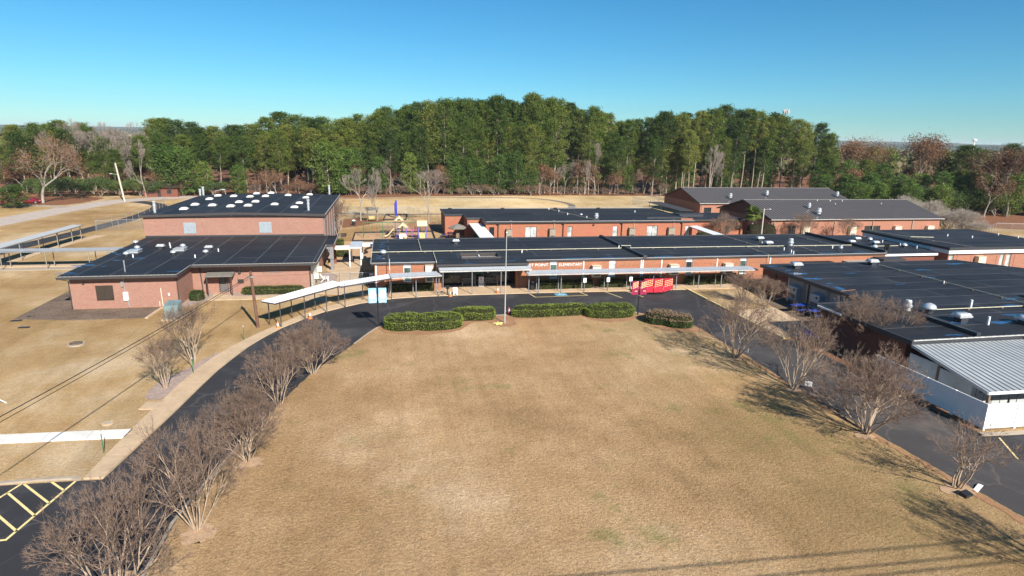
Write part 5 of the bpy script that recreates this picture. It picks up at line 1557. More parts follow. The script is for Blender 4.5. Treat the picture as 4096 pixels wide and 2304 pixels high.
# banner poles
def banners(name, x, y, lb, h, kind, seed):
    t = E(name, (x, y, .03), lb, 'banner pole')
    MB().tube([(x, y, .03), (x, y, h)], .06, 8).build('pole', M['black'], t)
    MB().cyl(x, y, .03, .1, .14, 8).build('foot', M['black'], t)
    r = random.Random(seed)
    for s in (-1, 1):
        x0, x1 = (x - .86, x - .1) if s < 0 else (x + .1, x + .86)
        vs, fs = [], []
        for i in range(7):
            for k in range(9):
                u, v = i / 6, k / 8
                vs.append((x0 + (x1 - x0) * u, y - .03 + .025 * math.sin(u * 5 + v * 4 + s), h - .15 - 1.5 * v))
        fs = [(i * 9 + k, i * 9 + k + 1, (i + 1) * 9 + k + 1, (i + 1) * 9 + k) for i in range(6) for k in range(8)]
        bn = MB().add(vs, fs).build('banner', M['maroon'] if kind == 'm' else M['sky_cloth'], t)
        md = bn.modifiers.new('thick', 'SOLIDIFY'); md.thickness = .012
        for zz in (h - .12, h - 1.68):
            MB().bar((x, y, zz), (x0 if s < 0 else x1, y, zz), .035).build('arm', M['black'], t)
        pm = MB()
        if kind == 'm':
            for c_ in range(3):
                for q_ in range(4):
                    xx, z_ = x0 + .1 + c_ * .21, h - .45 - q_ * .17 + c_ * .07
                    pm.add([(xx, y - .07, z_), (xx + .15, y - .07, z_ + .05), (xx + .15, y - .07, z_ + .14), (xx, y - .07, z_ + .1)], [(0, 1, 2, 3)])
            pm.cyl(x0 + .4, y - .07, h - 1.3, h - 1.3, .01, 4)
            for k in range(5):
                pm.add([(x0 + .32 + k * .05, y - .07, h - 1.28 - .03 * (k % 2)), (x0 + .42 + k * .05, y - .07, h - 1.3), (x0 + .4 + k * .05, y - .07, h - 1.18)], [(0, 1, 2)])
            pm.build('gold_print', M['gold'], bn)
        else:
            for k in range(90):
                a, rr = r.uniform(0, 6.28), math.sqrt(r.random()) * .3
                cx, cz = x0 + .38 + rr * math.cos(a), h - .78 + rr * 1.45 * math.sin(a)
                b_ = r.uniform(0, 6.28)
                pm.add([(cx + .085 * math.cos(b_ + j * 2.1), y - .078 - .0001 * k, cz + .085 * math.sin(b_ + j * 2.1)) for j in range(3)], [(0, 1, 2)])
            pm.build('leaf_print', M['leafprint'], bn)
            text(bn, 'Fall', x0 + .2, x1 - .16, h - 1.6, .2, y - .075, M['gold'], 'lettering', .004)
    return t
banners('banner_pole', -1.2, 59.55, 'black pole with two light blue fall leaf banners', 4.12, 'f', 1)
banners('banner_pole', 26.45, 60.3, 'black pole with two maroon banners with gold print', 3.9, 'm', 2)
# red cloth panels strung on low posts at the drive's far corner
t = E('banner_row', (35.2, 68.3, 0), 'row of scarlet printed cloth panels on posts at the drive corner', 'banner')
for i, (x0, x1) in enumerate(((30.55, 31.75), (31.85, 33.05), (33.15, 34.3))):
    vs = []
    for a in range(7):
        for k in range(8):
            u, v = a / 6, k / 7
            vs.append((x0 + (x1 - x0) * u, 68.3 + .04 * math.sin(u * 7 + v * 3 + i), 2.05 - 1.75 * v + (.35 * u * v * (1 if i == 2 else 0))))
    fs = [(a * 8 + k, a * 8 + k + 1, (a + 1) * 8 + k + 1, (a + 1) * 8 + k) for a in range(6) for k in range(7)]
    pn = MB().add(vs, fs).build('cloth_panel', M['scarlet'], t)
    md = pn.modifiers.new('thick', 'SOLIDIFY'); md.thickness = .012
    pm = MB()
    for c_ in range(4):
        for q_ in range(4):
            xx, z_ = x0 + .1 + c_ * .27, 1.66 - q_ * .22 + .06 * c_
            pm.add([(xx, 68.24, z_), (xx + .19, 68.24, z_ + .05), (xx + .19, 68.24, z_ + .12), (xx, 68.24, z_ + .08)], [(0, 1, 2, 3)])
    pm.build('gold_print', M['gold'], pn)
for x in (30.5, 31.8, 33.1, 34.35):
    MB().cyl(x, 68.36, .005, 2.15, .035, 6).build('post', M['black'], t)
# parking signs
sgp = E('parking_sign', (0, 0, 0), 'sign', 'sign')
MB().box(-.02, .02, -.02, .02, 0, 1.2).build('post', M['post'], sgp)
MB().box(-.2, .2, -.035, -.021, 1.2, 1.75).build('plate', M['vinyl'], sgp)
sg = Pool([sgp])
for k, (x, lb) in enumerate(((23.69, 'white sign plate on canopy post by the accessible bay'), (26.74, 'white sign plate on canopy post, middle of three'), (29.74, 'white sign plate on canopy post beside the maroon banners'))):
    sg.get(0, (x, 70.6, .06), 0, 1, lb, 'white parking signs')
# yard signs
ysp = E('yard_sign', (0, 0, 0), 'yard sign', 'sign')
MB().box(-.3, .3, -.008, .008, .25, .7).build('board', M['vinyl'], ysp)
pr_ = MB()
for z, w in ((.55, .36), (.45, .4), (.35, .28)):
    pr_.box(-w / 2, w / 2, -.012, -.009, z, z + .05)
pr_.build('print', M['post'], ysp)
for x in (-.18, .18):
    MB().cyl(x, 0, 0, .26, .006, 5).build('stake', M['steel'], ysp)
ys = Pool([ysp])
ys.get(0, (31.2, 46.9, .02), -1.2, .85, 'small white yard sign beside the northernmost right tree', 'yard signs along the right drive')
ys.get(0, (31.6, 38.9, .02), -.55, .85, 'small white yard sign beside the second right tree', 'yard signs along the right drive')
b_ = MB().obox((31.75, 24.7, .07), (1, .5, .1), (-.5, 1, 0), (0, 0, 1), .5, .12, .012)
tag(b_.build('fallen_board', M['vinyl']), 'white board lying on the ground by the nearest right tree', 'board')
b_ = MB().obox((30.4, 24.2, .16), (1, .2, 0), (-.2, 1, .2), (0, -.2, 1), .28, .2, .1)
tag(b_.build('flood_lamp', M['black']), 'small black ground lamp under the nearest right tree', 'lamp')
# thin pole by the left classroom window
t = E('wall_pole', (.05, 72.6, .09), 'thin silver pole rising behind the white canopy', 'pole')
MB().cyl(.05, 72.6, .09, 4.15, .045, 8).build('shaft', M['vent'], t)
MB().lathe(.05, 72.6, [(.03, 4.151), (.08, 4.22), (.01, 4.3)], 8).build('finial', M['vent'], t)
# green stakes
skp = E('marker_stake', (0, 0, 0), 'stake', 'stake')
MB().box(-.025, .025, -.012, .012, 0, 1.45).build('bar', M['green_m'], skp)
MB().box(-.03, .03, -.02, -.013, 1.25, 1.43).build('reflector', M['gutter'], skp)
sk = Pool([skp])
for x, y, lb in ((-13.2, 57.1, 'thin green stake on the grass near the utility pole'), (-16.75, 36.7, 'thin green stake below the white path'), (-15.25, 49.0, 'thin green stake in the mulch between two trees')):
    sk.get(0, (x, y, .0), .3, 1, lb, 'green marker stakes')
# manholes
mh = E('manhole_cover', (-27.25, 57.8, 0), 'round dark manhole lid in the dry grass', 'manhole')
MB().cyl(-27.25, 57.8, 0, .1, .68, 16).build('ring', M['concrete_grey'], mh)
MB().cyl(-27.25, 57.8, .101, .2, .5, 16).build('lid', M['slab'], mh)
mh = E('valve_cover', (-18.15, 40.8, 0), 'small pale concrete valve cover above the white path', 'manhole')
MB().cyl(-18.15, 40.8, 0, .06, .34, 14).build('ring', M['concrete'], mh)
MB().cyl(-18.15, 40.8, .061, .08, .22, 14).build('lid', M['concrete_grey'], mh)
for i, (x, y, a, lb) in enumerate(((-36.1, 66.2, .1, 'black rubber mat lying left of the stained slab'), (-34.2, 63.7, .05, 'black rubber mat nearest the manhole'), (-35.6, 67.5, .2, 'small black rubber scrap on the slab edge'))):
    s_ = .45 if i < 2 else .2
    tag(MB().obox((x, y, .07), (math.cos(a), math.sin(a), 0), (-math.sin(a), math.cos(a), 0), (0, 0, 1), s_, s_ * .36, .02).build('rubber_mat', M['black']), lb, 'mat', 'rubber mats by the gymnasium')
# pad-mounted transformer
t = E('transformer_box', (-21.6, 65.3, 0), 'green pad transformer on a slab by the gymnasium corner', 'transformer')
MB().box(-22.5, -20.6, 64.3, 66.3, 0, .12).build('pad', M['concrete'], t)
MB().prism([(-22.2, 64.7), (-20.9, 64.7), (-20.9, 66.0), (-22.2, 66.0)], .121, [1.5, 1.5, 1.72, 1.72]).build('cabinet', M['transf'], t)
MB().box(-22.1, -21.57, 64.66, 64.698, .2, 1.35).build('door', M['transf'], t)
MB().box(-21.53, -21.0, 64.66, 64.698, .2, 1.35).build('door', M['transf'], t)
# white slatted garden chair
t = E('garden_chair', (-8.0, 80.2, .03), 'white slatted garden chair in the side yard', 'chair')
for k in range(5):
    MB().bar((-8.3, 79.9 + k * .13, .36), (-7.75, 79.9 + k * .13, .44), .1, .025).build('seat_slat', M['vinyl'], t)
    MB().bar((-8.28, 79.9 + k * .13, .36), (-8.75, 79.9 + k * .13, 1.0 + .05 * (2 - abs(k - 2))), .1, .025).build('back_slat', M['vinyl'], t)
for y in (79.8, 80.55):
    MB().bar((-7.75, y, .03), (-7.75, y, .58), .07).build('leg', M['vinyl'], t)
    MB().bar((-8.6, y, .03), (-8.25, y, .4), .07).build('leg', M['vinyl'], t)
    MB().bar((-8.5, y, .6), (-7.68, y, .6), .12, .03).build('armrest', M['vinyl'], t)
# picnic tables in blue
def picnic_proto(mat, legm):
    r = E('picnic_table', (0, 0, 0), 'table', 'picnic table')
    for k in range(5):
        MB().box(-.9, .9, -.36 + k * .148, -.23 + k * .148, .72, .76).build('top_plank', mat, r)
    for s in (-1, 1):
        for k in range(2):
            a = s * (.62 + k * .13)
            MB().box(-.9, .9, a - .06, a + .06, .42, .455).build('seat_plank', mat, r)
        x = s * .6
        MB().bar((x, -.65, 0), (x, -.12, .715), .06, .06).build('leg', legm, r)
        MB().bar((x, .65, 0), (x, .12, .715), .06, .06).build('leg', legm, r)
        MB().bar((x, -.75, .395), (x, .75, .395), .05, .05).build('crossbar', legm, r)
    return r
pt = Pool([picnic_proto(M['blue'], M['black'])])
for x, y, rz, lb in ((45.0, 58.6, .1, 'blue picnic table nearest the drive on the patio'), (45.5, 56.2, .1, 'blue picnic table second in the shaded row'), (45.7, 53.6, .15, 'blue picnic table third in the shaded row'), (39.3, 49.2, 1.4, 'blue picnic table behind the spreading tree')):
    pt.get(0, (x, y, .081 if y > 50.6 else .006), rz, 1.15, lb, 'blue picnic tables beside the dark brick wall')
# ------------------------------------------------------------------ poles and lines
t = E('utility_pole', (-12.72, 60.95, 0), 'brown leaning wooden utility pole beside the white canopy', 'utility pole')
TOP = Vector((-13.05, 61.2, 5.55))
MB().tube([(-12.72, 60.95, 0), (-12.9, 61.08, 3), tuple(TOP)], [.16, .14, .12], 9).build('shaft', M['wood_pole'], t)
MB().box(-13.2, -12.85, 61.0, 61.1, 4.95, 5.1).build('bracket', M['steel'], t)
MB().cyl(-13.18, 61.05, 5.0, 5.15, .05, 6).build('insulator', M['steel'], t)
MB().cyl(-12.82, 61.05, 5.0, 5.15, .05, 6).build('insulator', M['steel'], t)
t = E('utility_pole', (-29.0, 43.0, 0), 'utility pole beyond the left edge of the view', 'utility pole')
MB().tube([(-29.0, 43.0, 0), (-29.0, 43.0, 7.4)], [.16, .12], 9).build('shaft', M['wood_pole'], t)
MB().box(-29.9, -28.1, 42.95, 43.05, 6.6, 6.72).build('crossarm', M['wood_pole'], t)
tag(MB().tube([(-26.2, 45.3, 0), (-27.6, 44.1, 1.9)], .035, 6).build('guy_guard', M['vinyl']), 'white guy wire guard at the left edge of the grass', 'guy guard')
def cable(a, b, sag, r, lb, grp=None, n=16):
    a, b = Vector(a), Vector(b)
    P = [a.lerp(b, i / n) - Vector((0, 0, sag * 4 * (i / n) * (1 - i / n))) for i in range(n + 1)]
    return tag(MB().tube(P, r, 5).build('overhead_cable', M['cable']), lb, 'cable', grp)
def SPX(px, z):
    return on_plane(px, z)
A1, A2 = on_plane((0, 1655), 5.6), on_plane((0, 1677), 5.2)
D1 = (A1 - Vector((-13.0, 61.1, 5.2))) * 1.25 + Vector((-13.0, 61.1, 5.2))
D2 = (A2 - Vector((-13.0, 61.1, 5.0))) * 1.25 + Vector((-13.0, 61.1, 5.0))
cable((-13.0, 61.1, 5.2), D1, .22, .024, 'upper of two black cables crossing the left grass', 'cables from the brown pole')
cable((-13.0, 61.1, 5.02), D2, .22, .018, 'lower of two black cables crossing the left grass', 'cables from the brown pole')
cable((-12.95, 61.15, 5.1), (-2.1, 74.6, 3.1), .3, .009, 'thin service wire from brown pole to the school corner')
cable((-13.0, 61.15, 4.95), (-17.4, 75.2, 3.3), .35, .008, 'thin wire from brown pole to the gymnasium door')
cable((-9.1, 82, 3.0), (-2.2, 80, 3.0), .45, .03, 'pale cable slung between gymnasium and school')
for i, (p0, p1, h) in enumerate((((-5, 22.6), (33, 20.6), 10.2), ((4, 20.3), (38, 19.0), 9.6), ((6, 20.9), (38, 19.5), 9.9))):
    off = Vector((SUNV.x, SUNV.y)) / SUNV.z * h
    cable((p0[0] + off.x, p0[1] + off.y, h), (p1[0] + off.x, p1[1] + off.y, h), .02, .035, 'street cable behind the viewpoint whose shadow crosses the lawn', 'street cables')
t = E('utility_pole', (-68.4, 180.7, 0), 'pale leaning utility pole beside the far road', 'utility pole')
MB().tube([(-68.4, 180.7, 0), (-69.5, 180.7, 10.0)], [.24, .18], 8).build('shaft', M['wood_pale'], t)
MB().tube([(-69.1, 180.6, 7.0), (-70.4, 180.0, 7.3)], .05, 5).build('lamp_arm', M['steel'], t)
MB().box(-70.8, -70.3, 179.8, 180.2, 7.2, 7.4).build('lamp_head', M['vent'], t)
cable((-69.2, 180.6, 5.0), (-130, 176, 5.3), .5, .03, 'roadside wire running left from the pale pole', 'roadside wires')
cable((-69.2, 180.6, 4.6), (-10, 190, 4.6), .5, .03, 'roadside wire running right from the pale pole', 'roadside wires')
t = E('light_pole', (66.9, 100, 0), 'slim grey lamp pole in front of the palm', 'lamp pole')
MB().tube([(66.9, 100, 0), (66.85, 100, 6.9)], [.14, .1], 8).build('shaft', M['wood_pale'], t)
MB().tube([(66.85, 100, 6.7), (67.7, 99.7, 6.85)], .04, 5).build('arm', M['steel'], t)
MB().box(67.6, 68.0, 99.55, 99.8, 6.78, 6.92).build('lamp_head', M['vent'], t)
# street lamp arm behind the gymnasium
t = E('street_lamp', (-38.6, 150, 0), 'curved arm street lamp behind the gymnasium roof', 'lamp pole')
MB().tube([(-38.6, 150, 0), (-38.6, 150, 5.0), (-38.0, 150, 5.5), (-36.4, 150, 5.8)], .08, 6).build('shaft', M['steel'], t)
MB().box(-36.6, -35.9, 149.8, 150.2, 5.7, 5.9).build('lamp_head', M['vent'], t)

# ------------------------------------------------------------------ wire fences
def wire_fence(lb, pts, h=1.8, sp_=3.0, name='wire_fence', rail=True, gate=()):
    P = [Vector(p) for p in pts]
    root = E(name, (P[0].x, P[0].y, 0), lb, 'fence')
    for a, b in zip(P[:-1], P[1:]):
        L_ = (b - a).length
        k = max(1, round(L_ / sp_))
        for i in range(k + (1 if b is P[-1] or (b - P[-1]).length < .01 else 0)):
            p = a.lerp(b, i / k)
            MB().cyl(p.x, p.y, 0, h + .05, .032, 6).build('post', M['steel'], root)
        if rail:
            MB().tube([(a.x, a.y, h), (b.x, b.y, h)], .022, 5).build('top_rail', M['steel'], root)
        MB().add([(a.x, a.y, .05), (b.x, b.y, .05), (b.x, b.y, h - .03), (a.x, a.y, h - .03)], [(0, 1, 2, 3)]).build('wire_mesh', M['chain'], root)
    return root
wire_fence('wire fence closing the yard left of the gate', [(-9.35, 76.75), (-6.1, 76.75)], 1.8, 1.7)
wire_fence('wire fence between gate and school corner', [(-4.75, 76.75), (-1.8, 76.75)], 1.8, 1.5)
t = wire_fence('open wire gate swung across the court paving', [(-6.05, 76.6), (-6.05, 76.61)], 1.7, 1.0, 'wire_gate')
for x in (-6.02, -4.85):
    MB().cyl(x, 76.62, .1, 1.72, .024, 6).build('frame_post', M['steel'], t)
for z in (.12, .9, 1.7):
    MB().tube([(-6.02, 76.62, z), (-4.85, 76.62, z)], .02, 5).build('frame_rail', M['steel'], t)
MB().add([(-6.02, 76.63, .12), (-4.85, 76.63, .12), (-4.85, 76.63, 1.7), (-6.02, 76.63, 1.7)], [(0, 1, 2, 3)]).build('wire_mesh', M['chain'], t)
tag(MB().box(-2.45, -1.95, 76.68, 76.71, 1.45, 1.7).build('fence_sign', M['vinyl']), 'small white notice hung on the wire fence', 'sign')
wire_fence('long low wire fence along the near side of the field', [(-9, 150.5), (10, 151), (45, 151.5), (69, 153)], 1.6, 4.6)
wire_fence('tall wire fence at the field corner by the far hall', [(69.5, 168), (71.9, 160.5), (76, 164)], 2.6, 3.2)
wire_fence('tall wire fence beyond the field corner', [(69.6, 168.2), (84, 179)], 2.4, 3.4)
wire_fence('wire fence along the asphalt lane left of the gymnasium', [(-53.6, 127.5), (-51.6, 136), (-52.0, 150), (-54.8, 169)], 2.0, 3.6)
wire_fence('wire fence from the lane to the gymnasium corner', [(-53.4, 126.6), (-46.3, 128.3), (-34.0, 125.6)], 2.0, 3.2)
wire_fence('wire fence behind the playground trees', [(-8.8, 142.5), (4.8, 150), (10.6, 134), (10.6, 127)], 1.8, 3.2)
wire_fence('wire fence at far right below the dark trees', [(120, 104), (134, 113), (150, 108)], 2.0, 3.5)
# ------------------------------------------------------------------ playground
def border(name, lb, pts, closed=True):
    P = [Vector(p) for p in pts]
    root = E(name, (P[0].x, P[0].y, 0), lb, 'border')
    seg = list(zip(P, P[1:] + P[:1])) if closed else list(zip(P[:-1], P[1:]))
    for a, b in seg:
        L_ = (b - a).length
        k = max(1, round(L_ / 1.3))
        for i in range(k):
            p, q = a.lerp(b, i / k + .01 / k), a.lerp(b, (i + 1) / k - .01 / k)
            MB().bar((p.x, p.y, .15), (q.x, q.y, .15), .14, .3).build('border_timber', M['blackp'], root)
    return root
border('play_border', 'black plastic border round the big wood chip play area', [(-6.25, 111.1), (8.45, 110.9), (8.6, 121.4), (-6.2, 120.6)])
border('play_border', 'black plastic border round the tether post bed', [(-1.0, 139.45), (4.05, 139.6), (4.6, 148.5), (-.35, 148.7)])
border('play_border', 'curling black plastic edging near the steel walkway', [(-2.4, 104.5), (-3.4, 103.2), (-3.8, 101.8), (-3.7, 100.6), (-3.3, 99.7), (-3.9, 98.6)], False)
border('play_border', 'small black planter border beside the gymnasium tree', [(-9.05, 116.6), (-7.8, 116.6), (-7.8, 119.0), (-9.05, 119.0)])
t = E('swing_set', (.5, 115.6, 0), 'green steel swing set across the play area', 'swing set')
SX = (-4.45, -1.0, 2.5, 5.9)
for x in SX:
    for s in (-1, 1):
        MB().tube([(x, 115.6 + s * 1.1, 0), (x, 115.6, 2.75)], .055, 6).build('leg', M['green_m'], t)
MB().tube([(SX[0] - .1, 115.6, 2.75), (SX[-1] + .1, 115.6, 2.75)], .06, 8).build('top_bar', M['green_m'], t)
for x0, x1 in zip(SX[:-1], SX[1:]):
    for f in (.3, .7):
        x = x0 + (x1 - x0) * f
        w = MB().box(x - .25, x + .25, 115.5, 115.7, .45, .48).build('swing_seat', M['red'], t)
        for d in (-.24, .24):
            MB().tube([(x + d, 115.6, .48), (x + d, 115.6, 2.7)], .012, 4).build('chain', M['steel'], w)
t = E('play_structure', (4, 112.8, 0), 'climbing frame with three tan gabled roofs and violet posts', 'play structure')
def tower(x, y, w, zd, zt, rise, arch=True):
    for dx in (-w / 2, w / 2):
        for dy in (-w / 2, w / 2):
            MB().cyl(x + dx, y + dy, 0, zt + .1, .06, 8).build('post', M['purple'], t)
    MB().box(x - w / 2, x + w / 2, y - w / 2, y + w / 2, zd - .06, zd).build('deck', M['tan'], t)
    o = w / 2 + .22
    rf = MB()
    if not arch:
        for s in (-1, 1):
            rf.add([(x - o, y + s * o, zt), (x + o, y + s * o, zt), (x + o, y, zt + rise), (x - o, y, zt + rise), (x - o, y + s * o, zt + .08), (x + o, y + s * o, zt + .08), (x + o, y, zt + rise + .09), (x - o, y, zt + rise + .09)],
                   [(0, 1, 2, 3), (4, 5, 6, 7), (0, 4, 7, 3), (1, 2, 6, 5), (0, 1, 5, 4), (3, 7, 6, 2)])
        for xx in (x - o + .05, x + o - .05):
            rf.add([(xx, y - o, zt), (xx, y + o, zt), (xx, y, zt + rise)], [(0, 1, 2)])
    for s in (-1, 1) if arch else ():
        rf.add([(x + s * o, y - o, zt), (x + s * o, y + o, zt), (x, y + o, zt + rise), (x, y - o, zt + rise), (x + s * o, y - o, zt + .08), (x + s * o, y + o, zt + .08), (x, y + o, zt + rise + .09), (x, y - o, zt + rise + .09)],
               [(0, 3, 2, 1) if s < 0 else (0, 1, 2, 3), (4, 5, 6, 7), (0, 4, 7, 3), (1, 2, 6, 5), (0, 1, 5, 4), (3, 7, 6, 2)])
    rf = rf.build('roof', M['tan'], t)
    if arch:
        A = [(x - o + .05, zt)] + [(x + (o - .42) * math.cos(a), zt - .0 + (rise * .42) * math.sin(a)) for a in np.linspace(PI, 0, 9)] + [(x + o - .05, zt), (x, zt + rise)]
        n = len(A)
        vs = [(p[0], y - o + .02, p[1]) for p in A] + [(p[0], y - o + .1, p[1]) for p in A]
        MB().add(vs, [tuple(range(n)), tuple(range(2 * n - 1, n - 1, -1))] + [(i, (i + 1) % n, n + (i + 1) % n, n + i) for i in range(n)]).build('gable_arch', M['tan'], rf)
    for s in (-1, 1):
        MB().bar((x + s * w / 2, y - w / 2, zd + .75), (x + s * w / 2, y + w / 2, zd + .75), .05).build('rail', M['pink'], t)
tower(2.0, 114.6, 1.2, 1.7, 3.3, .75)
tower(2.6, 112.4, 1.3, 1.2, 2.35, .75)
tower(6.1, 112.6, 1.4, 1.2, 2.55, .8, False)
MB().add([(1.1, 114.2, 1.7), (1.1, 114.9, 1.7), (-.1, 114.9, .35), (-.1, 114.2, .35), (-.6, 114.9, .25), (-.6, 114.2, .25)], [(0, 1, 2, 3), (3, 2, 4, 5)]).build('slide', M['tan'], t)
for y in (114.17, 114.93):
    MB().tube([(1.1, y, 1.85), (-.1, y, .5), (-.6, y, .38)], .06, 6).build('slide_rail', M['tan'], t)
for k in range(7):
    x = 3.35 + k * .32
    MB().bar((x, 112.1, 1.05 - .12 * math.sin(k / 6 * PI)), (x, 112.9, 1.05 - .12 * math.sin(k / 6 * PI)), .12, .05).build('bridge_tread', M['pink'], t)
for y in (112.05, 112.95):
    MB().tube([(3.3, y, 1.95), (4.3, y, 1.6), (5.4, y, 1.95)], .04, 6).build('bridge_rail', M['pink'], t)
MB().cyl(4.2, 112.1, 0, 2.2, .06, 8).build('post', M['purple'], t)
for a in range(6):
    MB().tube([(4.5 + a * .12, 113.3, 1.9), (4.6 + a * .1, 113.5, 2.2 - .1 * (a % 2))], .03, 5).build('climber_rung', M['pink'], t)
MB().box(1.3, 1.36, 113.4, 114.0, .3, 1.6).build('play_panel', M['brown'], t)
MB().lathe(3.0, 111.6, [(.02, .3), (.3, .4), (.34, .7), (.2, .95), (.02, 1.0)], 10).build('bubble', M['tan'], t)
MB().box(5.6, 6.6, 111.85, 111.9, .3, 1.1).build('play_panel', M['wood_yellow'], t)
MB().box(1.9, 3.3, 111.74, 111.79, .25, 1.1).build('play_panel', M['vinyl'], t)
t = E('tether_post', (1.85, 143.2, 0), 'tall blue padded post in its own bed', 'post')
MB().cyl(1.85, 143.2, 0, 4.3, .06, 8).build('shaft', M['steel'], t)
MB().cyl(1.95, 143.2, .5, 4.0, .2, 8).build('padding', M['pad'], t)
MB().cyl(1.72, 143.1, 1.2, 3.5, .16, 8).build('padding', M['pad'], t)
t = E('swing_shelter', (-3.4, 138.2, 0), 'small wooden shelter with a hanging yellow bench', 'shelter')
for x in (-4.4, -2.45):
    for y in (137.9, 139.1):
        MB().box(x - .07, x + .07, y - .07, y + .07, 0, 2.45).build('post', M['wood'], t)
for s in (-1, 1):
    MB().add([(-4.8, 138.5 + s * 1.1, 2.4), (-2.0, 138.5 + s * 1.1, 2.4), (-2.0, 138.5, 2.95), (-4.8, 138.5, 2.95), (-4.8, 138.5 + s * 1.1, 2.48), (-2.0, 138.5 + s * 1.1, 2.48), (-2.0, 138.5, 3.04), (-4.8, 138.5, 3.04)],
             [(4, 5, 6, 7), (0, 1, 5, 4), (1, 2, 6, 5), (3, 0, 4, 7), (0, 3, 2, 1)]).build('roof', M['shingle'], t)
t = E('hanging_bench', (-3.45, 137.9, .3), 'pale yellow slatted bench hanging in the small shelter', 'bench')
for k in range(4):
    MB().box(-4.1, -2.8, 137.6 + k * .13, 137.7 + k * .13, .45, .48).build('seat_slat', M['wood_yellow'], t)
    MB().box(-4.1, -2.8, 138.12, 138.15, .55 + k * .15, .66 + k * .15).build('back_slat', M['wood_yellow'], t)
for x in (-4.1, -2.8):
    MB().tube([(x, 137.9, .5), (x, 138.3, 2.5)], .015, 4).build('chain', M['steel'], t)
    MB().box(x - .03, x + .03, 137.55, 138.15, .62, .68).build('armrest', M['wood_yellow'], t)
t = E('drum_bin', (-7.0, 131.6, 0), 'dark drum bin with white liner near the pine straw', 'litter bin')
MB().cyl(-7.0, 131.6, 0, .95, .34, 12).build('drum', M['black'], t)
MB().cyl(-7.0, 131.6, .951, 1.15, .36, 12).build('liner', M['vinyl'], t)
t = E('wooden_bench', (0, 122.2, 0), 'long weathered wooden bench behind the swings', 'bench')
for k in range(4):
    MB().box(-1.2, 1.1, 121.9 + k * .14, 122.0 + k * .14, .43, .47).build('seat_slat', M['wood'], t)
    MB().box(-1.2, 1.1, 122.5, 122.54, .55 + k * .14, .66 + k * .14).build('back_slat', M['wood'], t)
for x in (-.9, .8):
    MB().box(x - .05, x + .05, 121.9, 122.56, 0, .42).build('leg', M['wood'], t)
    MB().box(x - .04, x + .04, 122.55, 122.62, .4, 1.15).build('back_post', M['wood'], t)
t = E('hexagon_shelter', (12.6, 112.4, 0), 'brown kiosk shelter with a broad faceted roof', 'shelter')
MB().lathe(12.6, 112.4, [(1.75, 2.0), (1.78, 2.1), (1.0, 2.55), (.08, 2.85)], 6).build('roof', M['shingle'], t)
MB().box(12.3, 12.9, 112.1, 112.7, 0, 2.05).build('column', M['wood'], t)
for a in range(3):
    MB().bar((12.6, 112.4, 1.5), (12.6 + 1.1 * math.cos(a * 2.1 + .4), 112.4 + 1.1 * math.sin(a * 2.1 + .4), 2.1), .1).build('brace', M['wood'], t)
t = E('blue_bench', (11.7, 114.3, 0), 'blue mesh bench beside the kiosk shelter', 'bench')
for k in range(4):
    MB().box(10.9, 12.4, 114.1 + k * .12, 114.2 + k * .12, .44, .47).build('seat_slat', M['blue'], t)
    MB().box(10.9, 12.4, 114.6, 114.63, .55 + k * .12, .64 + k * .12).build('back_slat', M['blue'], t)
for x in (11.1, 12.2):
    MB().box(x - .03, x + .03, 114.1, 114.6, 0, .43).build('leg', M['black'], t)
    MB().box(x - .03, x + .03, 114.631, 114.68, .3, 1.0).build('back_post', M['black'], t)
tag_t = pt.get(0, (10.3, 114.1, .0), 1.2, .9, 'dark table on the grass left of the blue bench', 'playground tables')
# ------------------------------------------------------------------ cars and houses beyond the road
def car(name, lb, x, y, rz, mat, tall=1.5):
    r = E(name, (0, 0, 0), lb, 'car')
    prof = [(-2.3, .35), (-2.35, .75), (-2.2, .95), (-1.25, 1.02), (-.75, tall), (1.2, tall), (1.75, 1.0), (2.3, .9), (2.35, .5), (2.25, .35)]
    if tall > 1.6:
        prof = [(-2.3, .4), (-2.35, .85), (-2.25, 1.08), (-1.3, 1.12), (-.85, tall), (2.1, tall), (2.3, 1.1), (2.35, .6), (2.25, .4)]
    n = len(prof)
    vs = []
    for yy, k in ((-.9, 1), (.9, 1)):
        vs += [(p[0], yy * (.8 if p[1] > 1.2 else 1), p[1]) for p in prof]
    MB().add(vs, [tuple(range(n)), tuple(range(2 * n - 1, n - 1, -1))] + [(i, n + i, n + (i + 1) % n, (i + 1) % n) for i in range(n)]).build('body', mat, r)
    for s in (-1, 1):
        MB().add([(-.95, s * .9, 1.06), (1.5 if tall < 1.6 else 2.0, s * .9, 1.06), (1.05 if tall < 1.6 else 1.9, s * .745, tall - .1), (-.65, s * .745, tall - .1)], [(0, 1, 2, 3)]).build('side_window', M['glass'], r)
        for xx in (-1.45, 1.45):
            w = MB()
            w.tube([(xx, s * .74, .34), (xx, s * .94, .34)], .34, 14)
            w = w.build('wheel', M['rubber'], r)
            MB().tube([(xx, s * .941, .34), (xx, s * .955, .34)], .19, 10).build('rim', M['steel'], w)
        MB().box(-2.37, -2.3, s * .68 - .15, s * .68 + .15, .68, .82).build('headlight', M['vent_w'], r)
        MB().box(2.3, 2.37, s * .7 - .12, s * .7 + .12, .7, .86).build('tail_light', M['red'], r)
    MB().add([(-1.2, -.8, 1.06), (-1.2, .8, 1.06), (-.79, .68, tall - .07), (-.79, -.68, tall - .07)], [(0, 1, 2, 3)]).build('windscreen', M['glass'], r)
    put(r, (x, y, .012), rz)
    return r
car('parked_car', 'dark maroon car parked behind the round green shrub', -88.0, 175.6, PI + .1, M['car_red'], 1.5)
car('parked_car', 'red sport utility car at the left edge by the drive', -93.6, 170.2, .2, M['car_red'], 1.8)
t = E('mailbox', (-79.4, 182.9, 0), 'small dark mailbox on a post across the road', 'mailbox')
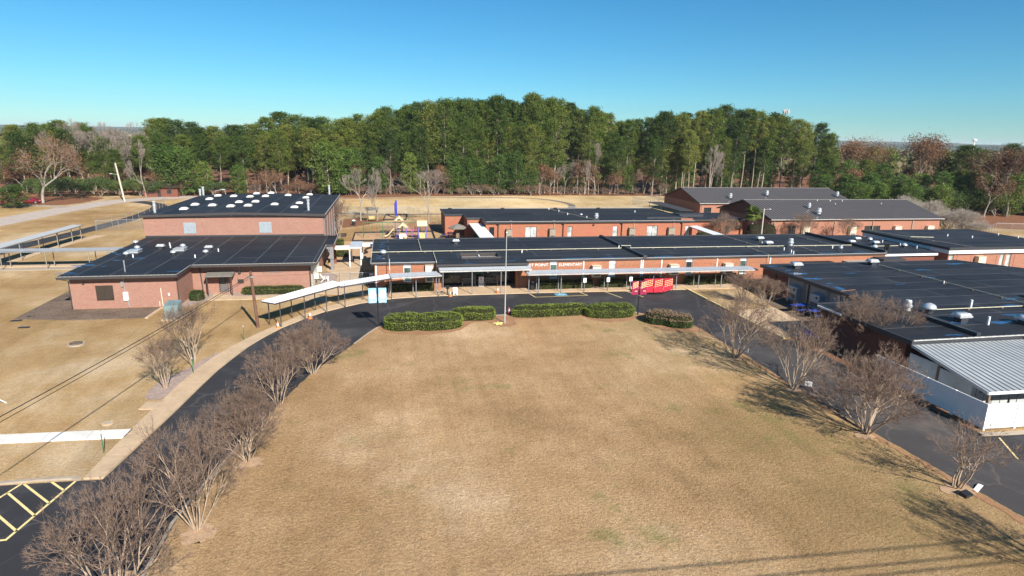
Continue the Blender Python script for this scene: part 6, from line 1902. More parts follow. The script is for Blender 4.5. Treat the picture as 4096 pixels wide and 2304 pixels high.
MB().box(-79.45, -79.35, 182.85, 182.95, 0, 1.1).build('post', M['wood'], t)
MB().box(-79.55, -79.25, 182.6, 183.2, 1.101, 1.4).build('box', M['black'], t)
hs = E('small_house', (-63, 196.5, 0), 'low brick house with dark brown roof among bare trees', 'house')
MB().box(-68, -59, 193, 200, 0, 2.6).build('wall', M['brick_dark'], hs)
MB().add([(-68.6, 192.4, 2.6), (-58.4, 192.4, 2.6), (-58.4, 200.6, 2.6), (-68.6, 200.6, 2.6), (-65.5, 196.5, 4.6), (-61.5, 196.5, 4.6)], [(0, 1, 5, 4), (1, 2, 5), (2, 3, 4, 5), (3, 0, 4), (3, 2, 1, 0)]).build('roof', M['brown'], hs)
for x in (-66.5, -61.8):
    w = MB().box(x, x + 1.2, 192.94, 192.999, .9, 2.1).build('window', M['fascia'], hs)
    MB().box(x + .1, x + 1.1, 192.92, 192.939, 1.0, 2.0).build('pane', M['glass'], w)
MB().box(-64.3, -63.4, 192.94, 192.999, 0, 2.1).build('door', M['brown'], hs)
hs = E('small_house', (-22, 219, 0), 'brick house with white window glimpsed through the pines', 'house')
MB().box(-26, -19.3, 215.2, 222, 0, 5.4).build('wall', M['brick_far'], hs)
MB().add([(-26.6, 214.6, 5.4), (-18.7, 214.6, 5.4), (-18.7, 222.6, 5.4), (-26.6, 222.6, 5.4), (-26.6, 218.6, 7.2), (-18.7, 218.6, 7.2)], [(0, 1, 5, 4), (2, 3, 4, 5), (1, 2, 5), (3, 0, 4), (3, 2, 1, 0)]).build('roof', M['fascia_g'], hs)
w = frame(MB(), -21.4, -20.0, 3.4, 4.9, 215.1, 215.198, .2).build('window', M['vinyl'], hs)
MB().box(-21.2, -20.2, 215.15, 215.17, 3.6, 4.7).build('pane', M['glass'], w)
# distant towers
wt = E('water_tower', (2050, 1872, 0), 'white pedestal water tower on the far right horizon', 'water tower')
MB().lathe(2050, 1872, [(4, 0), (2.6, 5), (2.2, 36), (3.2, 38)], 16).build('pedestal', M['vent_w'], wt, True)
MB().lathe(2050, 1872, [(3.2, 37.8), (6.5, 39.5), (7.6, 41.6), (7.3, 43.8), (4.8, 45.7), (.6, 46.6)], 20).build('tank', M['vent_w'], wt, True)
ct = E('cell_tower', (288, 418, 0), 'antenna cluster of a mast above the right pines', 'mast')
MB().cyl(288, 418, 0, 41.5, .4, 8).build('mast', M['steel'], ct)
for a in range(9):
    an = 2 * PI * a / 9
    x, y = 288 + 2.0 * math.cos(an), 418 + 2.0 * math.sin(an)
    MB().box(x - .25, x + .25, y - .25, y + .25, 39.4, 42.4).build('antenna', M['gutter'], ct)
    MB().bar((288, 418, 40.8), (x, y, 40.8), .15).build('arm', M['steel'], ct)
# ------------------------------------------------------------------ plants
def np_mesh(name, V, F, mat, parent=None, smooth_=False):
    me = bpy.data.meshes.new(name)
    V = np.asarray(V, dtype=np.float32)
    F = np.asarray(F, dtype=np.int32)
    k = F.shape[1]
    me.vertices.add(len(V))
    me.vertices.foreach_set('co', V.ravel())
    me.loops.add(F.size)
    me.loops.foreach_set('vertex_index', F.ravel())
    me.polygons.add(len(F))
    me.polygons.foreach_set('loop_start', np.arange(0, F.size, k, dtype=np.int32))
    if smooth_:
        me.polygons.foreach_set('use_smooth', np.ones(len(F), dtype=bool))
    me.update(calc_edges=True)
    me.validate()
    me.materials.append(mat)
    return link(name, me, parent)
def seg_mesh(name, segs, n, mat, parent=None):
    """tapered limbs from (p0, p1, r0, r1) rows"""
    A = np.array([(*s[0], *s[1], s[2], s[3]) for s in segs], dtype=np.float64)
    p0, p1, r0, r1 = A[:, :3], A[:, 3:6], A[:, 6], A[:, 7]
    d = p1 - p0
    d /= np.linalg.norm(d, axis=1, keepdims=True) + 1e-9
    ref = np.where(np.abs(d[:, 2:3]) < .9, np.array([[0, 0, 1.]]), np.array([[1., 0, 0]]))
    u = np.cross(d, ref)
    u /= np.linalg.norm(u, axis=1, keepdims=True) + 1e-9
    w = np.cross(d, u)
    V = []
    for p, r in ((p0 - d * r0[:, None] * .4, r0), (p1, r1)):
        for k in range(n):
            a = 2 * PI * k / n
            V.append(p + (u * math.cos(a) + w * math.sin(a)) * r[:, None])
    V = np.stack(V, 1).reshape(-1, 3)
    N = len(A)
    base = (np.arange(N) * 2 * n)[:, None]
    F = np.concatenate([base + np.array([[k, (k + 1) % n, n + (k + 1) % n, n + k]]) for k in range(n)], 0)
    return np_mesh(name, V, F, mat, parent, True)
def leaf_arrays(C, size, rng, up=.0, asp=.5, out=None, bias=0.0):
    """diamond leaves round the centres C; bias turns them along the outward vectors"""
    n = len(C)
    nn = rng.normal(size=(n, 3))
    nn /= np.linalg.norm(nn, axis=1, keepdims=True)
    nn[:, 2] += up
    if out is not None:
        nn += out * bias
    nn /= np.linalg.norm(nn, axis=1, keepdims=True) + 1e-9
    t = np.cross(nn, rng.normal(size=(n, 3)))
    t /= np.linalg.norm(t, axis=1, keepdims=True) + 1e-9
    b = np.cross(nn, t)
    s = (size * rng.uniform(.6, 1.35, n))[:, None]
    V = np.stack([C + t * s * .5, C + b * s * asp * .5, C - t * s * .5, C - b * s * asp * .5], 1).reshape(-1, 3)
    F = np.arange(4 * n).reshape(-1, 4)
    return V, F
def rot_about(v, axis, a):
    return Matrix.Rotation(a, 3, axis) @ v

# ---- bare multi-stemmed crepe myrtles
DIM = {}
def crepe(seed, stems, h, spread, levels=5, dens=1.0, bark=None, twig=None, name='crepe_myrtle', cat='tree', base_r=.28, tw=.0105):
    r = random.Random(seed)
    thick, thin = [], []
    def grow(p, d, L, rad, lv):
        n = 3
        q = p
        for i in range(n):
            d = (d + Vector((r.gauss(0, .09), r.gauss(0, .09), r.gauss(.015, .05)))).normalized()
            e = q + d * (L / n)
            ra, rb2 = rad * (1 - .28 * i / n), rad * (1 - .28 * (i + 1) / n)
            (thick if rad > .016 else thin).append((q, e, ra, rb2))
            if lv >= 1 and r.random() < .37 * dens:
                sd = rot_about(d, d.cross(Vector((r.gauss(0, 1), r.gauss(0, 1), r.gauss(0, 1)))).normalized(), r.uniform(.5, .95))
                if lv < levels:
                    grow(e, sd, L * r.uniform(.4, .62), rb2 * .5, lv + 2)
                else:
                    thin.append((e, e + sd * L * .7, tw * .7, tw * .35))
            q = e
        if lv >= levels:
            for _ in range(4):
                sd = (d + Vector((r.gauss(0, .45), r.gauss(0, .45), r.gauss(0, .4)))).normalized()
                thin.append((q, q + sd * L * r.uniform(.45, .95), tw * .75, tw * .35))
            return
        k = 2 if r.random() < .6 else 3
        az = r.uniform(0, 6.28)
        for j in range(k):
            ax = d.cross(Vector((0, 0, 1)))
            if ax.length < .05:
                ax = Vector((1, 0, 0))
            ax = rot_about(ax.normalized(), d, az + j * 2 * PI / k + r.uniform(-.4, .4))
            sd = rot_about(d, ax, r.uniform(.22, .56))
            if sd.z < .12:
                sd.z += .3
            grow(q, sd.normalized(), L * r.uniform(.62, .84), max(rad * .72 * (.8 if k == 3 else .9), tw * .8), lv + 1)
    for s in range(stems):
        a = 2 * PI * s / stems + r.uniform(-.4, .4)
        tilt = r.uniform(.1, 1) * spread
        p = Vector((math.cos(a) * base_r * r.uniform(.3, 1), math.sin(a) * base_r * r.uniform(.3, 1), -.05))
        d = Vector((math.cos(a) * math.sin(tilt), math.sin(a) * math.sin(tilt), math.cos(tilt)))
        grow(p, d, h * r.uniform(.27, .34), r.uniform(.045, .075) * h / 5, 0)
    Q = np.array([tuple(t_[1]) for t_ in thick + thin])
    root = E(name, (0, 0, 0), 'tree', cat)
    DIM[root.name] = (np.percentile(np.hypot(Q[:, 0], Q[:, 1]), 98), np.percentile(Q[:, 2], 99.5))
    seg_mesh('trunk', thick, 6, bark or M['bark_cm'], root)
    seg_mesh('crown', thin, 3, twig or M['twig_cm'], root)
    return root
CM = [crepe(11, 8, 4.6, .6, 5, .8), crepe(12, 12, 5.2, .85, 5, 1.2), crepe(13, 8, 5.6, .62, 5, .9), crepe(14, 8, 5.0, .85, 5, .85), crepe(15, 5, 5.2, .75, 4, .8), crepe(16, 7, 5.4, .5, 5, .7)]
cmp_ = Pool(CM)
CDIM = [DIM[c.name] for c in CM]
CG = 'bare crepe myrtles round the lawn'
for i, (x, y, k, hh, wr, rz, lb) in enumerate((
        (-9.32, 28.1, 3, 5.7, 2.7, .4, 'pale stemmed spreading crepe myrtle nearest the hatched bay'),
        (-8.35, 34.3, 1, 4.7, 2.75, 1.1, 'dense bare crepe myrtle, third from the front on the left drive'),
        (-11.0, 23.4, 3, 5.4, 3.3, 2.3, 'bare crepe myrtle cut by the bottom left edge'),
        (-6.2, 47.5, 1, 4.4, 2.9, 2.0, 'round crowned crepe myrtle left of the big hedge'),
        (-7.85, 42.1, 0, 4.2, 2.5, .3, 'open bare crepe myrtle leaning over the left drive'),
        (-15.8, 51.1, 5, 5.4, 2.4, .9, 'upright bare tree on the mulch beside the transformer'),
        (-16.42, 46.4, 5, 4.2, 1.9, 2.6, 'smaller upright bare tree on the mulch nearest the path'),
        (29.6, 46.1, 2, 6.1, 3.7, .7, 'vase shaped bare crepe myrtle beside the dying bush'),
        (30.4, 39.0, 2, 6.3, 3.3, 2.1, 'bare crepe myrtle with pale stems, second along the right drive'),
        (30.45, 31.6, 1, 5.7, 4.0, .2, 'largest dense crepe myrtle, third along the right drive'),
        (30.65, 25.0, 4, 4.2, 2.6, 1.6, 'small sparse crepe myrtle nearest the right edge'),
        (29.5, 17.0, 2, 5.2, 2.8, 3.0, 'bare crepe myrtle just outside the lower right corner'),
        (42.0, 46.6, 3, 5.5, 3.2, 1.2, 'bare crepe myrtle against the dark brick wall, left one'),
        (43.2, 44.6, 3, 5.4, 3.4, 2.9, 'bare crepe myrtle against the dark brick wall, right one'),
        (41.4, 64.0, 5, 3.6, 2.4, .5, 'low bare crepe myrtle in the grass before the brick corner'),
        (42.8, 61.6, 0, 3.6, 2.6, 1.9, 'bare shrubby crepe myrtle beside the picnic patio'),
        (79.2, 104.6, 0, 5.4, 3.4, .6, 'bare twiggy tree against the seamed hall wall, left one'),
        (88.5, 104.6, 5, 4.8, 2.8, 2.2, 'bare twiggy tree against the seamed hall wall, right one'),
        (64.5, 108.4, 1, 5.0, 3.2, 2.0, 'bare twiggy tree before the flat brick link'),
        (-8.6, 113.8, 5, 7.2, 3.2, 1.0, 'bare brown tree at the gymnasium hall corner'))):
    wd, ht = CDIM[k]
    cmp_.get(k, (x, y, .03 if y < 62 and x < 31 and x > -14 else 0), rz, (wr / wd, wr / wd, hh / ht), lb, CG if y < 60 else 'bare small trees among the buildings')

# ---- hedges and shrubs: dark twiggy core, clipped leaf skin
def hedge(name, lb, blobs, h, mat, leaf=.1, dens=150, seed=1, top=None, group=None, cat='hedge', flat_=.64, wob=.06):
    """blobs: (cx, cy, rx, ry, angle) rounded cushions that merge into one hedge"""
    rng = np.random.default_rng(seed)
    cx = sum(b[0] for b in blobs) / len(blobs)
    cy = sum(b[1] for b in blobs) / len(blobs)
    root = E(name, (cx, cy, 0), lb, cat, group)
    VV, OO, core = [], [], MB()
    ph = rng.uniform(0, 6.28, 6)
    for bi, (bx, by, rx, ry, an) in enumerate(blobs):
        area = PI * rx * ry + 2 * PI * math.sqrt((rx * rx + ry * ry) / 2) * h
        n = int(area * dens)
        side = rng.random(n) < (2 * PI * math.sqrt((rx * rx + ry * ry) / 2) * h) / area
        a = rng.uniform(0, 2 * PI, n)
        rr = np.where(side, 1.0, np.sqrt(rng.random(n)))
        z = np.where(side, rng.random(n) ** .85 * h, h)
        # superellipse plan, rounded shoulders
        ca, sa = np.cos(a), np.sin(a)
        e = .84
        px_, py_ = np.sign(ca) * np.abs(ca) ** e * rx * rr, np.sign(sa) * np.abs(sa) ** e * ry * rr
        edge = np.clip((rr - .72) / .28, 0, 1)
        z = np.where(side, z, h - (1 - flat_) * h * edge ** 2)
        shr = np.where(side, 1 - .14 * np.clip((z / h - .62) / .38, 0, 1) ** 2 - .05 * np.clip(1 - z / (.25 * h), 0, 1), 1 - .02 * edge)
        z = np.where(side, np.minimum(z, h * (1 - (1 - flat_) * .9)), z)
        px_, py_ = px_ * shr, py_ * shr
        X = bx + px_ * math.cos(an) - py_ * math.sin(an)
        Y = by + px_ * math.sin(an) + py_ * math.cos(an)
        wz = 1 + wob * (np.sin(X * 2.3 + ph[0]) + np.sin(Y * 2.9 + ph[1]) + np.sin((X + Y) * 5.1 + ph[2])) / 2
        C = np.stack([X, Y, z * wz], 1) + rng.normal(0, .035, (n, 3))
        inside = np.zeros(n, bool)
        for bj, (ox, oy, orx, ory, oan) in enumerate(blobs):
            if bj == bi:
                continue
            lx = (X - ox) * math.cos(oan) + (Y - oy) * math.sin(oan)
            ly = -(X - ox) * math.sin(oan) + (Y - oy) * math.cos(oan)
            inside |= (np.abs(lx / orx) ** 3.2 + np.abs(ly / ory) ** 3.2 < .8) & (z < h * .8)
        C = C[~inside]
        o = np.stack([np.where(side, ca, 0), np.where(side, sa, 0), np.where(side, .15, 1.0)], 1)[~inside]
        VV.append(C); OO.append(o)
        prof = [(.93, .02), (.95, .3 * h), (.93, .7 * h), (.84, .88 * h), (.6, .93 * h), (.05, .94 * h)]
        n_ = 22
        vs, fs = [], []
        for q, z_ in prof:
            for k in range(n_):
                a_ = 2 * PI * k / n_
                lx = math.copysign(abs(math.cos(a_)) ** e, math.cos(a_)) * rx * q
                ly = math.copysign(abs(math.sin(a_)) ** e, math.sin(a_)) * ry * q
                vs.append((bx + lx * math.cos(an) - ly * math.sin(an), by + lx * math.sin(an) + ly * math.cos(an), z_))
        for k in range(len(prof) - 1):
            fs += [(k * n_ + i, k * n_ + (i + 1) % n_, (k + 1) * n_ + (i + 1) % n_, (k + 1) * n_ + i) for i in range(n_)]
        fs.append(tuple((len(prof) - 1) * n_ + i for i in range(n_)))
        core.add(vs, fs)
    core.build('twig_core', M['hedge_in'], root)
    C, o = np.concatenate(VV), np.concatenate(OO)
    if top is not None:
        hi = C[:, 2] > h * .62 + rng.normal(0, .08, len(C))
        V, F = leaf_arrays(C[hi], leaf, rng, out=o[hi], bias=.9)
        np_mesh('dead_top', V, F, top, root)
        C, o = C[~hi], o[~hi]
    V, F = leaf_arrays(C, leaf, rng, out=o, bias=.9)
    np_mesh('foliage', V, F, mat, root)
    return root
hedge('oval_hedge', 'largest rounded clipped hedge beside the blue banner pole', [(1.3, 58.95, 1.95, 1.45, 0), (4.6, 58.75, 2.55, 1.45, .08)], 1.3, M['hedge'], seed=1, dens=170)
hedge('clipped_hedge', 'shorter clipped hedge left of the flagpole', [(8.4, 61.0, 2.4, .85, 0), (9.3, 60.95, 1.5, .9, 0)], 1.25, M['hedge'], seed=2, dens=170)
hedge('clipped_hedge', 'long straight clipped hedge right of the flagpole', [(15.2, 61.2, 2.6, .75, .0), (18.6, 61.3, 2.6, .75, .03)], 1.2, M['hedge'], seed=3, dens=170)
hedge('oval_hedge', 'rounded clipped hedge at the right end of the row', [(23.2, 60.2, 2.75, 1.2, -.03)], 1.3, M['hedge'], seed=4, dens=170)
hedge('dying_bush', 'broad bush with dead brown top and green skirts', [(27.6, 57.2, 1.55, 1.35, -.5), (29.0, 55.9, 1.5, 1.25, -.4)], 1.2, M['evergreen'], .12, 150, 5, M['dead'], cat='bush')
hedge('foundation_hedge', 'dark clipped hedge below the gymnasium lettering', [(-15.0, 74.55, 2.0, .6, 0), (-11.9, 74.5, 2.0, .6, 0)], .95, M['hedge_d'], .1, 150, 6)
hedge('round_bush', 'round green bush in the gymnasium notch', [(-21.35, 72.6, .78, .75, 0)], 1.1, M['evergreen'], .1, 170, 7, cat='bush')
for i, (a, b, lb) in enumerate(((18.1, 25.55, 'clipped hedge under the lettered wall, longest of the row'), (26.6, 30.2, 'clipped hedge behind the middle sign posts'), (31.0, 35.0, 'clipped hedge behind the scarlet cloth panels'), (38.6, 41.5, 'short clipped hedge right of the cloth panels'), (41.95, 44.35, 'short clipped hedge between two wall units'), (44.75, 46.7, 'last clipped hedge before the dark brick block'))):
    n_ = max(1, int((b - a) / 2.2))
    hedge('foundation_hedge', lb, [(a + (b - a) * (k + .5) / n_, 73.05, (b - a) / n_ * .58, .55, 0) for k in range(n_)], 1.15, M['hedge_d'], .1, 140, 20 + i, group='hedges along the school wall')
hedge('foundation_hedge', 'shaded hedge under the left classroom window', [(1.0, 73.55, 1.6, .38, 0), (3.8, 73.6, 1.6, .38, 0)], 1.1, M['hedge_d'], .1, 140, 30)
hedge('box_hedge', 'upright green hedge beside the gymnasium hall wall', [(-8.1, 107.6, .6, 1.6, 0)], 1.0, M['evergreen'], .12, 110, 31)
hedge('round_bush', 'low bush behind the steel walkway', [(-6.9, 97.4, 1.2, .9, 0)], .9, M['hedge_d'], .11, 120, 32, cat='bush')
hedge('round_bush', 'small bush at the foot of the stepped wing', [(15.9, 110.6, .6, .6, 0)], .9, M['hedge_d'], .11, 120, 33, cat='bush')
hedge('round_bush', 'round bush by the white banded block', [(94.2, 71.5, 1.2, 1.1, 0)], 1.3, M['evergreen'], .13, 90, 34, cat='bush')
hedge('round_bush', 'dark evergreen bush beside the flat brick link', [(60.3, 109.6, 1.0, .9, 0)], 1.2, M['evergreen'], .13, 90, 35, cat='bush')
hedge('purple_bush', 'broad dull purple bush below the fan palm', [(68.9, 105.2, 1.7, 1.2, 0), (71.2, 105.0, 1.8, 1.3, 0)], 3.5, leafmat('dull purple leaves', [(.25, (.05, .03, .024)), (.5, (.1, .058, .045)), (.8, (.16, .1, .075))], .2, 1.2, .1), .16, 70, 36, cat='bush', wob=.12)

# ---- conifers, leafy and bare trees for the woods
def pine(seed, h, bare, crown_r, clumps, per, mat=None, leaf=.52, tr=.24):
    """tall trunk, whorled boughs, needle tufts gathered at bough ends"""
    r = random.Random(seed)
    rng = np.random.default_rng(seed)
    root = E('pine_tree', (0, 0, 0), 'pine', 'tree')
    pts = [Vector((0, 0, -.1))]
    lean = Vector((r.gauss(0, .025), r.gauss(0, .025), 0))
    for k in range(1, 9):
        pts.append(Vector((lean.x * h * k / 8 + r.gauss(0, .08), lean.y * h * k / 8 + r.gauss(0, .08), h * .97 * k / 8)))
    segs = [(pts[i], pts[i + 1], tr * (1 - .85 * i / 8), tr * (1 - .85 * (i + 1) / 8)) for i in range(8)]
    def trunk_at(z):
        k = min(7, max(0, int(z / (h * .97) * 8)))
        f = (z - pts[k].z) / max(.01, pts[k + 1].z - pts[k].z)
        return pts[k].lerp(pts[k + 1], min(1, max(0, f)))
    C, O = [], []
    for c in range(clumps):
        u = (c + r.random()) / clumps
        z = h * (bare + (1 - bare) * (u ** .8))
        shape = min(1, .45 + u * 2.2) * math.sqrt(max(0, 1 - u ** 2.6))
        L = crown_r * (.22 + .88 * shape) * r.uniform(.5, 1.12)
        a = c * 2.4 + r.uniform(-.5, .5)
        b0 = trunk_at(z - L * .12)
        b1 = b0 + Vector((math.cos(a) * L, math.sin(a) * L, L * r.uniform(.02, .4)))
        segs.append((b0, b1, tr * .22 * (1 - u * .5), .02))
        for q_ in range(3):
            f = (.98, .72, .5)[q_]
            cc = b0.lerp(b1, f) + Vector((r.gauss(0, .22), r.gauss(0, .22), r.gauss(.1, .15)))
            rad = (1.1, .95, .75)[q_] * r.uniform(.75, 1.2) * crown_r / 3.2
            n = int(per * (.5, .3, .2)[q_])
            v = rng.normal(size=(n, 3))
            v /= np.linalg.norm(v, axis=1, keepdims=True)
            v *= rng.random((n, 1)) ** .45
            C.append(np.array(cc) + v * np.array([rad, rad, rad * .85]))
            O.append(v * np.array([1, 1, 1.4]))
    C, O = np.concatenate(C), np.concatenate(O)
    V, F = leaf_arrays(C, leaf, rng, up=.2, asp=.42, out=O, bias=.5)
    seg_mesh('trunk', segs, 6, M['bark_pine'], root)
    np_mesh('crown', V, F, mat or M['pine'], root)
    return root
def leafy(seed, h, rad, n_leaf, mat, bark, name, leaf=.34, levels=4, tr=.16, first=.22):
    """branching tree or tall shrub with leaves round its twigs"""
    r = random.Random(seed)
    rng = np.random.default_rng(seed)
    thick, thin, tips = [], [], []
    def grow(p, d, L, rad_, lv):
        q = p
        for i in range(2):
            d = (d + Vector((r.gauss(0, .14), r.gauss(0, .14), r.gauss(.03, .08)))).normalized()
            e = q + d * L / 2
            (thick if lv < 3 else thin).append((q, e, rad_ * (1 - .15 * i), rad_ * (.85 - .15 * i)))
            q = e
            if lv >= 2:
                tips.append(q.copy())
            if mat is None and lv >= 3:
                for _ in range(2):
                    sd = (d + Vector((r.gauss(0, .7), r.gauss(0, .7), r.gauss(.2, .4)))).normalized()
                    thin.append((q, q + sd * L * r.uniform(.5, 1), max(.012, rad_ * .35), .007))
        if lv >= levels:
            for _ in range(3 if mat is not None else 6):
                sd = (d + Vector((r.gauss(0, .5), r.gauss(0, .5), r.gauss(0, .4)))).normalized()
                e = q + sd * L * .8
                thin.append((q, e, rad_ * .5, .008))
                tips.append(e)
            return
        for j in range(3 if r.random() < .5 else 2):
            ax = Vector((r.gauss(0, 1), r.gauss(0, 1), r.gauss(0, 1)))
            ax = d.cross(ax)
            ax.normalize()
            sd = rot_about(d, ax, r.uniform(.3, .75))
            sd.z += .06
            grow(q, sd.normalized(), L * r.uniform(.66, .86), rad_ * .62, lv + 1)
    ns = 1 if tr > .1 else 4
    for s in range(ns):
        a = r.uniform(0, 6.28)
        tl = 0 if ns == 1 else r.uniform(.15, .6)
        grow(Vector((0, 0, -.1)), Vector((math.cos(a) * math.sin(tl), math.sin(a) * math.sin(tl), math.cos(tl))), h * first, tr, 0)
    P = np.array([tuple(t_) for t_ in tips])
    zs = h / max(.1, P[:, 2].max())
    xy = rad / max(.1, np.percentile(np.abs(P[:, :2]), 92))
    k_ = np.array([xy, xy, zs])
    def sc(L_):
        return [(Vector(tuple(np.array(a) * k_)), Vector(tuple(np.array(b) * k_)), c, d) for a, b, c, d in L_]
    P = P * k_
    root = E(name, (0, 0, 0), 'tree', 'tree')
    seg_mesh('trunk', sc(thick), 6, bark, root)
    if mat is None:
        seg_mesh('crown', sc(thin), 3, M['twig_grey'], root)
    else:
        C = P[rng.integers(0, len(P), n_leaf)] + rng.normal(0, .38 * rad / 3, (n_leaf, 3))
        V, F = leaf_arrays(C, leaf, rng, up=.3, asp=.55)
        cr2 = np_mesh('crown', V, F, mat, root)
        seg_mesh('twigs', sc(thin), 3, M['twig_grey'], root)
    return root
PINES = Pool([pine(s_, 28, b_, c_, n_, 92, leaf=.46) for s_, b_, c_, n_ in ((101, .50, 3.3, 88), (102, .42, 3.7, 100), (103, .56, 3.2, 78), (104, .38, 3.5, 104), (105, .60, 3.8, 80), (106, .46, 3.0, 86), (107, .33, 3.9, 112), (108, .48, 4.1, 92), (109, .54, 2.7, 74), (110, .4, 3.2, 90))])
YPINES = Pool([pine(s_, 11, .06, 2.7, 80, 60, M['pine_y'], .42, .13) for s_ in (111, 112, 113)])
RUST = Pool([leafy(121, 8, 2.9, 2600, M['rust'], M['bark_oak'], 'oak_tree', .3), leafy(122, 7, 3.1, 2200, M['rust'], M['bark_grey'], 'oak_tree', .28), leafy(123, 9, 3.0, 1500, M['rust'], M['bark_grey'], 'oak_tree', .28)])
BARE = Pool([leafy(131, 14, 4.2, 0, None, M['bark_grey'], 'bare_tree', levels=6, tr=.2), leafy(132, 13, 3.6, 0, None, M['bark_grey'], 'bare_tree', levels=6, tr=.17), leafy(133, 12, 4.6, 0, None, M['bark_grey'], 'bare_tree', levels=6, tr=.18)])
SHRUB = Pool([leafy(141, 4.5, 2.4, 3200, M['evergreen'], M['bark_grey'], 'evergreen_shrub', .3, 4, .07), leafy(142, 5, 2.6, 3200, M['evergreen'], M['bark_grey'], 'evergreen_shrub', .3, 4, .07)])
BRUSH = Pool([leafy(151, 3.2, 2.4, 900, M['rust'], M['bark_grey'], 'brush', .2, 4, .05), leafy(152, 3.6, 2.2, 500, M['rust'], M['bark_grey'], 'brush', .2, 4, .05)])
OAK = Pool([leafy(161, 15, 6.0, 7500, M['rust'], M['bark_oak'], 'oak_tree', .3, 6, .3), leafy(162, 15, 6.2, 4200, M['rust'], M['bark_pale'], 'sycamore_tree', .3, 6, .36)])

SIL = [(0, 481), (40, 487), (150, 500), (223, 492), (254, 474), (330, 500), (400, 505), (480, 500), (560, 500), (620, 466), (692, 463), (755, 492), (807, 508), (875, 497), (952, 505), (1010, 490), (1059, 460), (1122, 444), (1158, 458), (1186, 452), (1242, 485), (1278, 470), (1325, 455), (1369, 485), (1405, 468), (1445, 452), (1480, 442), (1516, 427), (1556, 425), (1608, 418), (1660, 405), (1695, 393), (1755, 396), (1834, 386), (1914, 387), (1999, 382), (2054, 386), (2134, 376), (2178, 383), (2237, 394), (2277, 402), (2309, 420), (2388, 429), (2424, 450), (2452, 448), (2488, 476), (2531, 471), (2615, 455), (2663, 434), (2734, 450), (2810, 438), (2860, 434), (2923, 422), (2973, 432), (3035, 446), (3112, 443), (3159, 466), (3221, 474), (3277, 482), (3300, 508), (3345, 530), (3400, 560), (4096, 575)]
def sil(x):
    for (x0, y0), (x1, y1) in zip(SIL[:-1], SIL[1:]):
        if x0 <= x <= x1:
            return y0 + (y1 - y0) * (x - x0) / (x1 - x0)
    return 570
r = random.Random(77)
def stand(px_, Y, drop, pool, k, base_h, lb, grp, zmin=4, wide=1.0):
    p = PY(px_, sil(px_) + drop, Y)
    h = max(zmin, p.z)
    s = h / base_h
    pool.get(k, (p.x, p.y, 0), r.uniform(0, 6.28), (s * wide * r.uniform(.9, 1.12), s * wide * r.uniform(.9, 1.12), s), lb, grp)
# the tall stand behind the field, several trees deep
SECT = [(230, 'pine in the woods behind the parked cars'), (620, 'pine behind the bare trees by the pale pole'), (900, 'pine in the woods left of the gymnasium hall'), (1150, 'pine behind the middle of the gymnasium roof'), (1380, 'pine behind the right end of the gymnasium roof'),
        (1640, 'tall pine in the stand behind the playground trees'), (1900, 'tall pine in the stand behind the stepped wing end'), (2150, 'tall pine in the highest part of the stand'), (2400, 'tall pine behind the right half of the classroom wing'), (2620, 'tall pine behind the field corner fence'),
        (2850, 'tall pine behind the left part of the far metal roof'), (3080, 'tall pine behind the middle of the far metal roof'), (9999, 'tall pine at the right end of the stand')]
def grp_for(x):
    for i_, (e_, l_) in enumerate(SECT):
        if x < e_:
            return l_, l_.replace('pine', 'pines', 1)
x = 1395
while x < 3310:
    lb, g_ = grp_for(x)
    yb = 206 if x < 2600 else 199
    stand(x + r.uniform(-8, 8), yb + r.uniform(0, 7), r.uniform(0, 26), PINES, r.randrange(10), 28, lb, g_)
    stand(x + r.uniform(-20, 20), yb + r.uniform(9, 20), r.uniform(8, 60), PINES, r.randrange(10), 28, lb, g_)
    if r.random() < .7:
        stand(x + r.uniform(-20, 20), yb + r.uniform(-4, 4), r.uniform(45, 130), PINES, r.choice((1, 3, 6, 6)), 28, lb, g_, 8)
    if r.random() < .55:
        g = PY(x + r.uniform(-20, 20), 760, yb + r.uniform(2, 10))
        YPINES.get(r.randrange(3), (g.x, g.y, 0), r.uniform(0, 6.3), r.uniform(.8, 1.5), 'shaded young pine among the tall trunks', 'young pines among the trunks')
    x += r.uniform(34, 46)
x = 0
while x < 1400:
    lb, g_ = grp_for(x)
    back = 600 > x > 380
    if not back or r.random() < .35:
        stand(x + r.uniform(-8, 8), 208 + r.uniform(0, 12), r.uniform(0, 14) + (30 if back else 0), PINES, r.choice((1, 3, 6, 6, 0)), 28, lb, g_, 6, 1.25)
    stand(x + r.uniform(-24, 24), 204 + r.uniform(-3, 6), r.uniform(30, 105), PINES, r.choice((1, 3, 6, 6, 5)), 28, lb, g_, 6, 1.25)
    if r.random() < .65 and x > 620:
        stand(x + r.uniform(-24, 24), 198 + r.uniform(-3, 4), r.uniform(95, 170), YPINES, r.randrange(3), 11, 'bushy young pine at the edge of the woods', 'young pines at the wood edge', 5, 1.2)
    x += r.uniform(42, 56)
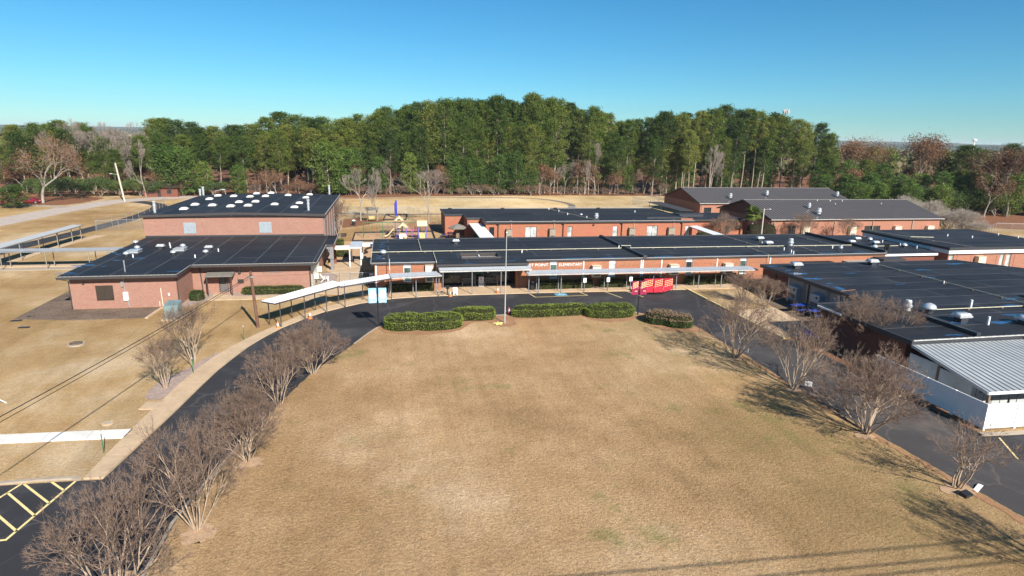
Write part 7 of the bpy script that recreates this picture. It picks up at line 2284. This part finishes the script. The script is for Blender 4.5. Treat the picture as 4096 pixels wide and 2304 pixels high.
# edge of the woods: young pines, rust-leaved oaks, brush
x = 1330
while x < 2700:
    Y = 203 + r.uniform(-1.5, 2)
    g = PY(x, 760, Y)
    q = r.random()
    if 1790 < x < 2090:
        q = r.choice((.1, .1, .4))
    elif 2090 < x < 2600:
        q = r.choice((.1, .3, .55, .55, .6, .9))
    if q < .5:
        h = r.uniform(7.5, 14)
        YPINES.get(r.randrange(3), (g.x, Y, 0), r.uniform(0, 6.3), h / 11, 'bushy young pine at the field edge of the woods', 'young pines at the field edge')
    elif q < .8:
        h = r.uniform(6, 11)
        RUST.get(r.randrange(3), (g.x, Y, 0), r.uniform(0, 6.3), h / 8, 'rust leaved oak at the field edge of the woods', 'rust leaved oaks at the field edge')
    else:
        BARE.get(r.randrange(3), (g.x, Y + 2, 0), r.uniform(0, 6.3), r.uniform(.6, .95), 'bare grey tree at the field edge of the woods', 'bare trees at the field edge')
    x += r.uniform(26, 40)
x = 880
while x < 2760:
    Y = 200.5 + r.uniform(-1.2, 2.2)
    g = PY(x, 760, Y)
    BRUSH.get(r.randrange(2), (g.x, Y, 0), r.uniform(0, 6.3), r.uniform(.6, 1.35), 'low rusty brush along the edge of the woods', 'brush along the woods')
    x += r.uniform(30, 62)
x = 560
while x < 1420:
    Y = 196 + r.uniform(-2, 4)
    g = PY(x, 760, Y)
    (RUST if r.random() < .5 else SHRUB).get(r.randrange(3), (g.x, Y, 0), r.uniform(0, 6.3), r.uniform(.5, .95), 'mixed rust and green undergrowth behind the gymnasium', 'undergrowth behind the gymnasium')
    x += r.uniform(34, 50)
# left: big sycamore, grey bare trees, shrubs by the road
def at(px, py):
    q = on_plane((px, py), 0)
    return q
p = at(172, 812)
OAK.get(1, (p.x, p.y, 0), .6, 1.12, 'big pale trunked sycamore across the road at left')
p = at(60, 820)
YPINES.get(0, (-86.2, 165.2, 0), .5, (1.15, 1.15, .48), 'round dense green shrub at the left edge beside the cars')
BL = [(285, 772, 505, 'bare grey tree right of the sycamore crown'), (340, 768, 470, 'leaning grey bare tree left of the pale pole'), (385, 764, 500, 'thin bare tree close behind the leaning grey one'), (425, 766, 505, 'slim grey bare tree behind the pale pole'), (465, 762, 488, 'tall bare reddish tree left of the pole top'), (505, 760, 486, 'tall bare reddish tree right of the pole top'), (545, 768, 505, 'tall thin bare tree before the pines'), (585, 788, 555, 'broad grey bare tree beside the low brick house'), (640, 770, 560, 'bare tree right of the low brick house')]
for i, (px, py, top, lb) in enumerate(BL):
    p = at(px, py)
    h_ = PY(px, top, p.y).z
    BARE.get(i, (p.x, p.y, 0), px * .1, (h_ / 15.5, h_ / 15.5, h_ / 13), lb, 'grey bare trees across the road')
for i, px in enumerate(range(120, 690, 26)):
    p = at(px, 768 + (i % 3) * 9)
    (SHRUB if i % 3 else RUST).get(i, (p.x, p.y, 0), i * 1.3, r.uniform(.75, 1.15), 'evergreen or rusty shrub along the far side of the road', 'roadside evergreen shrubs')
for i, px in enumerate(range(-30, 330, 30)):
    p = at(px, 770 - (i % 2) * 8)
    (RUST if i % 3 else SHRUB).get(i, (p.x, p.y, 0), i * 1.1, r.uniform(.8, 1.2), 'undergrowth behind the parked cars', 'undergrowth behind the cars')
# playground trees
BARE.get(0, (-5.85, 139.1, 0), .3, (.95, .95, .82), 'two stemmed bare tree beside the swing shelter')
BARE.get(1, (-2.2, 138.4, 0), 2.2, (.8, .8, .9), 'slim pale bare tree at the swing shelter post')
BARE.get(2, (8.75, 133.5, 0), 1.2, (.95, .95, .98), 'bare tree with few yellow leaves left of the wing')
# right: oak, pines, bare thicket and dark wood beyond the halls
def col(px, top, Y, pool, k, base, lb, grp=None, wide=1.0):
    q = PY(px, top, Y)
    s = q.z / base
    pool.get(k, (q.x, q.y, 0), px * .7, (s * wide, s * wide, s), lb, grp)
col(3673, 545, 172, OAK, 0, 15, 'large rust leaved oak right of the metal roofs')
col(3420, 560, 186, OAK, 0, 15, 'rusty bare oak beside the ivy clad pine')
col(3345, 533, 182, PINES, 5, 28, 'ivy clad pine with narrow top at the right', None, 1.3)
col(3850, 582, 166, PINES, 3, 28, 'dark spreading pine behind the bare thicket', None, 1.7)
col(4045, 576, 190, PINES, 6, 28, 'dark pine crown at the right edge', None, 1.5)
col(3790, 600, 176, PINES, 1, 28, 'dark pine left of the spreading pine', None, 1.4)
col(4080, 600, 138, OAK, 0, 15, 'large brown bare oak at the right edge')
col(3980, 640, 150, RUST, 0, 8, 'brown leaved tree before the right edge oak')
for i, (px, top, Y) in enumerate(((3330, 620, 172), (3400, 650, 168), (3470, 640, 176), (3540, 660, 166), (3600, 690, 160), (3700, 700, 158), (3780, 690, 160), (3880, 680, 158), (3950, 700, 150), (4040, 700, 146), (3500, 590, 200), (3560, 600, 205), (3930, 600, 190), (3640, 720, 150), (3760, 730, 148), (3850, 740, 145))):
    pool = (PINES, YPINES, PINES, YPINES, BARE)[i % 5]
    base = {PINES: 28, YPINES: 11, OAK: 15, BARE: 13}[pool]
    col(px, top, Y, pool, 0 if pool is OAK else i, base, 'mixed tree in the dark wood behind the halls', 'dark wood behind the halls', 1.35 if pool is PINES else 1)
for i in range(46):
    px, Y = 3290 + i * 18 + r.uniform(-9, 9), 138 + r.uniform(0, 26) + (12 if i < 18 else 0)
    q = PY(px, 700, Y)
    k_ = r.choice((0, 0, 0, 1, 1, 2))
    if k_ == 0:
        YPINES.get(i, (q.x, Y, 0), i * 1.1, (1.15, 1.15, r.uniform(.7, 1.05)), 'dark bushy evergreen in the wood behind the halls', 'dark evergreens behind the halls')
    else:
        (SHRUB if k_ == 1 else RUST).get(i, (q.x, Y, 0), i * 1.1, r.uniform(1.0, 1.5), 'undergrowth in the wood behind the halls', 'undergrowth behind the halls')
THK = Pool([crepe(17, 16, 5.0, .75, 5, 1.2, M['bark_grey'], M['twig_pale'], 'bare_shrub'), crepe(18, 14, 5.4, .6, 5, 1.2, M['bark_grey'], M['twig_pale'], 'bare_shrub')])
for i, (px, top, Y) in enumerate(((3620, 790, 122), (3680, 785, 124), (3740, 800, 118), (3800, 815, 112), (3860, 830, 110), (3900, 860, 108))):
    q = PY(px, top, Y)
    THK.get(i % 2, (q.x, q.y, 0), i * 1.7, (1.05, 1.05, q.z / 5.6 * (1.12, .85, 1.05, .8, 1.0, .75)[i]), 'dense pale bare thicket right of the nearer metal roof', 'bare thicket by the nearer metal roof')
col(2860, 575, 172, BARE, 0, 14, 'pale bare tree behind the far metal roof')
col(2390, 560, 202, BARE, 1, 13, 'white barked bare tree before the pines')
# fan palm
pm = E('fan_palm', (70.6, 109, 0), 'fan palm with shaggy green crown beside the lamp pole', 'tree')
MB().tube([(70.6, 109, 0), (70.65, 109, 4.7)], [.22, .18], 8).build('trunk', M['bark_grey'], pm)
rg = random.Random(8)
fr_ = MB()
for k in range(60):
    a, el = rg.uniform(0, 6.28), rg.uniform(-.7, 1.3)
    d = Vector((math.cos(a) * math.cos(el), math.sin(a) * math.cos(el), math.sin(el)))
    c = Vector((70.65, 109, 4.85)) + d * rg.uniform(.5, 1.0)
    side = d.cross(Vector((0, 0, 1))).normalized()
    upv = side.cross(d)
    for j in range(11):
        b = (j - 5) * .26
        e = c + (d * math.cos(b) + side * math.sin(b)) * 1.15 + Vector((0, 0, -.12 - .1 * abs(j - 5) / 5))
        w = (side * math.cos(b) - d * math.sin(b)) * .075
        mid = c.lerp(e, .5)
        fr_.add([c, mid + w, e, mid - w], [(0, 1, 2, 3)])
fr_.build('crown', M['palm'], pm)
for P_ in (PINES, YPINES, RUST, BARE, SHRUB, BRUSH, OAK, cmp_, THK):
    P_.trim()
# far woodland: one mass out to the hills
rng = np.random.default_rng(5)
NT = 3600
D = 225 + 2300 * rng.random(NT) ** 2.0
AZ = rng.uniform(-.72, 1.12, NT)
X, Y = D * np.sin(AZ), D * np.cos(AZ)
keep = (Y > 226) | (X > 175) | (X < -115)
X, Y, D = X[keep], Y[keep], D[keep]
HT = rng.uniform(9, 15.5, len(X)) * np.where(X / Y > .62, .95, 1.0)
per = 44
n = len(X)
v = rng.normal(size=(n, per, 3))
v /= np.linalg.norm(v, axis=2, keepdims=True)
v[:, :, 2] = np.abs(v[:, :, 2]) * 1.2 - .35
R2 = rng.uniform(2.6, 4.8, n)
C = np.stack([X[:, None] + v[:, :, 0] * R2[:, None], Y[:, None] + v[:, :, 1] * R2[:, None], HT[:, None] * .62 + v[:, :, 2] * HT[:, None] * .44], 2).reshape(-1, 3)
C[:, 2] = np.maximum(C[:, 2], .5)
V, F = leaf_arrays(C, 2.4, rng, up=.4, asp=.75, out=v.reshape(-1, 3), bias=.8)
stuff(np_mesh('far_woodland', V, F, M['farwood']), 'mixed woodland stretching to the hills', 'woodland')
# ------------------------------------------------------------------ winter air
hz = MB().box(-9200, 9200, -9200, 9200, -1.0, 72.0)
hm = bpy.data.materials.new('thin haze')
hm.use_nodes = True
ht_ = hm.node_tree
ht_.nodes.remove(ht_.nodes['Principled BSDF'])
pv_ = ht_.nodes.new('ShaderNodeVolumePrincipled')
pv_.inputs['Color'].default_value = (.82, .9, 1, 1)
pv_.inputs['Density'].default_value = .00008
ht_.links.new(pv_.outputs[0], ht_.nodes['Material Output'].inputs['Volume'])
stuff(hz.build('haze', hm), 'thin winter haze over the far hills', 'haze')
